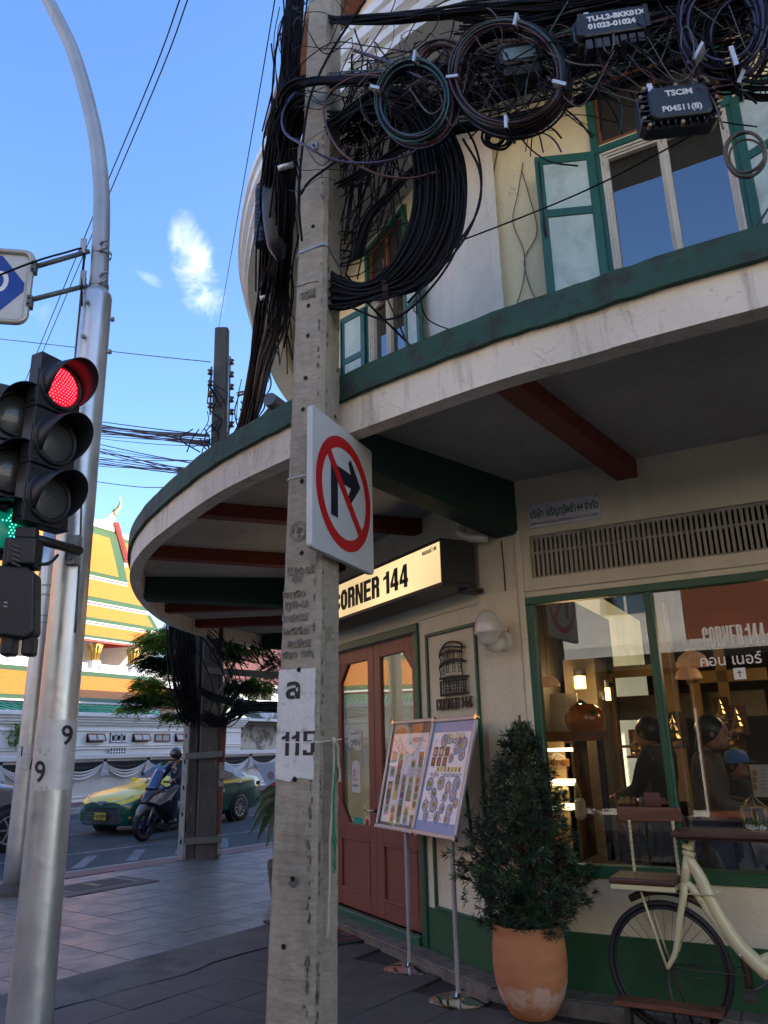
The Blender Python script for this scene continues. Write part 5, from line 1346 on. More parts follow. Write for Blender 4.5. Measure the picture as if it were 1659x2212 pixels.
# ============================ traffic lights
def signal(name,label,fr,u0,z_top,mh,lit,cat='traffic light',faces=3,fdepth=.10,cell=None,parent_loc=None,dots=None):
 t=thing(name,label,cat,fr(u0,0,z_top-mh*faces))
 W=mh*.86
 for k in range(faces):
  za,zb=z_top-(k+1)*mh,z_top-k*mh
  m=MB();m.box(fr,u0,u0+W,-fdepth,0,za+.002,zb-.002)
  m.box(fr,u0-.006,u0,-fdepth+.01,-.006,za+.03,zb-.10);m.box(fr,u0+.0,u0+W,-.0,.012,za+.004,za+.012)
  hb=obj('housing',m,MT['sigblack'],t,bevel=.008,seg=2)
  c=fr(u0+W/2,0,(za+zb)/2);rl=mh*.345
  m=MB();m.lathe([(rl*1.25,-.01),(rl*1.25,.018),(rl*1.08,.024),(rl*1.02,.008),(rl*1.0,.004)],c,40,axis=fr.n);obj('lens_ring',m,MT['sigblack'],hb)
  m=MB();m.lathe([(rl*1.02,.002),(rl*.8,.012),(rl*.5,.020),(rl*.2,.0245),(0.0,.025)],c,40,axis=fr.n)
  on=(k==lit[0]) if lit else False
  obj('lens',m,(lit[1] if on else MT['lens_off']),hb)
  if on and lit[2] is not None:
   m=MB();st=rl*.135
   for a in range(-9,10):
    for b in range(-9,10):
     x=(a+b*.5)*st*1.25;y=b*st*1.06;q=math.hypot(x,y)
     if q<rl*.93 and(lit[3] is None or lit[3](x/rl,y/rl)):
      hgt=.0245*(1-(q/rl)**2)+.004
      p=c+fr.u*x+fr.z*y+fr.n*hgt;m.ell(p,st*.26,st*.26,st*.26,n=6,m=4)
   obj('led_dots',m,lit[2],hb,kind='stuff')
  m=MB();n=44;L_=mh*.62;rr=rl*1.17;V=[];amax=R(128)
  ref_u,ref_z=fr.u,fr.z
  for i in range(n+1):
   a=-amax+2*amax*i/n;ln=L_*(0.16+0.84*(max(0,math.cos(a*.70)))**0.8) if abs(a)<R(140) else.02
   rad_=ref_u*math.sin(a)+ref_z*math.cos(a)
   V.append(c+rad_*rr+fr.n*.006);V.append(c+rad_*(rr*.99)+fr.n*ln*.5-fr.z*.004);V.append(c+rad_*(rr*.98)+fr.n*ln-fr.z*.012)
  F=[]
  for i in range(n):F+=[(3*i,3*i+3,3*i+4,3*i+1),(3*i+1,3*i+4,3*i+5,3*i+2)]
  m.add(V,F,0,True);obj('visor',m,MT['sigblack'],hb,solid=.004)
  for du,dz in((.03,.03),(.03,mh-.03),(W-.03,.03)):
   b=MB();b.cyl(fr(u0+du,0,za+dz),fr(u0+du,.006,za+dz),.007,.006,6);obj('screw',b,MT['sigblack'],hb)
 return t
MT['lens_off']=pmat('unlit_smoked_lens',(0.06,0.06,0.058),0.3,var=.1,coat=.5,bump=.3,bscale=90)
MT['lens_red']=emat('lit_red_lens',(1.0,0.0,0.012),.36);MT['led_red']=emat('red_led',(1.0,0.10,0.14),1.0)
MT['lens_green']=pmat('green_arrow_lens',(0.004,0.10,0.07),.3,emit=(0.0,.35,.22),estr=.10);MT['led_green']=emat('green_led',(0.08,1.0,0.62),.9)
FSG=Frame(at_y(92,757,3.8)[:2],R(28));zt_s=at_y(92,757,3.8)[2];zb_g=at_y(50,1125,3.8)[2]
MH=(zt_s-zb_g)/3
s1=signal('traffic_light','three lamp black traffic light showing red, nearest the silver lamp post',FSG,0.0,zt_s,MH,(0,MT['lens_red'],MT['led_red'],None),fdepth=.09)
FSG2=Frame(at_y(44,1130,3.98)[:2],R(52));zb_2=at_y(20,1150,3.95)[2]
arrow=lambda x,y:(abs(x-.35-.45*y*0)<.22 and-.8<y<.8) or(y>.25 and abs(x-.35)<(.9-y)*.9)
s2=signal('traffic_light','black traffic light with a green arrow, partly hidden behind the red one',FSG2,-.215,zb_2+MH*3-.14,MH,(2,MT['lens_green'],MT['led_green'],arrow),fdepth=.09)
br=thing('signal_bracket','black tubular bracket clamping the traffic lights to the silver lamp post','bracket',at_y(150,1170,4.1))
a=at_y(62,1160,3.88);b=at_y(172,1190,4.28)
m=MB();m.tube([a,b],.026,14);m.tube(spline([at_y(78,1218,3.9),at_y(105,1217,3.95),at_y(124,1200,4.2)],6),.010,8);m.tube([at_y(-20,1085,3.9),at_y(20,1098,3.9)],.03,12)
obj('tube',m,MT['sigblack'],br)
c=at_y(160,1190,4.3);m=MB();m.obox((c[0],c[1]-.03,c[2]),.03,.006,.085);m.obox((c[0]+.03,c[1]-.01,c[2]),.004,.03,.085);m.obox((c[0]-.03,c[1]-.01,c[2]),.004,.03,.085)
for dz in(-.05,.03):m.cyl((c[0],c[1]-.06,c[2]+dz),(c[0],c[1]-.03,c[2]+dz),.014,.014,6)
obj('channel',m,MT['galv'],br)
FB=Frame(at_y(15,1200,3.85)[:2],R(80))
m=MB();bx=lambda x0,x1,y0,y1,w0,w1,mb=None:(mb or m).box(FB,FB.px(x0,y0,0)[0],FB.px(x1,y0,0)[0],w0,w1,FB.px(x0,y1,0)[1],FB.px(x0,y0,0)[1])
bx(36,82,1140,1165,-.05,.03);bx(12,85,1163,1225,-.10,.02);bx(24,85,1165,1222,.02,.05)
jb=obj('junction_box',m,MT['sigblack'],br,bevel=.01,seg=2)
m=MB()
for k in range(5):u,z=FB.px(35,1180+k*10,.05);m.tube(spline([FB(u-.02,.052,z+.01),FB(u,.058,z),FB(u+.02,.054,z-.008)],4),.004,5)
obj('louvre',m,MT['darkpipe'],jb)
ph=thing('pedestrian_signal','black pedestrian signal box seen from behind, hanging below the junction box','pedestrian signal',at_y(30,1380,3.9))
m=MB();P=[FB.px(x,y,0) for x,y in((-20,1222),(60,1226),(78,1240),(76,1366),(60,1380),(-20,1372))];m.prism(FB,P,-.12,.03);body_=obj('housing',m,MT['sigblack'],ph,bevel=.012,seg=2)
for(x0,x1) in((2,32),(48,74)):
 m=MB();bx(x0,x1,1372,1415,-.10,.0);obj('mounting_foot',m,MT['sigblack'],ph,bevel=.01)
m=MB();u,z=FB.px(10,1312,.03)
for dz in(0,.02):m.box(FB,u-.004,u+.012,.03,.036,z+dz,z+dz+.008)
obj('latch',m,MT['galv'],body_)
# ============================ cables on the pole
FK=Frame((PB[0],PB[1]-0.12),AZ_C)
def K(x,y,w=0.0):u,z=FK.px(x,y,w);return FK(u,w,z)
crng=random.Random(11)
def strands(mb,ctrl,count,spread,r=(.0045,.008),k=6,nseg=5,zsp=None,wob=0.0,mats=None,end_spread=None):
 """a bundle: every strand follows the control points with an offset of its own"""
 C=np.array(ctrl,float);n=len(C)
 for s in range(count):
  a=crng.uniform(0,6.283);q=math.sqrt(crng.random())*spread
  off=np.array([q*math.cos(a),q*math.cos(a)*.3,q*math.sin(a)])
  P=C+off
  if wob:P=P+np.array([[crng.gauss(0,wob) for _ in range(3)] for _ in range(n)])
  mi=crng.choice(mats) if mats else 0
  mb.tube(spline(P,k),crng.uniform(*r),nseg,cap=False,mi=mi)
CM=[MT['cable'],MT['cable_brown'],MT['cable_green'],MT['cable_violet'],MT['cable_grey']]
def bundle(name,label,cat,ctrl,count,spread,mats=(0,),group=None,kinds=None,**kw):
 m=MB();strands(m,ctrl,count,spread,mats=list(mats),**kw)
 o=obj(name,m,CM);tag(o,label,cat,group);
 return o
def coil(name,label,cx,cy,rx,ry,w,count,thick,mats,tilt=0.0,rr=(.0045,.0065),arcs=(0,360),tags=(),depth=.05,nseg=6,droop=0.0,r2=None):
 """a hank of cable: rings in a plane beside the street cables; cx.. are read off the picture, the ring has its own size"""
 c=K(cx,cy,w);ex_=K(cx+rx,cy,w)-c;ey_=K(cx,cy-ry,w)-c
 t=thing(name,label,'cable coil',c-np.array([0,0,abs(ey_[2])]))
 m=MB();N_=44
 for s in range(count):
  f=1+crng.uniform(-thick,thick);dw=crng.uniform(-depth,depth);ph=crng.uniform(0,6.28);e1=crng.uniform(.0,.025);dx=crng.uniform(-.03,.03);dz=crng.uniform(-.03,.03)
  P=[]
  for i in range(N_+1):
   a=R(arcs[0]+(arcs[1]-arcs[0])*i/N_) if arcs!=(0,360) else 2*math.pi*i/N_
   ff=f*(1+e1*math.sin(2*a+ph))
   ct,st=math.cos(a),math.sin(a)
   x_,y_=ct*math.cos(tilt)-st*math.sin(tilt),ct*math.sin(tilt)+st*math.cos(tilt)
   P.append(c+ex_*(x_*ff+dx)+ey_*(y_*ff+dz)+FK.n*(dw+.015*math.sin(a+ph)))
  m.tube(P,crng.uniform(*rr),nseg,cap=False,mi=crng.choice(mats))
 obj('windings',m,CM,t)
 for ang in tags:
  a=R(ang);x_,y_=math.cos(a),math.sin(a)
  p=c+ex_*x_+ey_*y_;tang_=-ex_*math.sin(a)+ey_*math.cos(a);tang_/=np.linalg.norm(tang_);rad_=ex_*x_+ey_*y_;L_=np.linalg.norm(rad_);rad_/=L_
  b=MB();h=thick*L_*1.1+.008
  b.add([p+rad_*s1*h+tang_*s2*.009+FK.n*(depth+.016) for s1,s2 in((-1,-1),(1,-1),(1,1),(-1,1))]+[p+rad_*s1*h+tang_*s2*.009+FK.n*(-depth-.01) for s1,s2 in((-1,-1),(1,-1),(1,1),(-1,1))],
 [(0,1,2,3),(7,6,5,4),(0,4,5,1),(2,6,7,3)])
  obj('metal_band',b,MT['tie'],t)
 return t
c0=K(800,420,-.10)
t=thing('cable_coil','huge crescent hank of black cables hanging beside the concrete pole','cable coil',K(860,620,0))
m=MB()
for s in range(84):
 f=s/83;j=lambda a:crng.uniform(-a,a)
 ctrl=[(720+j(20),250+f*30+j(10)),(800+f*20,190+55*(1-f)+j(8)),(872+f*58+j(4),262-40*f+j(8)),(893+f*100+j(3),340-20*f),(896+f*108+j(3),430+j(4)),(876+f*106+j(4),512+f*14),
 (838+f*80+j(4),576+f*38+j(3)),(802+f*16+j(3),612+f*30+j(6)),(752+j(5),608+f*55+j(5)),(700+j(4),575+f*95+j(8))]
 if crng.random()<.12:ctrl=[(x+18*math.sin(k),y) if 3<=k<=6 else(x,y) for k,(x,y) in enumerate(ctrl)]
 dw=crng.uniform(-.20,.02)
 P=[K(x,y,dw+(0 if k<7 else-.10*(k-6)/3)) for k,(x,y) in enumerate(ctrl)]
 m.tube(spline(P,6),crng.uniform(.0062,.0088),6,cap=False)
obj('windings',m,CM,t)
m=MB()
for s in range(4):
 for(x,y) in((822,628),):
  P=[K(x-3+s*3+9*math.cos(a),y+27*math.sin(a),-.08+.10*math.cos(a)) for a in np.linspace(0,6.28,14)]
  m.tube(P,.0026,5,cap=False)
obj('tie_rope',m,MT['cable_brown'],t)
m=MB()
for pts in([(950,250),(985,330),(1006,430),(985,540),(915,640),(840,690),(760,665)],[(960,235),(1020,300),(1040,400),(1012,500),(940,590),(850,640),(780,650)],[(930,260),(975,360),(984,450),(960,560),(880,655)],
 [(1000,300),(1036,370),(1030,460),(960,560),(900,610)]):
 m.tube(spline([K(x,y,.02) for x,y in pts],7),.0065,6)
obj('loose_turns',m,CM,t)
coil('cable_coil','neat round coil of brown striped cables with shiny bands round the blue grey box',1098,168,122,108,.12,26,.085,[0,0,0,1,1,2,3],tags=(188,272,345,78),tilt=.1)
coil('cable_coil','smaller coil of striped cables hanging between the pole and the round coil',895,222,80,84,.14,18,.10,[0,0,1,2,3,4],tags=(168,82))
coil('cable_coil','violet and black cable coil at the upper right above the ribbed box',1560,60,88,96,.06,22,.16,[0,3,3,3,0],tags=(238,290),depth=.08)
coil('cable_coil','wide dark coil of violet cable hanging at the right edge of the picture',1640,90,120,100,.03,14,.10,[0,0,3],tags=(252,))
coil('cable_coil','small grey cable coil dangling in front of the right hand shutter',1610,330,42,44,-.02,5,.22,[4],depth=.02,rr=(.0045,.006))
coil('cable_coil','small black coil tucked under the street cables near the yellow wall',1075,300,26,22,.0,8,.3,[0],depth=.03,tilt=.5)
coil('cable_coil','brown striped coil half hidden behind the smaller coil',960,160,62,60,.0,10,.12,[0,1,1],depth=.04)
J='street cable bundles'
bundle('cable_bundle','upper twisted black cable bundle running right from the pole at the top of the picture','cable bundle',[K(690,40,-.2),K(760,42,.0),K(860,38,.02),K(1000,22,.05),K(1200,5,.05),K(1400,-25,.05)],26,.035,wob=.012)
bundle('cable_bundle','middle cable bundle passing behind the round coil','cable bundle',[K(700,180,-.1),K(790,170,.0),K(900,158,.0),K(1050,128,0),K(1250,90,0),K(1450,40,0),K(1680,-25,0)],34,.045,wob=.012,mats=(0,0,0,0,1,2))
bundle('cable_bundle','lower cable bundle slanting from the pole up to the yellow wall','cable bundle',[K(735,400,-.12),K(800,362,-.1),K(880,315,-.08),K(980,282,-.05),K(1080,262,-.05),K(1220,225,-.05),K(1400,160,-.05),K(1680,80,-.05)],20,.024,wob=.008)
bundle('cable_bundle','cables fanning out across the wall behind the boxes','cable bundle',[K(740,300,-.3),K(850,250,-.25),K(1000,225,-.2),K(1180,170,-.2),K(1400,110,-.2),K(1680,30,-.2)],26,.09,wob=.03)
bundle('cable_bundle','cables over the top of the black boxes at the upper right','cable bundle',[K(1000,60,.0),K(1150,50,.0),K(1300,18,0),K(1480,-5,0),K(1700,-30,0)],20,.06,wob=.02)
bundle('cable_bundle','thick black cable bundle dropping left of the pole towards the far pole','cable bundle',[at_y(690,190,4.0),at_y(640,215,4.0),at_y(612,290,4.15),at_y(598,420,4.5),at_y(590,560,5.2),at_y(575,700,6.2),at_y(552,820,7.6),at_y(525,935,9.6),at_y(492,985,12.2)],60,.085,wob=.016,r=(.006,.012))
bundle('cable_bundle','dense dark cables close against the left side of the concrete pole','cable bundle',[at_y(640,-30,4.15),at_y(632,80,4.15),at_y(625,200,4.2),at_y(618,330,4.25),at_y(618,450,4.4),at_y(612,560,4.7),at_y(600,680,5.4),at_y(572,780,6.6),at_y(548,880,8.6),at_y(520,940,10.2)],46,.065,wob=.014,r=(.005,.010))
bundle('cable_bundle','black cables wrapping across the front of the pole below the top','cable bundle',[at_y(612,240,4.05),at_y(606,215,3.9),at_y(630,182,3.76),at_y(680,172,3.74),at_y(745,170,3.72),at_y(820,168,3.62),at_y(950,140,3.4)],14,.020,wob=.006,r=(.005,.010))
o=bundle('cable_bundle','fat taped cable curving round the pole','cable bundle',[at_y(603,230,4.0),at_y(612,205,3.85),at_y(650,185,3.76),at_y(710,176,3.72),at_y(800,176,3.6)],3,.012,r=(.014,.017),nseg=8)
bundle('cable_bundle','short cable bundle from the lower hank to the far side of the pole','cable bundle',[K(770,560,-.2),K(800,470,-.2),K(860,400,-.2),K(905,360,-.2)],12,.03,wob=.012,r=(.006,.009))
def wire(label,pts,r=.006,mat=None,k=5):
 m=MB();m.tube(spline([at_y(*p) for p in pts],k),r,6);o=obj('overhead_wire',m,mat or MT['cable']);tag(o,label,'wire','overhead wires');return o
wire('thin wire dropping from the top edge past the pale cloud to the far pole',[(597,-20,3.6),(560,200,4.6),(520,430,6.4),(470,720,12.3)],.004)
wire('left one of two parallel wires falling from the top edge behind the lamp post',[(395,-20,8),(330,160,9.5),(200,470,13),(50,835,20),(0,960,24)],.010)
wire('right one of two parallel wires falling from the top edge behind the lamp post',[(412,-20,8),(350,150,9.5),(225,445,13),(75,800,20),(10,950,24)],.010)
wire('thin level wire crossing the sky from the left edge to the far pole',[(-20,730,16),(160,750,15),(320,768,14),(455,782,12.7)],.008)
wire('lowest thin wire crossing the sky just above the temple ridge',[(150,1030,18),(220,1042,17),(300,1052,16),(360,1053,15)],.009)
def fan(label,y0s,y1s,n,x0=40,x1=452,Y0=24,Y1=12.6,sag=14,r=(.007,.013)):
 m=MB()
 for k in range(n):
  f=k/max(1,n-1);a=y0s[0]+(y0s[1]-y0s[0])*f+crng.uniform(-4,4);b=y1s[0]+(y1s[1]-y1s[0])*crng.random()
  sg_=sag*crng.uniform(.3,1.3)
  m.tube(spline([at_y(x0,a,Y0),at_y((x0*2+x1)/3,a+(b-a)/3+sg_,(Y0*2+Y1)/3),at_y((x0+2*x1)/3,a+(b-a)*.67+sg_*.8,(Y0+Y1*2)/3),at_y(x1,b,Y1)],5),crng.uniform(*r),5,cap=False)
 o=obj('cable_span',m,MT['cable']);tag(o,label,'cable span')
fan('upper span of black telephone cables from the left to the far concrete pole',(868,905),(935,965),22)
fan('lower sagging span of black cables above the canopy edge',(905,985),(990,1035),13,x1=420,sag=12)
for label,pts,r,mt in(('long blue grey cable looping left of the pole and across its front',[(640,195,3.95),(612,240,3.85),(615,285,3.75),(660,315,3.62),(720,345,3.6),(800,352,3.55),(880,335,3.5),(930,300,3.45)],.0075,'cable_violet'),
 ('striped cable making a wide arc in front of the pole towards the smaller coil',[(840,165,3.5),(770,165,3.6),(712,200,3.66),(700,250,3.66),(730,320,3.62),(800,370,3.56),(880,385,3.5),(950,370,3.45)],.007,'cable_brown'),
 ('cable hanging straight down across the left face of the pole',[(790,0,3.6),(735,80,3.7),(690,160,3.74),(665,230,3.75),(652,330,3.78),(645,430,3.82),(652,520,3.86)],.008,'cable'),
 ('cable rising from the pole face to the right in a shallow bow',[(650,420,3.8),(668,392,3.76),(710,360,3.7),(755,330,3.68)],.0075,'cable'),
 ('thin wire arching across the top of the pole',[(625,170,3.95),(660,130,3.78),(720,92,3.7),(800,100,3.6),(900,115,3.5)],.0035,'cable'),
 ('thick light blue cable crossing down to the right over the round coil',[(765,108,3.5),(775,112,3.5),(840,135,3.45),(920,172,3.35),(990,200,3.3)],.010,'cable_violet'),
 ('thin black wire falling from the hank to the right edge of the wall',[(800,590,3.7),(900,555,3.6),(1100,480,3.5),(1290,400,3.3),(1500,290,3.1)],.0045,'cable'),
 ('black wire sloping down over the left shutter to the canopy',[(745,590,3.9),(800,660,4.0),(860,720,4.1),(905,765,4.2)],.007,'cable'),
 ('pale rope strand hanging from the hank to the canopy edge',[(828,560,3.8),(836,640,3.9),(858,690,4.0),(880,740,4.1),(905,762,4.2)],.006,'cable_grey'),
 ('dark blue wire at the right edge in front of the shutter',[(1680,420,3.0),(1640,480,3.05),(1600,535,3.1)],.006,'cable_violet'),
 ('black wire with a spring clamp hanging in front of the shutter',[(890,590,3.9),(905,630,3.95),(925,690,4.0),(1000,722,4.3)],.004,'cable')):
 m=MB();m.tube(spline([at_y(*p) for p in pts],8),r,7);o=obj('loose_cable',m,MT[mt]);tag(o,label,'cable')
m=MB()
for k in range(230):
 x,y=crng.uniform(740,1650),0
 y=210-(x-740)*.19+crng.gauss(0,62)
 L_=crng.uniform(60,260);a=crng.choice([crng.gauss(-.3,.35),crng.uniform(-1.6,1.6)]);w_=crng.uniform(-.3,.12);P=[]
 bx_,by_=x,y;da=crng.uniform(-.5,.5)
 for s in range(5):P.append(K(bx_,by_,w_+crng.uniform(-.02,.02)));bx_+=L_/4*math.cos(a);by_+=L_/4*math.sin(a);a+=da+crng.gauss(0,.15)
 m.tube(spline(P,4),crng.uniform(.0022,.0055),4,cap=False,mi=crng.choice([0,0,0,0,0,1,2,4]))
for k in range(50):
 x=crng.uniform(745,905);y=crng.uniform(40,330);P=[K(x,y,-.2+crng.uniform(-.1,.2)),K(x+crng.gauss(-8,18),y+90,-.2),K(x+crng.gauss(-25,30),y+crng.uniform(160,320),-.25)]
 m.tube(spline(P,5),crng.uniform(.0025,.006),4,cap=False)
for k in range(20):
 y=crng.uniform(330,660);P=[K(735,y,-.25),K(790+crng.gauss(0,14),y-crng.uniform(0,60),-.2),K(860+crng.gauss(0,25),y-crng.uniform(60,160),-.2)]
 m.tube(spline(P,4),crng.uniform(.003,.007),4,cap=False)
for k in range(120):
 x=crng.uniform(745,1640);yb=205-(x-740)*.19;L_=crng.uniform(50,190);sg_=crng.uniform(-70,110);w_=crng.uniform(-.1,.16)
 m.tube(spline([K(x,yb+crng.gauss(0,40),w_),K(x+L_*.5,yb+sg_,w_+.02),K(x+L_,yb-L_*.19+crng.gauss(0,35),w_-.02)],7),crng.uniform(.002,.0048),4,cap=False,mi=crng.choice([0,0,0,0,1,4]))
for k in range(34):
 x=crng.uniform(760,1600);yb=215-(x-740)*.19+crng.gauss(0,45);r1,r2=crng.uniform(14,46),crng.uniform(14,50);w_=crng.uniform(-.05,.17);a0=crng.uniform(0,6.28)
 m.tube([K(x+r1*math.cos(a0+s*.30),yb+r2*math.sin(a0+s*.30+.3),w_+.01*math.sin(s)) for s in range(crng.randint(12,22))],crng.uniform(.002,.0045),4,cap=False,mi=crng.choice([0,0,1,4]))
for k in range(16):
 y=crng.uniform(-10,420);m.tube(spline([at_y(632-y*.02,y,4.0),at_y(650,y+crng.uniform(-20,30),3.76),at_y(700,y+crng.uniform(-60,60),3.70),at_y(760,y+crng.uniform(-90,60),3.72)],6),crng.uniform(.0018,.0034),4,cap=False)
for k in range(80):
 y=crng.uniform(-20,620);Yb=4.1+max(0,y-300)*.003;x=630-max(0,y-100)*.02+crng.gauss(-8,13);P=[at_y(x,y,Yb),at_y(x+crng.gauss(-5,12),y+80,Yb+.1),at_y(x+crng.gauss(-12,12),y+190,Yb+.4)]
 m.tube(spline(P,4),crng.uniform(.003,.007),4,cap=False)
obj('wire_tangle',m,CM,kind='stuff')
for o in[bpy.data.objects['wire_tangle']]:tag(o,'tangle of thin loose wires among the coils and boxes on the pole line','wires')
m=MB()
for k in range(46):
 x=crng.uniform(505,610);y=crng.uniform(600,930);x=615-(y-560)*.26+crng.gauss(0,14);Yb=5+(y-560)*.012
 P=[at_y(x,y,Yb),at_y(x+crng.gauss(0,12),y+40,Yb+.4),at_y(x+crng.gauss(-6,16),y+90,Yb+.9)]
 m.tube(spline(P,4),crng.uniform(.004,.010),4,cap=False)
for k in range(26):
 x=crng.gauss(455,10);y=crng.uniform(790,1010);P=[at_y(x,y,12.3),at_y(x+crng.gauss(0,14),y+22,12.3),at_y(x+crng.gauss(10,22),y+50,12.3)]
 m.tube(spline(P,4),crng.uniform(.006,.012),4,cap=False)
obj('wire_curls',m,MT['cable'],kind='stuff');tag(bpy.data.objects['wire_curls'],'loose wire curls hanging over the canopy towards the far pole','wires')
me_=None
for k,(x,y,Yw) in enumerate(((601,500,4.6),(575,640,5.6),(556,710,6.4),(617,360,4.2),(520,850,8.6))):
 c=at_y(x,y,Yw);m=MB();m.lathe([(.050,-.018),(.054,-.018),(.054,.018),(.050,.018)],c,14,axis=(.2,.6,-.7));o=obj('metal_band',m,MT['tie'])
 tag(o,('shiny metal band round the cables, %s'%['topmost, beside the long closure','just below the ribbed closure','above the canopy near the conduit','high against the pole','lowest, near the far pole'][k]),'cable band','metal bands on the left cables')
# ---- closures and boxes
def closure_flat(name,label,cx,cy,w,wd,ht,yaw,roll,lines,depth=.11,ribs=True,slots=False,face=None):
 c=K(cx,cy,w);az=AZ_C+yaw;fr=Frame((c[0],c[1]),az);fr.o=c.copy()
 cr,sr=math.cos(roll),math.sin(roll)
 u0,z0=fr.u.copy(),np.array([0,0,1.0]);fr.u=u0*cr+z0*sr;fr.z=-u0*sr+z0*cr
 t=thing(name,label,'cable closure',c-np.array([0,0,ht/2]))
 m=MB()
 a,b=wd/2,ht/2;ch=.03
 P=[(-a+ch,-b),(a-ch,-b),(a,-b+ch),(a,b-ch),(a-ch,b),(-a+ch,b),(-a,b-ch),(-a,-b+ch)]
 m.prism(fr,P,-depth/2,depth*.15);obj('base',m,MT['black'],t,bevel=.006)
 m=MB();s=.78 if ribs else.93;P2_=[(x*s,z*(.80 if ribs else.90)) for x,z in P];m.prism(fr,P2_,depth*.15,depth/2);obj('cover',m,MT['black'],t,bevel=.012,seg=2)
 if ribs:
  for k in range(7):
   zz=-b*.75+k*b*.25
   for sd_ in(-1,1):m=MB();m.box(fr,sd_*a*.78,sd_*a*.98,depth*.15,depth*.38,zz-.003,zz+.003);obj('rib',m,MT['black'],t)
  for k in range(9):
   uu=-a*.72+k*a*.18
   for q_ in(-1,1):m=MB();m.box(fr,uu-.003,uu+.003,depth*.15,depth*.36,q_*b*.78,q_*b*.97);obj('rib',m,MT['black'],t)
  for x_,z_ in((-.93,-.55),(-.93,0),(-.93,.5),(-.82,-.93),(0,-.95),(.84,-.9),(.95,-.45),(.95,.1),(.93,.55),(.82,.93),(0,.95),(-.8,.93)):
   b_=MB();b_.cyl(fr(a*x_,depth*.15,b*z_),fr(a*x_,depth*.38,b*z_),.009,.009,8);obj('bolt',b_,pmat('rusty_bolt',(.22,.13,.08),.6,metal=.4) if 'rustb' not in MT else MT['rustb'],t)
 if slots:
  m=MB()
  for k in range(11):
   zz=-b*.80+k*b*.15
   for uu in(-a*.88,a*.80):m.box(fr,uu,uu+.022,depth/2,depth/2+.004,zz,zz+.010)
  for k in range(7):m.box(fr,-a*.75+k*a*.22,-a*.75+k*a*.22+.03,-depth*.4,depth*.4,-b-.055,-b-.0)
  obj('port_blocks',m,pmat('worn_black_plastic',(.03,.03,.033),.6),t)
 for body,uu,zz,size,bd in lines:
  obj('stencil',text_mb(body,fr,uu,depth/2+.001,zz,size,.0008,bold=bd),MT['stencil'],t)
 for uu in(-a*.55,a*.62):m=MB();m.box(fr,uu-.012,uu+.012,-.01,-.004,b-.01,b+.06);obj('hanger',m,MT['tie'],t)
 if face:m=MB();m.box(fr,-a*.7,a*.7,depth/2,depth/2+.003,-b*.55,b*.45);obj('label_area',m,face,t)
 return t
MT['rustb']=pmat('rusty_bolt',(.30,.20,.13),.6,metal=.3)
closure_flat('splice_closure','ribbed black cable closure stencilled TSCIM P04S11(8)',1462,237,.10,.345,.215,R(-24),R(2),[('TSCIM',-.058,.028,.042,.0016),('P04S11(8)',-.085,-.055,.042,.0012)])
closure_flat('splice_closure','flat black cable closure stencilled TU-L2-BKK01X 01023-01024',1320,66,.06,.37,.165,R(-22),R(2),[('TU-L2-BKK01X',-.12,.015,.042,.0022),('01023-01024',-.12,-.032,.042,.0022)],ribs=False,slots=True)
closure_flat('splice_closure','black cable closure with a pale blue grey face behind the round coil',1120,132,.02,.24,.15,R(-22),R(3),[],ribs=False,slots=True,face=pmat('blue_grey_label',(.18,.27,.30),.4))
def barrel(name,label,a,b,r,n_rib=14):
 a=np.array(a);b=np.array(b);d=b-a;L_=np.linalg.norm(d);d/=L_
 t=thing(name,label,'cable closure',b)
 prof=[(0,0),(r*.8,0),(r*.95,.01)]
 for k in range(n_rib):s=.03+(L_-.06)*k/n_rib;prof+=[(r*.93,s),(r,s+.004),(r,s+(L_-.06)/n_rib*.55),(r*.93,s+(L_-.06)/n_rib*.6)]
 prof+=[(r*.95,L_-.01),(r*.8,L_),(0,L_)]
 m=MB();m.lathe(prof,a,22,axis=d,smooth=False);obj('barrel',m,MT['black'],t)
 for s in(.10,.35,.80):m=MB();m.lathe([(r*1.02,L_*s-.008),(r*1.03,L_*s),(r*1.02,L_*s+.008)],a,22,axis=d);obj('strap',m,MT['cable_grey'],t)
 m=MB();m.tube(spline([a+d*.01,a-d*.05+np.array([.02,0,.0]),a-d*.06+np.array([-.02,0,0]),a+np.array([-.03,0,-.01])],4),.007,6);obj('hook',m,MT['cable'],t)
 return t
barrel('dome_closure','ribbed black barrel closure with grey straps hanging left of the pole against the sky',at_y(570,402,4.75),at_y(566,532,4.75),.060)
closure_=thing('long_closure','long smooth black closure between the ribbed barrel and the concrete pole','cable closure',at_y(600,520,4.5))
m=MB();P=[at_y(612,300,4.4),at_y(606,340,4.4),at_y(598,400,4.45),at_y(594,460,4.5),at_y(598,520,4.55),at_y(606,560,4.6)];m.tube(spline(P,5),np.interp(np.linspace(0,1,26),[0,.15,.5,.85,1],[.03,.075,.095,.07,.03]),16);obj('body',m,MT['black'],closure_)
m=MB();m.tube(spline([at_y(595,215,4.1),at_y(585,290,4.3),at_y(574,350,4.5),at_y(573,390,4.7),at_y(588,405,4.7)],6),.024,10);m.tube(spline([at_y(612,215,4.1),at_y(602,290,4.3),at_y(585,360,4.5),at_y(583,395,4.7)],6),.018,10);obj('lead_cable',m,MT['cable'],closure_)
cond=MB();cond.tube(spline([at_y(592,640,5.3),at_y(583,690,5.9),at_y(574,740,6.5),at_y(562,800,7.4)],6),.035,12);o=obj('cable_conduit',cond,MT['darkpipe']);tag(o,'dark grey conduit joint among the cables above the canopy','conduit')
fl_=thing('canopy_floodlight','round dark floodlight standing on the canopy edge beside the pole','floodlight',at_y(600,895,5.4))
m=MB();a=at_y(582,862,5.3);b=at_y(616,893,5.5);m.cyl(a,b,.055,.075,20);obj('lamp_barrel',m,MT['darkpipe'],fl_)
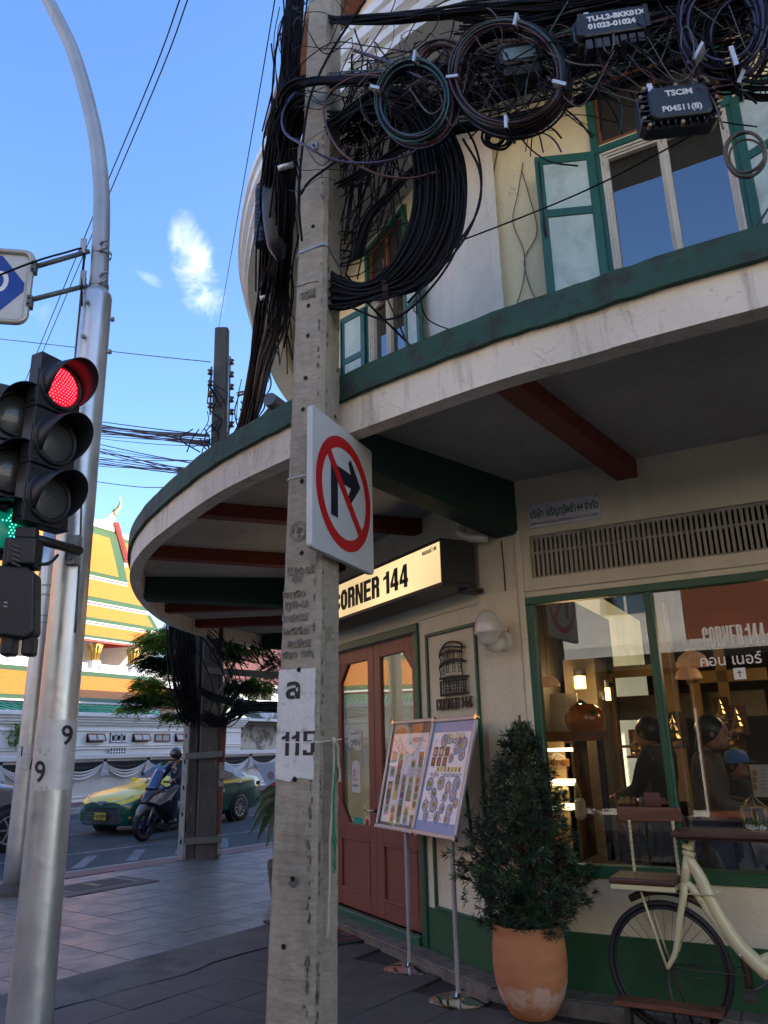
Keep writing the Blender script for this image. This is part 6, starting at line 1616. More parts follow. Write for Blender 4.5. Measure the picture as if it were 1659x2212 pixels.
m=MB();m.tube([at_y(580,885,5.3),at_y(555,915,5.4)],.012,8);m.tube([at_y(596,890,5.35),at_y(592,905,5.4)],.012,8);obj('strut',m,MT['darkpipe'],fl_)
# ============================ the far double pole
FPo=np.array([-2.90,12.45])
FQ=Frame(FPo,R(100))
fp2=thing('utility_pole','far weathered concrete pole with a rack of insulators, behind the canopy','utility pole',(FPo[0],FPo[1],0))
def shaft2(name,cx0,cy0,w0,d0,w1,d1,h,lean,parent,mat):
 m=MB();V=[]
 zs_=np.linspace(0,h,14)
 for z in zs_:
  f=z/h;w_=w0+(w1-w0)*f;d_=d0+(d1-d0)*f;c_=.03
  pts=[(-w_/2+c_,-d_/2),(w_/2-c_,-d_/2),(w_/2,-d_/2+c_),(w_/2,d_/2-c_),(w_/2-c_,d_/2),(-w_/2+c_,d_/2),(-w_/2,d_/2-c_),(-w_/2,-d_/2+c_)]
  V+=[(cx0+a+lean*z+random.gauss(0,.002),cy0+b,z) for a,b in pts]
 F=[(j*8+i,j*8+(i+1)%8,(j+1)*8+(i+1)%8,(j+1)*8+i) for j in range(13) for i in range(8)]+[tuple(range(13*8,14*8))]
 m.add(V,F);return obj(name,m,mat,parent)
zt_f=at_y(480,712,12.45)[2];zt_s2=5.3
xt=at_y(480,712,12.45)[0];xb=at_y(449,1855,12.45)[0]
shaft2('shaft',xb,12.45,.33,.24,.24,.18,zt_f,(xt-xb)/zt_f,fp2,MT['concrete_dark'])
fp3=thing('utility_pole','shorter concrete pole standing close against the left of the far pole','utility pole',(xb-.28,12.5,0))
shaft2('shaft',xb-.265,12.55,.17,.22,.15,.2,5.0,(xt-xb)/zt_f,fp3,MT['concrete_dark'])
for sd_,x,n_i,y0,dy in((-1,457,4,800,24),(1,497,6,778,27)):
 m=MB();a=at_y(x,y0-8,12.4);b=at_y(x-3,y0+dy*n_i,12.4);m.beam(a,b,.03,.02,upv=(0,1,0));rk=obj('insulator_rack',m,MT['darkpipe'],fp2)
 for k in range(n_i):
  c=at_y(x+sd_*3,y0+dy*k+4,12.3);m=MB();m.lathe([(.012,-.05),(.045,-.045),(.05,-.03),(.028,-.01),(.028,.01),(.05,.03),(.045,.045),(.012,.05)],c,12);obj('insulator',m,pmat('brown_porcelain',(.035,.02,.018),.3) if 'porc' not in MT else MT['porc'],rk)
arm_=thing('pole_crossarm','black steel crossarm on the far pole loaded with cables, under the canopy','crossarm',at_y(520,1450,12.3))
m=MB();m.beam(at_y(445,1448,12.3),at_y(640,1462,12.0),.08,.10);m.beam(at_y(470,1500,12.3),at_y(500,1458,12.25),.03,.05);obj('arm',m,MT['black'],arm_)
def fb(label,pts,n,sp,r=(.008,.014),wob=.02):
 m=MB();strands(m,[at_y(*p) for p in pts],n,sp,r=r,wob=wob);o=obj('cable_bundle',m,CM);tag(o,label,'cable bundle')
fb('heavy black cable bundle bending right from the far pole below the crossarm',[(445,1545,12.2),(470,1560,12.2),(500,1545,12.1),(530,1530,12),(580,1528,11.8),(660,1530,11.5)],24,.075)
fb('upper cable bundle leaving the far pole just under the crossarm',[(430,1490,12.2),(470,1508,12.2),(520,1522,12),(600,1528,11.8),(660,1530,11.5)],16,.06)
fb('mass of black cables hanging in front of the tree beside the far poles',[(392,1330,12.1),(398,1390,12.1),(398,1440,12.1),(405,1500,12.15),(410,1550,12.2)],46,.14,wob=.018)
fb('loose cable loops drooping left of the far poles',[(365,1335,12),(370,1420,12),(378,1490,12),(400,1540,12.1),(425,1552,12.2)],8,.07,wob=.02)
m=MB()
for k in range(26):
 x=crng.uniform(455,590);P=[at_y(x,1378+crng.uniform(0,20),12.2),at_y(x+crng.uniform(-20,20),1408+crng.uniform(-8,10),12.1),at_y(x+crng.uniform(10,60),1435+crng.uniform(-8,10),12.1)]
 m.tube(spline(P,4),crng.uniform(.006,.012),4,cap=False)
for k in range(9):
 x=crng.uniform(360,440);P=[at_y(x,1340,12),at_y(x+60,1400,12),at_y(x+100,1500,12),at_y(x+60,1570,12),at_y(x+10,1540,12)]
 m.tube(spline(P,5),crng.uniform(.006,.010),4,cap=False)
o=obj('wire_curls',m,MT['cable'],kind='stuff');tag(o,'wire curls under the canopy round the far poles','wires')
gp=thing('steel_upright','perforated grey steel channel standing left of the far poles','post',at_y(389,1858,12.2))
m=MB();a=at_z(389,1858,0);fr2=Frame(a[:2],R(95));hz=at_y(402,1550,a[1])[2];tp=at_y(405,1548,a[1]);ln=(tp[0]-a[0])/hz
m.beam(a,(a[0]+ln*hz,a[1],hz),.085,.03,upv=(0,1,0));obj('channel',m,MT['galv'],gp)
for k in range(6):z=.25+k*.38;m=MB();m.obox((a[0]+ln*z,a[1]-.017,z),.012,.002,.03);obj('slot',m,MT['hole'],gp)
rp_=thing('painted_upright','rusty red and white painted steel post right of the far poles','post',at_z(470,1858,0))
a=at_z(468,1856,0);tp=at_y(485,1548,a[1])
n_=6
for k in range(n_):
 p0=a+(tp-a)*k/n_;p1=a+(tp-a)*(k+1)/n_;m=MB();m.beam(p0,p1,.075,.05,upv=(0,1,0));obj('painted_section',m,pmat('flaking_red' if k%2 else 'flaking_white',(.16,.03,.025) if k in(1,2,4,5) else(.30,.28,.25),.8,col2=(.09,.06,.05),c2lo=.5,c2hi=.6,c2scale=14),rp_)
for y in(1634,1818):
 m=MB();m.beam(at_y(400,y,12.25),at_y(480,y-6,12.25),.02,.09,upv=(0,0,1))
 obj('clamp_bar',m,MT['darkpipe'],rp_)
# ============================ people (one continuous skinned body each)
SKIN=pmat('skin',(0.34,0.17,0.10),.55,var=.05);HAIR=pmat('black_hair',(.008,.007,.007),.35,var=.3,scale=20,stretch=(6,6,1))
def skin_obj(name,verts,edges,radii,mat,parent,root=0,sub=1):
 me=bpy.data.meshes.new(name);off=wloc(parent)
 me.from_pydata([tuple(np.array(v)-off) for v in verts],edges,[]);me.materials.append(mat)
 o=bpy.data.objects.new(name,me);COL.objects.link(o);o.parent=parent
 o.modifiers.new('skin','SKIN')
 o.modifiers['skin'].use_smooth_shade=True
 if not me.skin_vertices:
  pass
 layer=me.skin_vertices[0] if len(me.skin_vertices) else None
 if layer is None:
  bm=bmesh.new();bm.from_mesh(me);lay=bm.verts.layers.skin.verify();bm.to_mesh(me);bm.free();layer=me.skin_vertices[0]
 for i,r in enumerate(radii):
  layer.data[i].radius=(r,r) if np.isscalar(r) else r;layer.data[i].use_root=(i==root)
 s=o.modifiers.new('sub','SUBSURF');s.levels=sub;s.render_levels=sub
 dg=bpy.context.evaluated_depsgraph_get();nm=bpy.data.meshes.new_from_object(o.evaluated_get(dg));nm.name=name
 o.modifiers.clear();o.data=nm
 for p in nm.polygons:p.use_smooth=True
 return o
def person(label,loc,yaw,h,pose,clothes,hair='long',extra=None,shirt='shirt',legs=True):
 """pose: dict of joints in body coordinates (x right, y forward, z up), scaled by the height h"""
 t=thing('person',label,'person',loc);L0=np.array(loc,float)
 c,s=math.cos(yaw),math.sin(yaw);Rm=np.array([[c,-s,0],[s,c,0],[0,0,1]])
 G=lambda p:L0+Rm@(np.array(p,float)*h)
 J=dict(pel=(0,0,.52),waist=(0,.0,.60),chest=(0,.0,.72),neck=(0,0,.825),nb=(0,.01,.855),sl=(-.105,0,.80),sr=(.105,0,.80),el=(-.14,.02,.63),er=(.14,.02,.63),wl=(-.14,.10,.50),wr=(.14,.10,.50),
 hl=(-.055,0,.50),hr=(.055,0,.50),kl=(-.055,.02,.28),kr=(.055,.02,.28),al=(-.055,0,.04),ar=(.055,0,.04),tl=(-.06,.09,.015),tr=(.06,.09,.015));J.update(pose);HO=J.pop('headoff',(0,.012,.065));HY=J.pop('heady',0)
 names=list(J);idx={n:i for i,n in enumerate(names)}
 rad=dict(pel=.075,waist=.068,chest=.078,neck=.036,nb=.030,sl=.036,sr=.036,el=.025,er=.025,wl=.017,wr=.017,hl=.058,hr=.058,kl=.034,kr=.034,al=.022,ar=.022,tl=.018,tr=.018)
 E=[('pel','waist'),('waist','chest'),('chest','neck'),('neck','nb'),('chest','sl'),('chest','sr'),('sl','el'),('el','wl'),('sr','er'),('er','wr'),('pel','hl'),('pel','hr'),('hl','kl'),('kl','al'),('al','tl'),('hr','kr'),('kr','ar'),('ar','tr')]
 V=[G(J[n]) for n in names];Rr=[rad[n]*h for n in names];EE=[(idx[a],idx[b]) for a,b in E]
 for sd_ in 'lr':
  w=np.array(J['w'+sd_]);e=np.array(J['e'+sd_]);d=(w-e)/np.linalg.norm(w-e);sgn=-1 if sd_=='l' else 1
  side=np.cross(d,[0,0,1.0]);side=side/(np.linalg.norm(side)+1e-9);palm=w+d*.05
  k=len(V);V.append(G(palm));Rr.append((.016*h,.009*h));EE.append((idx['w'+sd_],k))
  for f,(o_,ln) in enumerate(((-.016,.036),(-.006,.042),(.005,.040),(.015,.032))):
   b=palm+side*o_+d*.012;m1=b+d*ln*.6+np.array([0,0,-.004]);tp=m1+d*ln*.35+np.array([0,0,-.014])
   q=len(V);V+=[G(b),G(m1),G(tp)];Rr+=[.0055*h,.005*h,.004*h];EE+=[(k,q),(q,q+1),(q+1,q+2)]
  b=w+d*.02-side*.018*1;q=len(V);V+=[G(b),G(b-side*.016+d*.022)];Rr+=[.006*h,.0045*h];EE+=[(k,q),(q,q+1)]
 skin_obj('body',V,EE,Rr,SKIN,t)
 hd=np.array(J['nb'])+np.array(HO)
 hp=G(hd);hy=HY;c2,s2=math.cos(yaw+hy),math.sin(yaw+hy);Rh=np.array([[c2,-s2,0],[s2,c2,0],[0,0,1]])
 a=.066*h
 m=MB();m.ell(hp,a*.78,a*.92,a*1.08,Rh,20,16);m.ell(hp+Rh@np.array([0,a*.45,-a*.55]),a*.5,a*.5,a*.5,Rh,12,8)
 m.ell(hp+Rh@np.array([0,a*.98,-a*.12]),a*.13,a*.18,a*.22,Rh,8,6)
 for x in(-1,1):m.ell(hp+Rh@np.array([x*a*.78,0,-a*.05]),a*.10,a*.18,a*.26,Rh,8,6)
 hd_o=obj('head',m,SKIN,t)
 m=MB()
 for x in(-1,1):m.ell(hp+Rh@np.array([x*a*.33,a*.82,a*.10]),a*.13,a*.08,a*.07,Rh,8,6)
 m.ell(hp+Rh@np.array([0,a*.90,-a*.48]),a*.24,a*.06,a*.05,Rh,8,6);obj('eyes_and_mouth',m,HAIR,hd_o)
 if hair:
  m=MB();m.ell(hp+Rh@np.array([0,-a*.16,a*.16]),a*.90,a*.98,a*1.05,Rh,20,14)
  if hair=='long':
   for k in range(26):
    x=(k/25-.5)*1.5*a;st=hp+Rh@np.array([x,-a*.75+abs(x)*.3,a*.3]);P=[st,st+Rh@np.array([0,-a*.35,-a*1.0]),st+Rh@np.array([-x*.2,-a*.5,-a*2.6]),st+Rh@np.array([-x*.3,-a*.35,-a*random.uniform(4.0,5.2)])]
    m.tube(spline(P,4),a*.16,5)
  if hair=='bun':m.ell(hp+Rh@np.array([0,-a*.95,a*.5]),a*.42,a*.42,a*.42,Rh,12,8)
  obj('hair',m,HAIR,hd_o)
 def cl(nm,keys,edges,grow,mat,root=0):
  ii={k:n for n,k in enumerate(keys)}
  skin_obj(nm,[G(J[k] if k in J else k) for k in keys],[(ii[a],ii[b]) for a,b in edges],[(rad[k]+grow)*h for k in keys],mat,t,root)
 cl(shirt,['pel','waist','chest','neck','sl','sr','el','er','wl','wr'],[('pel','waist'),('waist','chest'),('chest','neck'),('chest','sl'),('chest','sr'),('sl','el'),('el','wl'),('sr','er'),('er','wr')],.014,clothes[0])
 if legs:cl('trousers',['pel','hl','hr','kl','kr','al','ar'],[('pel','hl'),('pel','hr'),('hl','kl'),('kl','al'),('hr','kr'),('kr','ar')],.012,clothes[1])
 if legs:
  for k_,l_ in(('al','tl'),('ar','tr')):
   m=MB();m.tube([G(J[k_]),(G(J[k_])+G(J[l_]))/2,G(J[l_])],[.034*h,.032*h,.022*h],10);obj('shoe',m,MT['black'],t)
 return t,G,J,hp,Rh,a
# ============================ menu stands
def menu_stand(label,base,bl,br,tl,tr,art):
 fr=Frame(base,AZ_A+R(2));t=thing('menu_stand',label,'menu stand',(base[0],base[1],0))
 wb=.06
 uL,zB=fr.px(*bl,wb);uR,_=fr.px(*br,wb)
 lo,hi=-.6,.3
 for _ in range(40):
  mid=(lo+hi)/2
  if fr.px(*tl,mid)[0]>uL:hi=mid
  else:lo=mid
 wt=max(-.30,min(0.0,(lo+hi)/2));zT=fr.px(*tl,wt)[1]
 f2=Frame(base,AZ_A+R(2));o_=fr(uL,wb,zB);upv_=fr(uL,wt,zT)-o_;HH=np.linalg.norm(upv_);upv_/=HH
 f2.o=o_;f2.z=upv_;f2.n=np.cross(fr.u,upv_);f2.n=f2.n if f2.n@fr.n>0 else-f2.n
 W=uR-uL
 m=MB();b=.030
 for x0,x1,z0,z1 in((0,W,0,b),(0,W,HH-b,HH),(0,b,b,HH-b),(W-b,W,b,HH-b)):m.box(f2,x0,x1,-.012,.012,z0,z1)
 fo=obj('frame',m,MT['steel'],t,bevel=.006,seg=2)
 m=MB()
 for x in(.012,W-.012):
  for z in(.012,HH-.012):m.cyl(f2(x,-.010,z),f2(x,.0145,z),.019,.017,12)
 obj('frame_corners',m,MT['chrome'],fo)
 m=MB();m.box(f2,b*.5,W-b*.5,-.016,-.006,b*.5,HH-b*.5);obj('backing',m,MT['black'],t)
 m=MB();m.box(f2,b,W-b,-.0055,-.003,b,HH-b);sheet=obj('mount',m,art['mount'],t)
 pz0,pz1=b+(HH-2*b)*art['m0'],HH-b-(HH-2*b)*art['m1'];px0,px1=b+W*.04,W-b-W*.04
 m=MB();m.box(f2,px0,px1,-.003,-.0022,pz0,pz1);obj('poster',m,art['paper'],sheet)
 S=lambda a,c:(px0+(px1-px0)*a,pz0+(pz1-pz0)*c)
 grp={}
 for(kind,a,c,r,mat) in art['spots']:
  mb=grp.setdefault(mat,MB());x,z=S(a,c);rr=r*(px1-px0)
  lift=-.0018+.0002*(len(mb.f)%3)+art['lift'].get(mat,0)
  if kind=='o':mb.add([f2(x+rr*math.cos(q),lift,z+rr*math.sin(q)) for q in np.linspace(0,6.283,15)[:-1]],[tuple(range(14))])
  else:mb.add([f2(x+s1*rr,lift,z+s2*rr*1.1) for s1,s2 in((-1,-1),(1,-1),(1,1),(-1,1))],[(0,1,2,3)])
 for mat,mb in grp.items():obj('food_picture',mb,MT[mat],sheet,kind='stuff')
 for body,a,c,sz,mat,bd in art['text']:
  x,z=S(a,c);obj('lettering',text_mb(body,f2,x,-.0010,z,sz*(px1-px0),.0005,bold=bd*(px1-px0),align='CENTER'),MT[mat],sheet)
 m=MB();m.box(f2,b,W-b,.001,.002,b,HH-b);obj('clear_cover',m,art['cover'],t)
 cx=(uL+uR)/2
 m=MB();m.cyl((base[0],base[1],.035),fr(0,0,zB+.12),.0165,.0165,20);m.cyl(fr(0,0,zB+.02),f2(W/2,-.02,.16),.012,.012,10);obj('pole',m,MT['steel'],t)
 m=MB();m.lathe([(0.0,.040),(.018,.040),(.019,.020),(.07,.016),(.15,.008),(.188,.002),(.191,0.0)],(base[0],base[1],0.001),48);obj('base_disc',m,MT['chrome'],t)
 m=MB();m.beam(f2(W*.80,-.02,HH*.62),fr(.10,-.10,zB-.02),.022,.008);m.beam(f2(W*.80,-.02,HH*.62),f2(W*.80,-.02,.05),.02,.008);obj('strut',m,MT['black'],t)
 return t
for n_,c_ in(('f_white',(.62,.64,.70)),('f_plate',(.14,.20,.34)),('f_food',(.34,.13,.05)),('f_yellow',(.62,.42,.08)),('f_green',(.12,.22,.05)),('f_brown',(.14,.06,.03)),('f_pink',(.65,.05,.14)),('f_grey',(.32,.34,.38)),('f_txt',(.20,.22,.28)),('f_gold',(.60,.50,.16)),('f_pl2',(.30,.36,.48)),('f_cream',(.55,.45,.30))):MT[n_]=col(n_,c_)
rr2=random.Random(5)
sp2=[]
for(a,c,r) in((.33,.90,.10),(.86,.86,.10),(.70,.80,.085),(.86,.74,.09),(.60,.70,.07),(.15,.40,.10),(.45,.42,.10),(.66,.38,.085),(.86,.42,.10),(.30,.30,.085),(.82,.30,.095),(.62,.27,.07),(.13,.16,.09),(.36,.18,.11),(.60,.15,.075),(.80,.14,.085),(.92,.22,.07),(.20,.05,.08),(.50,.05,.085),(.78,.04,.085)):
 sp2+=[('o',a,c,r,'f_plate'),('o',a,c,r*.80,'f_pl2')]+[('o',a+rr2.uniform(-.4,.4)*r,c+rr2.uniform(-.2,.2)*r,r*rr2.uniform(.2,.4),rr2.choice(['f_food','f_yellow','f_green','f_cream'])) for _ in range(4)]
for a in(.14,.30,.46):sp2+=[('s',a,.775,.062,'f_brown'),('o',a,.775,.045,'f_cream'),('o',a,.775,.022,'f_food')]
for a in(.12,.28,.44):sp2+=[('s',a,.66,.058,'f_brown'),('o',a+.01,.66,.035,'f_food')]
for k in range(7):sp2+=[('s',.30+k*.095,.575,.032,'f_yellow'),('s',.30+k*.095,.572,.018,rr2.choice(['f_brown','f_green','f_food']))]
sp2+=[('o',.75,.90,.055,'f_pink')]+[('s',rr2.uniform(.05,.95),rr2.uniform(.03,.95),.012,'f_txt') for _ in range(60)]
art2=dict(mount=col('blue_mount',(.20,.32,.58),.35),paper=col('pale_poster',(.80,.84,.88),.35),m0=.09,m1=.10,spots=sp2,lift={'f_plate':0,'f_pl2':.0003,'f_food':.0007,'f_yellow':.0006,'f_green':.0007,'f_cream':.0006,'f_brown':.0003},
 text=[('ALL DAY',.62,.92,.12,'f_gold',.003),('BREAKFAST',.60,.865,.105,'f_txt',.003),('VEGAN',.22,.49,.075,'f_txt',.001),('VEGETARIAN',.68,.49,.075,'f_txt',.001)],cover=glassmat('poster_cover',(1,1,1),ior=1.08,wob=.1))
sp1=[]
for j in range(9):
 for i in range(5):
  if rr2.random()<.75:sp1+=[('s',.12+i*.19,.05+j*.085,.062,rr2.choice(['f_cream','f_brown','f_cream','f_pl2'])),('o',.12+i*.19,.05+j*.085,.045,rr2.choice(['f_food','f_yellow','f_brown','f_green']))]
sp1+=[('s',rr2.uniform(.05,.95),rr2.uniform(.72,.95),.014,'f_grey') for _ in range(50)]
art1=dict(mount=col('dark_mount',(.03,.03,.035),.35),paper=col('grey_menu_paper',(.74,.75,.76),.35),m0=.03,m1=.10,spots=sp1,lift={'f_food':.0005,'f_yellow':.0005,'f_green':.0005,'f_brown':.0003},
 text=[('MENU',.78,.52,.16,'f_white',.004),('MENU',.70,.90,.09,'f_txt',.001)],cover=glassmat('wavy_cover',(1,1,1),ior=1.22,wob=.9,minr=.03))
menu_stand('left menu stand, a tilted steel frame with a glossy rippled menu sheet',(0.11,6.31),(812,1787),(903,1803),(850,1558),(928,1555),art1)
menu_stand('right menu stand with the blue edged all day breakfast poster',(0.40,5.56),(888,1800),(985,1815),(937,1553),(1045,1550),art2)
# ============================ terracotta pot and its shrub
pc=at_y(1147,2110,5.22);PX,PY=pc[0],5.22
m=MB();prof=[(0,.004),(.110,.004),(.125,.01),(.150,.05),(.190,.13),(.213,.22),(.222,.32),(.220,.42),(.212,.50),(.207,.545),(.212,.56),(.210,.575),(.192,.575),(.186,.55),(.18,.50),(0,.50)]
s_pot=1.0
zr=at_y(1149,2000,5.22-.1)[2]
prof=[(r,h*zr/.575) for r,h in prof]
m.lathe(prof,(PX,PY,0),56)
tm_=bpy.data.materials.new('weathered_terracotta');tm_.use_nodes=True;t_=tm_.node_tree;b_=t_.nodes['Principled BSDF'];b_.inputs['Roughness'].default_value=.78;Lk=t_.links.new
tcn=N(t_,'ShaderNodeTexCoord');sx=N(t_,'ShaderNodeSeparateXYZ');Lk(tcn.outputs['Object'],sx.inputs[0])
n1=N(t_,'ShaderNodeTexNoise');n1.inputs['Scale'].default_value=9;n1.inputs['Detail'].default_value=9;n1.inputs['Roughness'].default_value=.7;Lk(tcn.outputs['Object'],n1.inputs['Vector'])
bell=N(t_,'ShaderNodeMapRange');Lk(sx.outputs[2],bell.inputs[0]);bell.inputs[1].default_value=.36*zr/.575*1.0;bell.inputs[2].default_value=.17*zr/.575;bell.inputs[3].default_value=-.25;bell.inputs[4].default_value=.13
b2=N(t_,'ShaderNodeMapRange');Lk(sx.outputs[2],b2.inputs[0]);b2.inputs[1].default_value=.12*zr/.575;b2.inputs[2].default_value=.04;b2.inputs[3].default_value=0;b2.inputs[4].default_value=-.2
ad=N(t_,'ShaderNodeMath',operation='ADD');Lk(n1.outputs['Fac'],ad.inputs[0]);Lk(bell.outputs[0],ad.inputs[1]);ad2=N(t_,'ShaderNodeMath',operation='ADD');Lk(ad.outputs[0],ad2.inputs[0]);Lk(b2.outputs[0],ad2.inputs[1])
th=N(t_,'ShaderNodeMapRange');Lk(ad2.outputs[0],th.inputs[0]);th.inputs[1].default_value=.53;th.inputs[2].default_value=.66;th.inputs[4].default_value=.72
mp=N(t_,'ShaderNodeMapping');mp.inputs['Scale'].default_value=(2,2,7);Lk(tcn.outputs['Object'],mp.inputs[0]);n2=N(t_,'ShaderNodeTexNoise');n2.inputs['Scale'].default_value=2;n2.inputs['Detail'].default_value=8;Lk(mp.outputs[0],n2.inputs['Vector'])
cr=N(t_,'ShaderNodeMix',data_type='RGBA');Lk(n2.outputs['Fac'],cr.inputs[0]);cr.inputs[6].default_value=(.30,.095,.035,1);cr.inputs[7].default_value=(.60,.26,.11,1)
mx=N(t_,'ShaderNodeMix',data_type='RGBA');Lk(th.outputs[0],mx.inputs[0]);Lk(cr.outputs[2],mx.inputs[6]);mx.inputs[7].default_value=(.60,.42,.33,1);Lk(mx.outputs[2],b_.inputs['Base Color'])
bp=N(t_,'ShaderNodeBump');bp.inputs['Strength'].default_value=.4;bp.inputs['Distance'].default_value=.006;Lk(ad2.outputs[0],bp.inputs['Height']);Lk(bp.outputs[0],b_.inputs['Normal'])
o=obj('terracotta_pot',m,tm_);tag(o,'tall rounded terracotta pot with white lime bloom near its base','pot')
so_=MB();so_.lathe([(0,zr-.03),(.185,zr-.04)],(PX,PY,0),30);obj('soil',so_,MT['soil'],o)
def leafcluster(mb,c,d,n,ln,wd,mi=0):
 d=np.array(d,float);d/=np.linalg.norm(d);ref=np.array([0,0,1.0]) if abs(d[2])<.9 else np.array([1.0,0,0]);a=np.cross(d,ref);a/=np.linalg.norm(a);b=np.cross(d,a)
 V=[];F=[]
 for k in range(n):
  t=6.283*k/n+rng.uniform(-.3,.3);el=rng.uniform(.25,1.25);L_=ln*rng.uniform(.7,1.15)
  r=a*math.cos(t)+b*math.sin(t);dr=r*math.sin(el)+d*math.cos(el);s=np.cross(dr,d);s/=(np.linalg.norm(s)+1e-9)
  base=c-d*rng.uniform(0,.03);q=len(V)
  V+=[base,base+dr*L_*.5+s*wd,base+dr*L_-d*L_*.12,base+dr*L_*.5-s*wd];F.append((q,q+1,q+2,q+3))
 mb.add(V,F,mi)
sh=thing('conical_shrub','dark green conical needle-leaved shrub growing in the terracotta pot','shrub',(PX,PY,zr))
sil=[(1560,1108,1150),(1600,1078,1176),(1650,1062,1192),(1700,1040,1215),(1760,1015,1232),(1800,1000,1245),(1850,985,1262),(1885,975,1285),(1930,1000,1282),(1970,1035,1255),(2000,1050,1240)]
m=MB();stems=MB()
ztop=at_y(1120,1555,PY)[2]
def prof_at(y):
 ys=[s[0] for s in sil];return np.interp(y,ys,[s[1] for s in sil]),np.interp(y,ys,[s[2] for s in sil])
cl_pts=[]
for k in range(1500):
 y=1560+440*rng.random()**.72;l,r=prof_at(y);cxp=(l+r)/2;cc=at_y(cxp,y,PY);e=at_y(r,y,PY);R_=(e-cc)[0]
 a=rng.uniform(0,6.283);q=R_*math.sqrt(rng.uniform(.25,1.0))*(1+.14*math.sin(a*5+y*.05)+.14*math.sin(a*3-y*.083+1)+(.18 if rng.random()<.08 else 0))-.03
 q=max(.01,q);p=np.array([cc[0]+q*math.cos(a),PY+q*.92*math.sin(a),cc[2]+rng.uniform(-.02,.02)])
 if(p-FC.o)@FC.n<.03:continue
 cl_pts.append(p);out=p-np.array([cc[0],PY,p[2]-.06]);
 leafcluster(m,p,out+rng.normal(0,.02,3)+np.array([0,0,.05]),int(rng.integers(10,16)),rng.uniform(.045,.072),.0042,1 if rng.random()<.12 else 0)
 if k%5==0:stems.tube([np.array([cc[0]*.5+PX*.5,PY,p[2]-.08-q*.3]),p],.003,4,cap=False)
obj('foliage',m,[MT['yew'],MT['yewlight']],sh,kind='stuff')
stems.tube(spline([(PX,PY,zr-.05),(PX-.01,PY,zr+.3),at_y(1128,1700,PY),at_y(1122,1545,PY)],5),.009,6);obj('stem',stems,MT['stem'],sh)
lp2=thing('leafy_plant','broad dark leaves of a plant peeping out left of the white banded pole','plant',at_y(600,1800,9.0));
m=MB()
for k,(x,y) in enumerate(((548,1738),(545,1765),(540,1795),(556,1812),(575,1825),(552,1720),(570,1708),(590,1835),(600,1700),(620,1720),(628,1780),(612,1820))):
 a=at_y(612+(k%3)*5,1715+k*6,9.0+(k%3)*.06);b=at_y(x,y,8.9+(k%4)*.08);d=b-a;L_=np.linalg.norm(d);d/=L_;s=np.cross(d,[0,1,0]);s/=np.linalg.norm(s)
 V=[];
 for i in range(7):
  f=i/6;w_=.045*math.sin(math.pi*min(1,f*.92+.08))+.002;c=a+d*L_*f+np.array([0,0,.10*math.sin(f*math.pi)-.04*f]);V+=[c-s*w_+np.array([0,-.01,.008]),c,c+s*w_+np.array([0,-.01,.008])]
 F=[]
 for i in range(6):F+=[(3*i,3*i+1,3*i+4,3*i+3),(3*i+1,3*i+2,3*i+5,3*i+4)]
 lf=MB();lf.add(V,F,0,True);obj('leaf',lf,pmat('broad_leaf',(.028,.06,.022),.4) if 'bleaf' not in MT else MT['bleaf'],lp2)
m=MB();c=at_y(618,1860,9.0);m.tube([(c[0],9.0,0.3),(c[0],9.0,.95)],.015,6);obj('stem',m,MT['stem'],lp2)
m=MB();m.lathe([(0,0),(.15,0),(.2,.35),(.2,.4),(.17,.4),(.16,.36),(0,.36)],(c[0],9.0,0),24);tag(obj('planter',m,MT['concrete_dark']),'round planter of the broad leaved plant behind the pole','planter')
# ============================ bicycle turned into a table and seat
WB=.317
bk=thing('bicycle_table','cream vintage bicycle fitted with a wooden seat, backrest and table top','bicycle',FC(.66,WB,0))
def B(x,y,w=WB):u,z=FC.px(x,y,w);return FC(u,w,z)
hu,hz_=FC.px(1446,2093,WB);RW=.335;hz_=RW+.002
wc_=FC(hu,WB,hz_)
def wheel(parent,c,r,fr,name='wheel'):
 m=MB();m.tube([c+fr.u*r*.955*math.cos(a)+fr.z*r*.955*math.sin(a) for a in np.linspace(0,6.2832,65)],r*.048,10,cap=False);ty=obj('tyre',m,MT['rubber'],parent)
 m=MB();m.tube([c+fr.u*r*.885*math.cos(a)+fr.z*r*.885*math.sin(a) for a in np.linspace(0,6.2832,65)],r*.028,8,cap=False);obj('rim',m,MT['black'],parent)
 hb=MB();hb.cyl(c-fr.n*.045,c+fr.n*.045,.016,.016,16);
 for s in(-1,1):hb.cyl(c+fr.n*s*.032,c+fr.n*s*.036,.028,.028,18)
 obj('hub',hb,MT['bronze'],parent)
 me0=None
 for k in range(32):
  a0=k/32*6.283;a1=a0+(.42 if k%4<2 else-.42);s=1 if k%2 else-1
  p0=c+fr.n*s*.033+(fr.u*math.cos(a1)+fr.z*math.sin(a1))*.025;p1=c+(fr.u*math.cos(a0)+fr.z*math.sin(a0))*r*.885
  b=MB();b.tube([p0,p1],.0015,4,cap=False);obj('spoke',b,MT['bronze'],parent)
wheel(bk,wc_,RW,FC)
m=MB();m.tube(spline([FC(hu+(.375+.03*k/16)*math.cos(R(118-k*8.0)),WB,hz_+(.375+.03*k/16)*math.sin(R(118-k*8.0))) for k in range(17)],2),.020,8);obj('mudguard',m,MT['fender'],bk)
m=MB();m.tube([wc_+FC.n*.04,FC(hu+.40,WB+.02,hz_-.0)],.004,6);m.tube([wc_-FC.n*.04,FC(hu+.40,WB-.02,hz_+.03)],.004,6);obj('mudguard_stay',m,MT['bronze'],bk)
top=B(1478,1915);hd0=B(1480,1880);hd1=B(1488,1842)
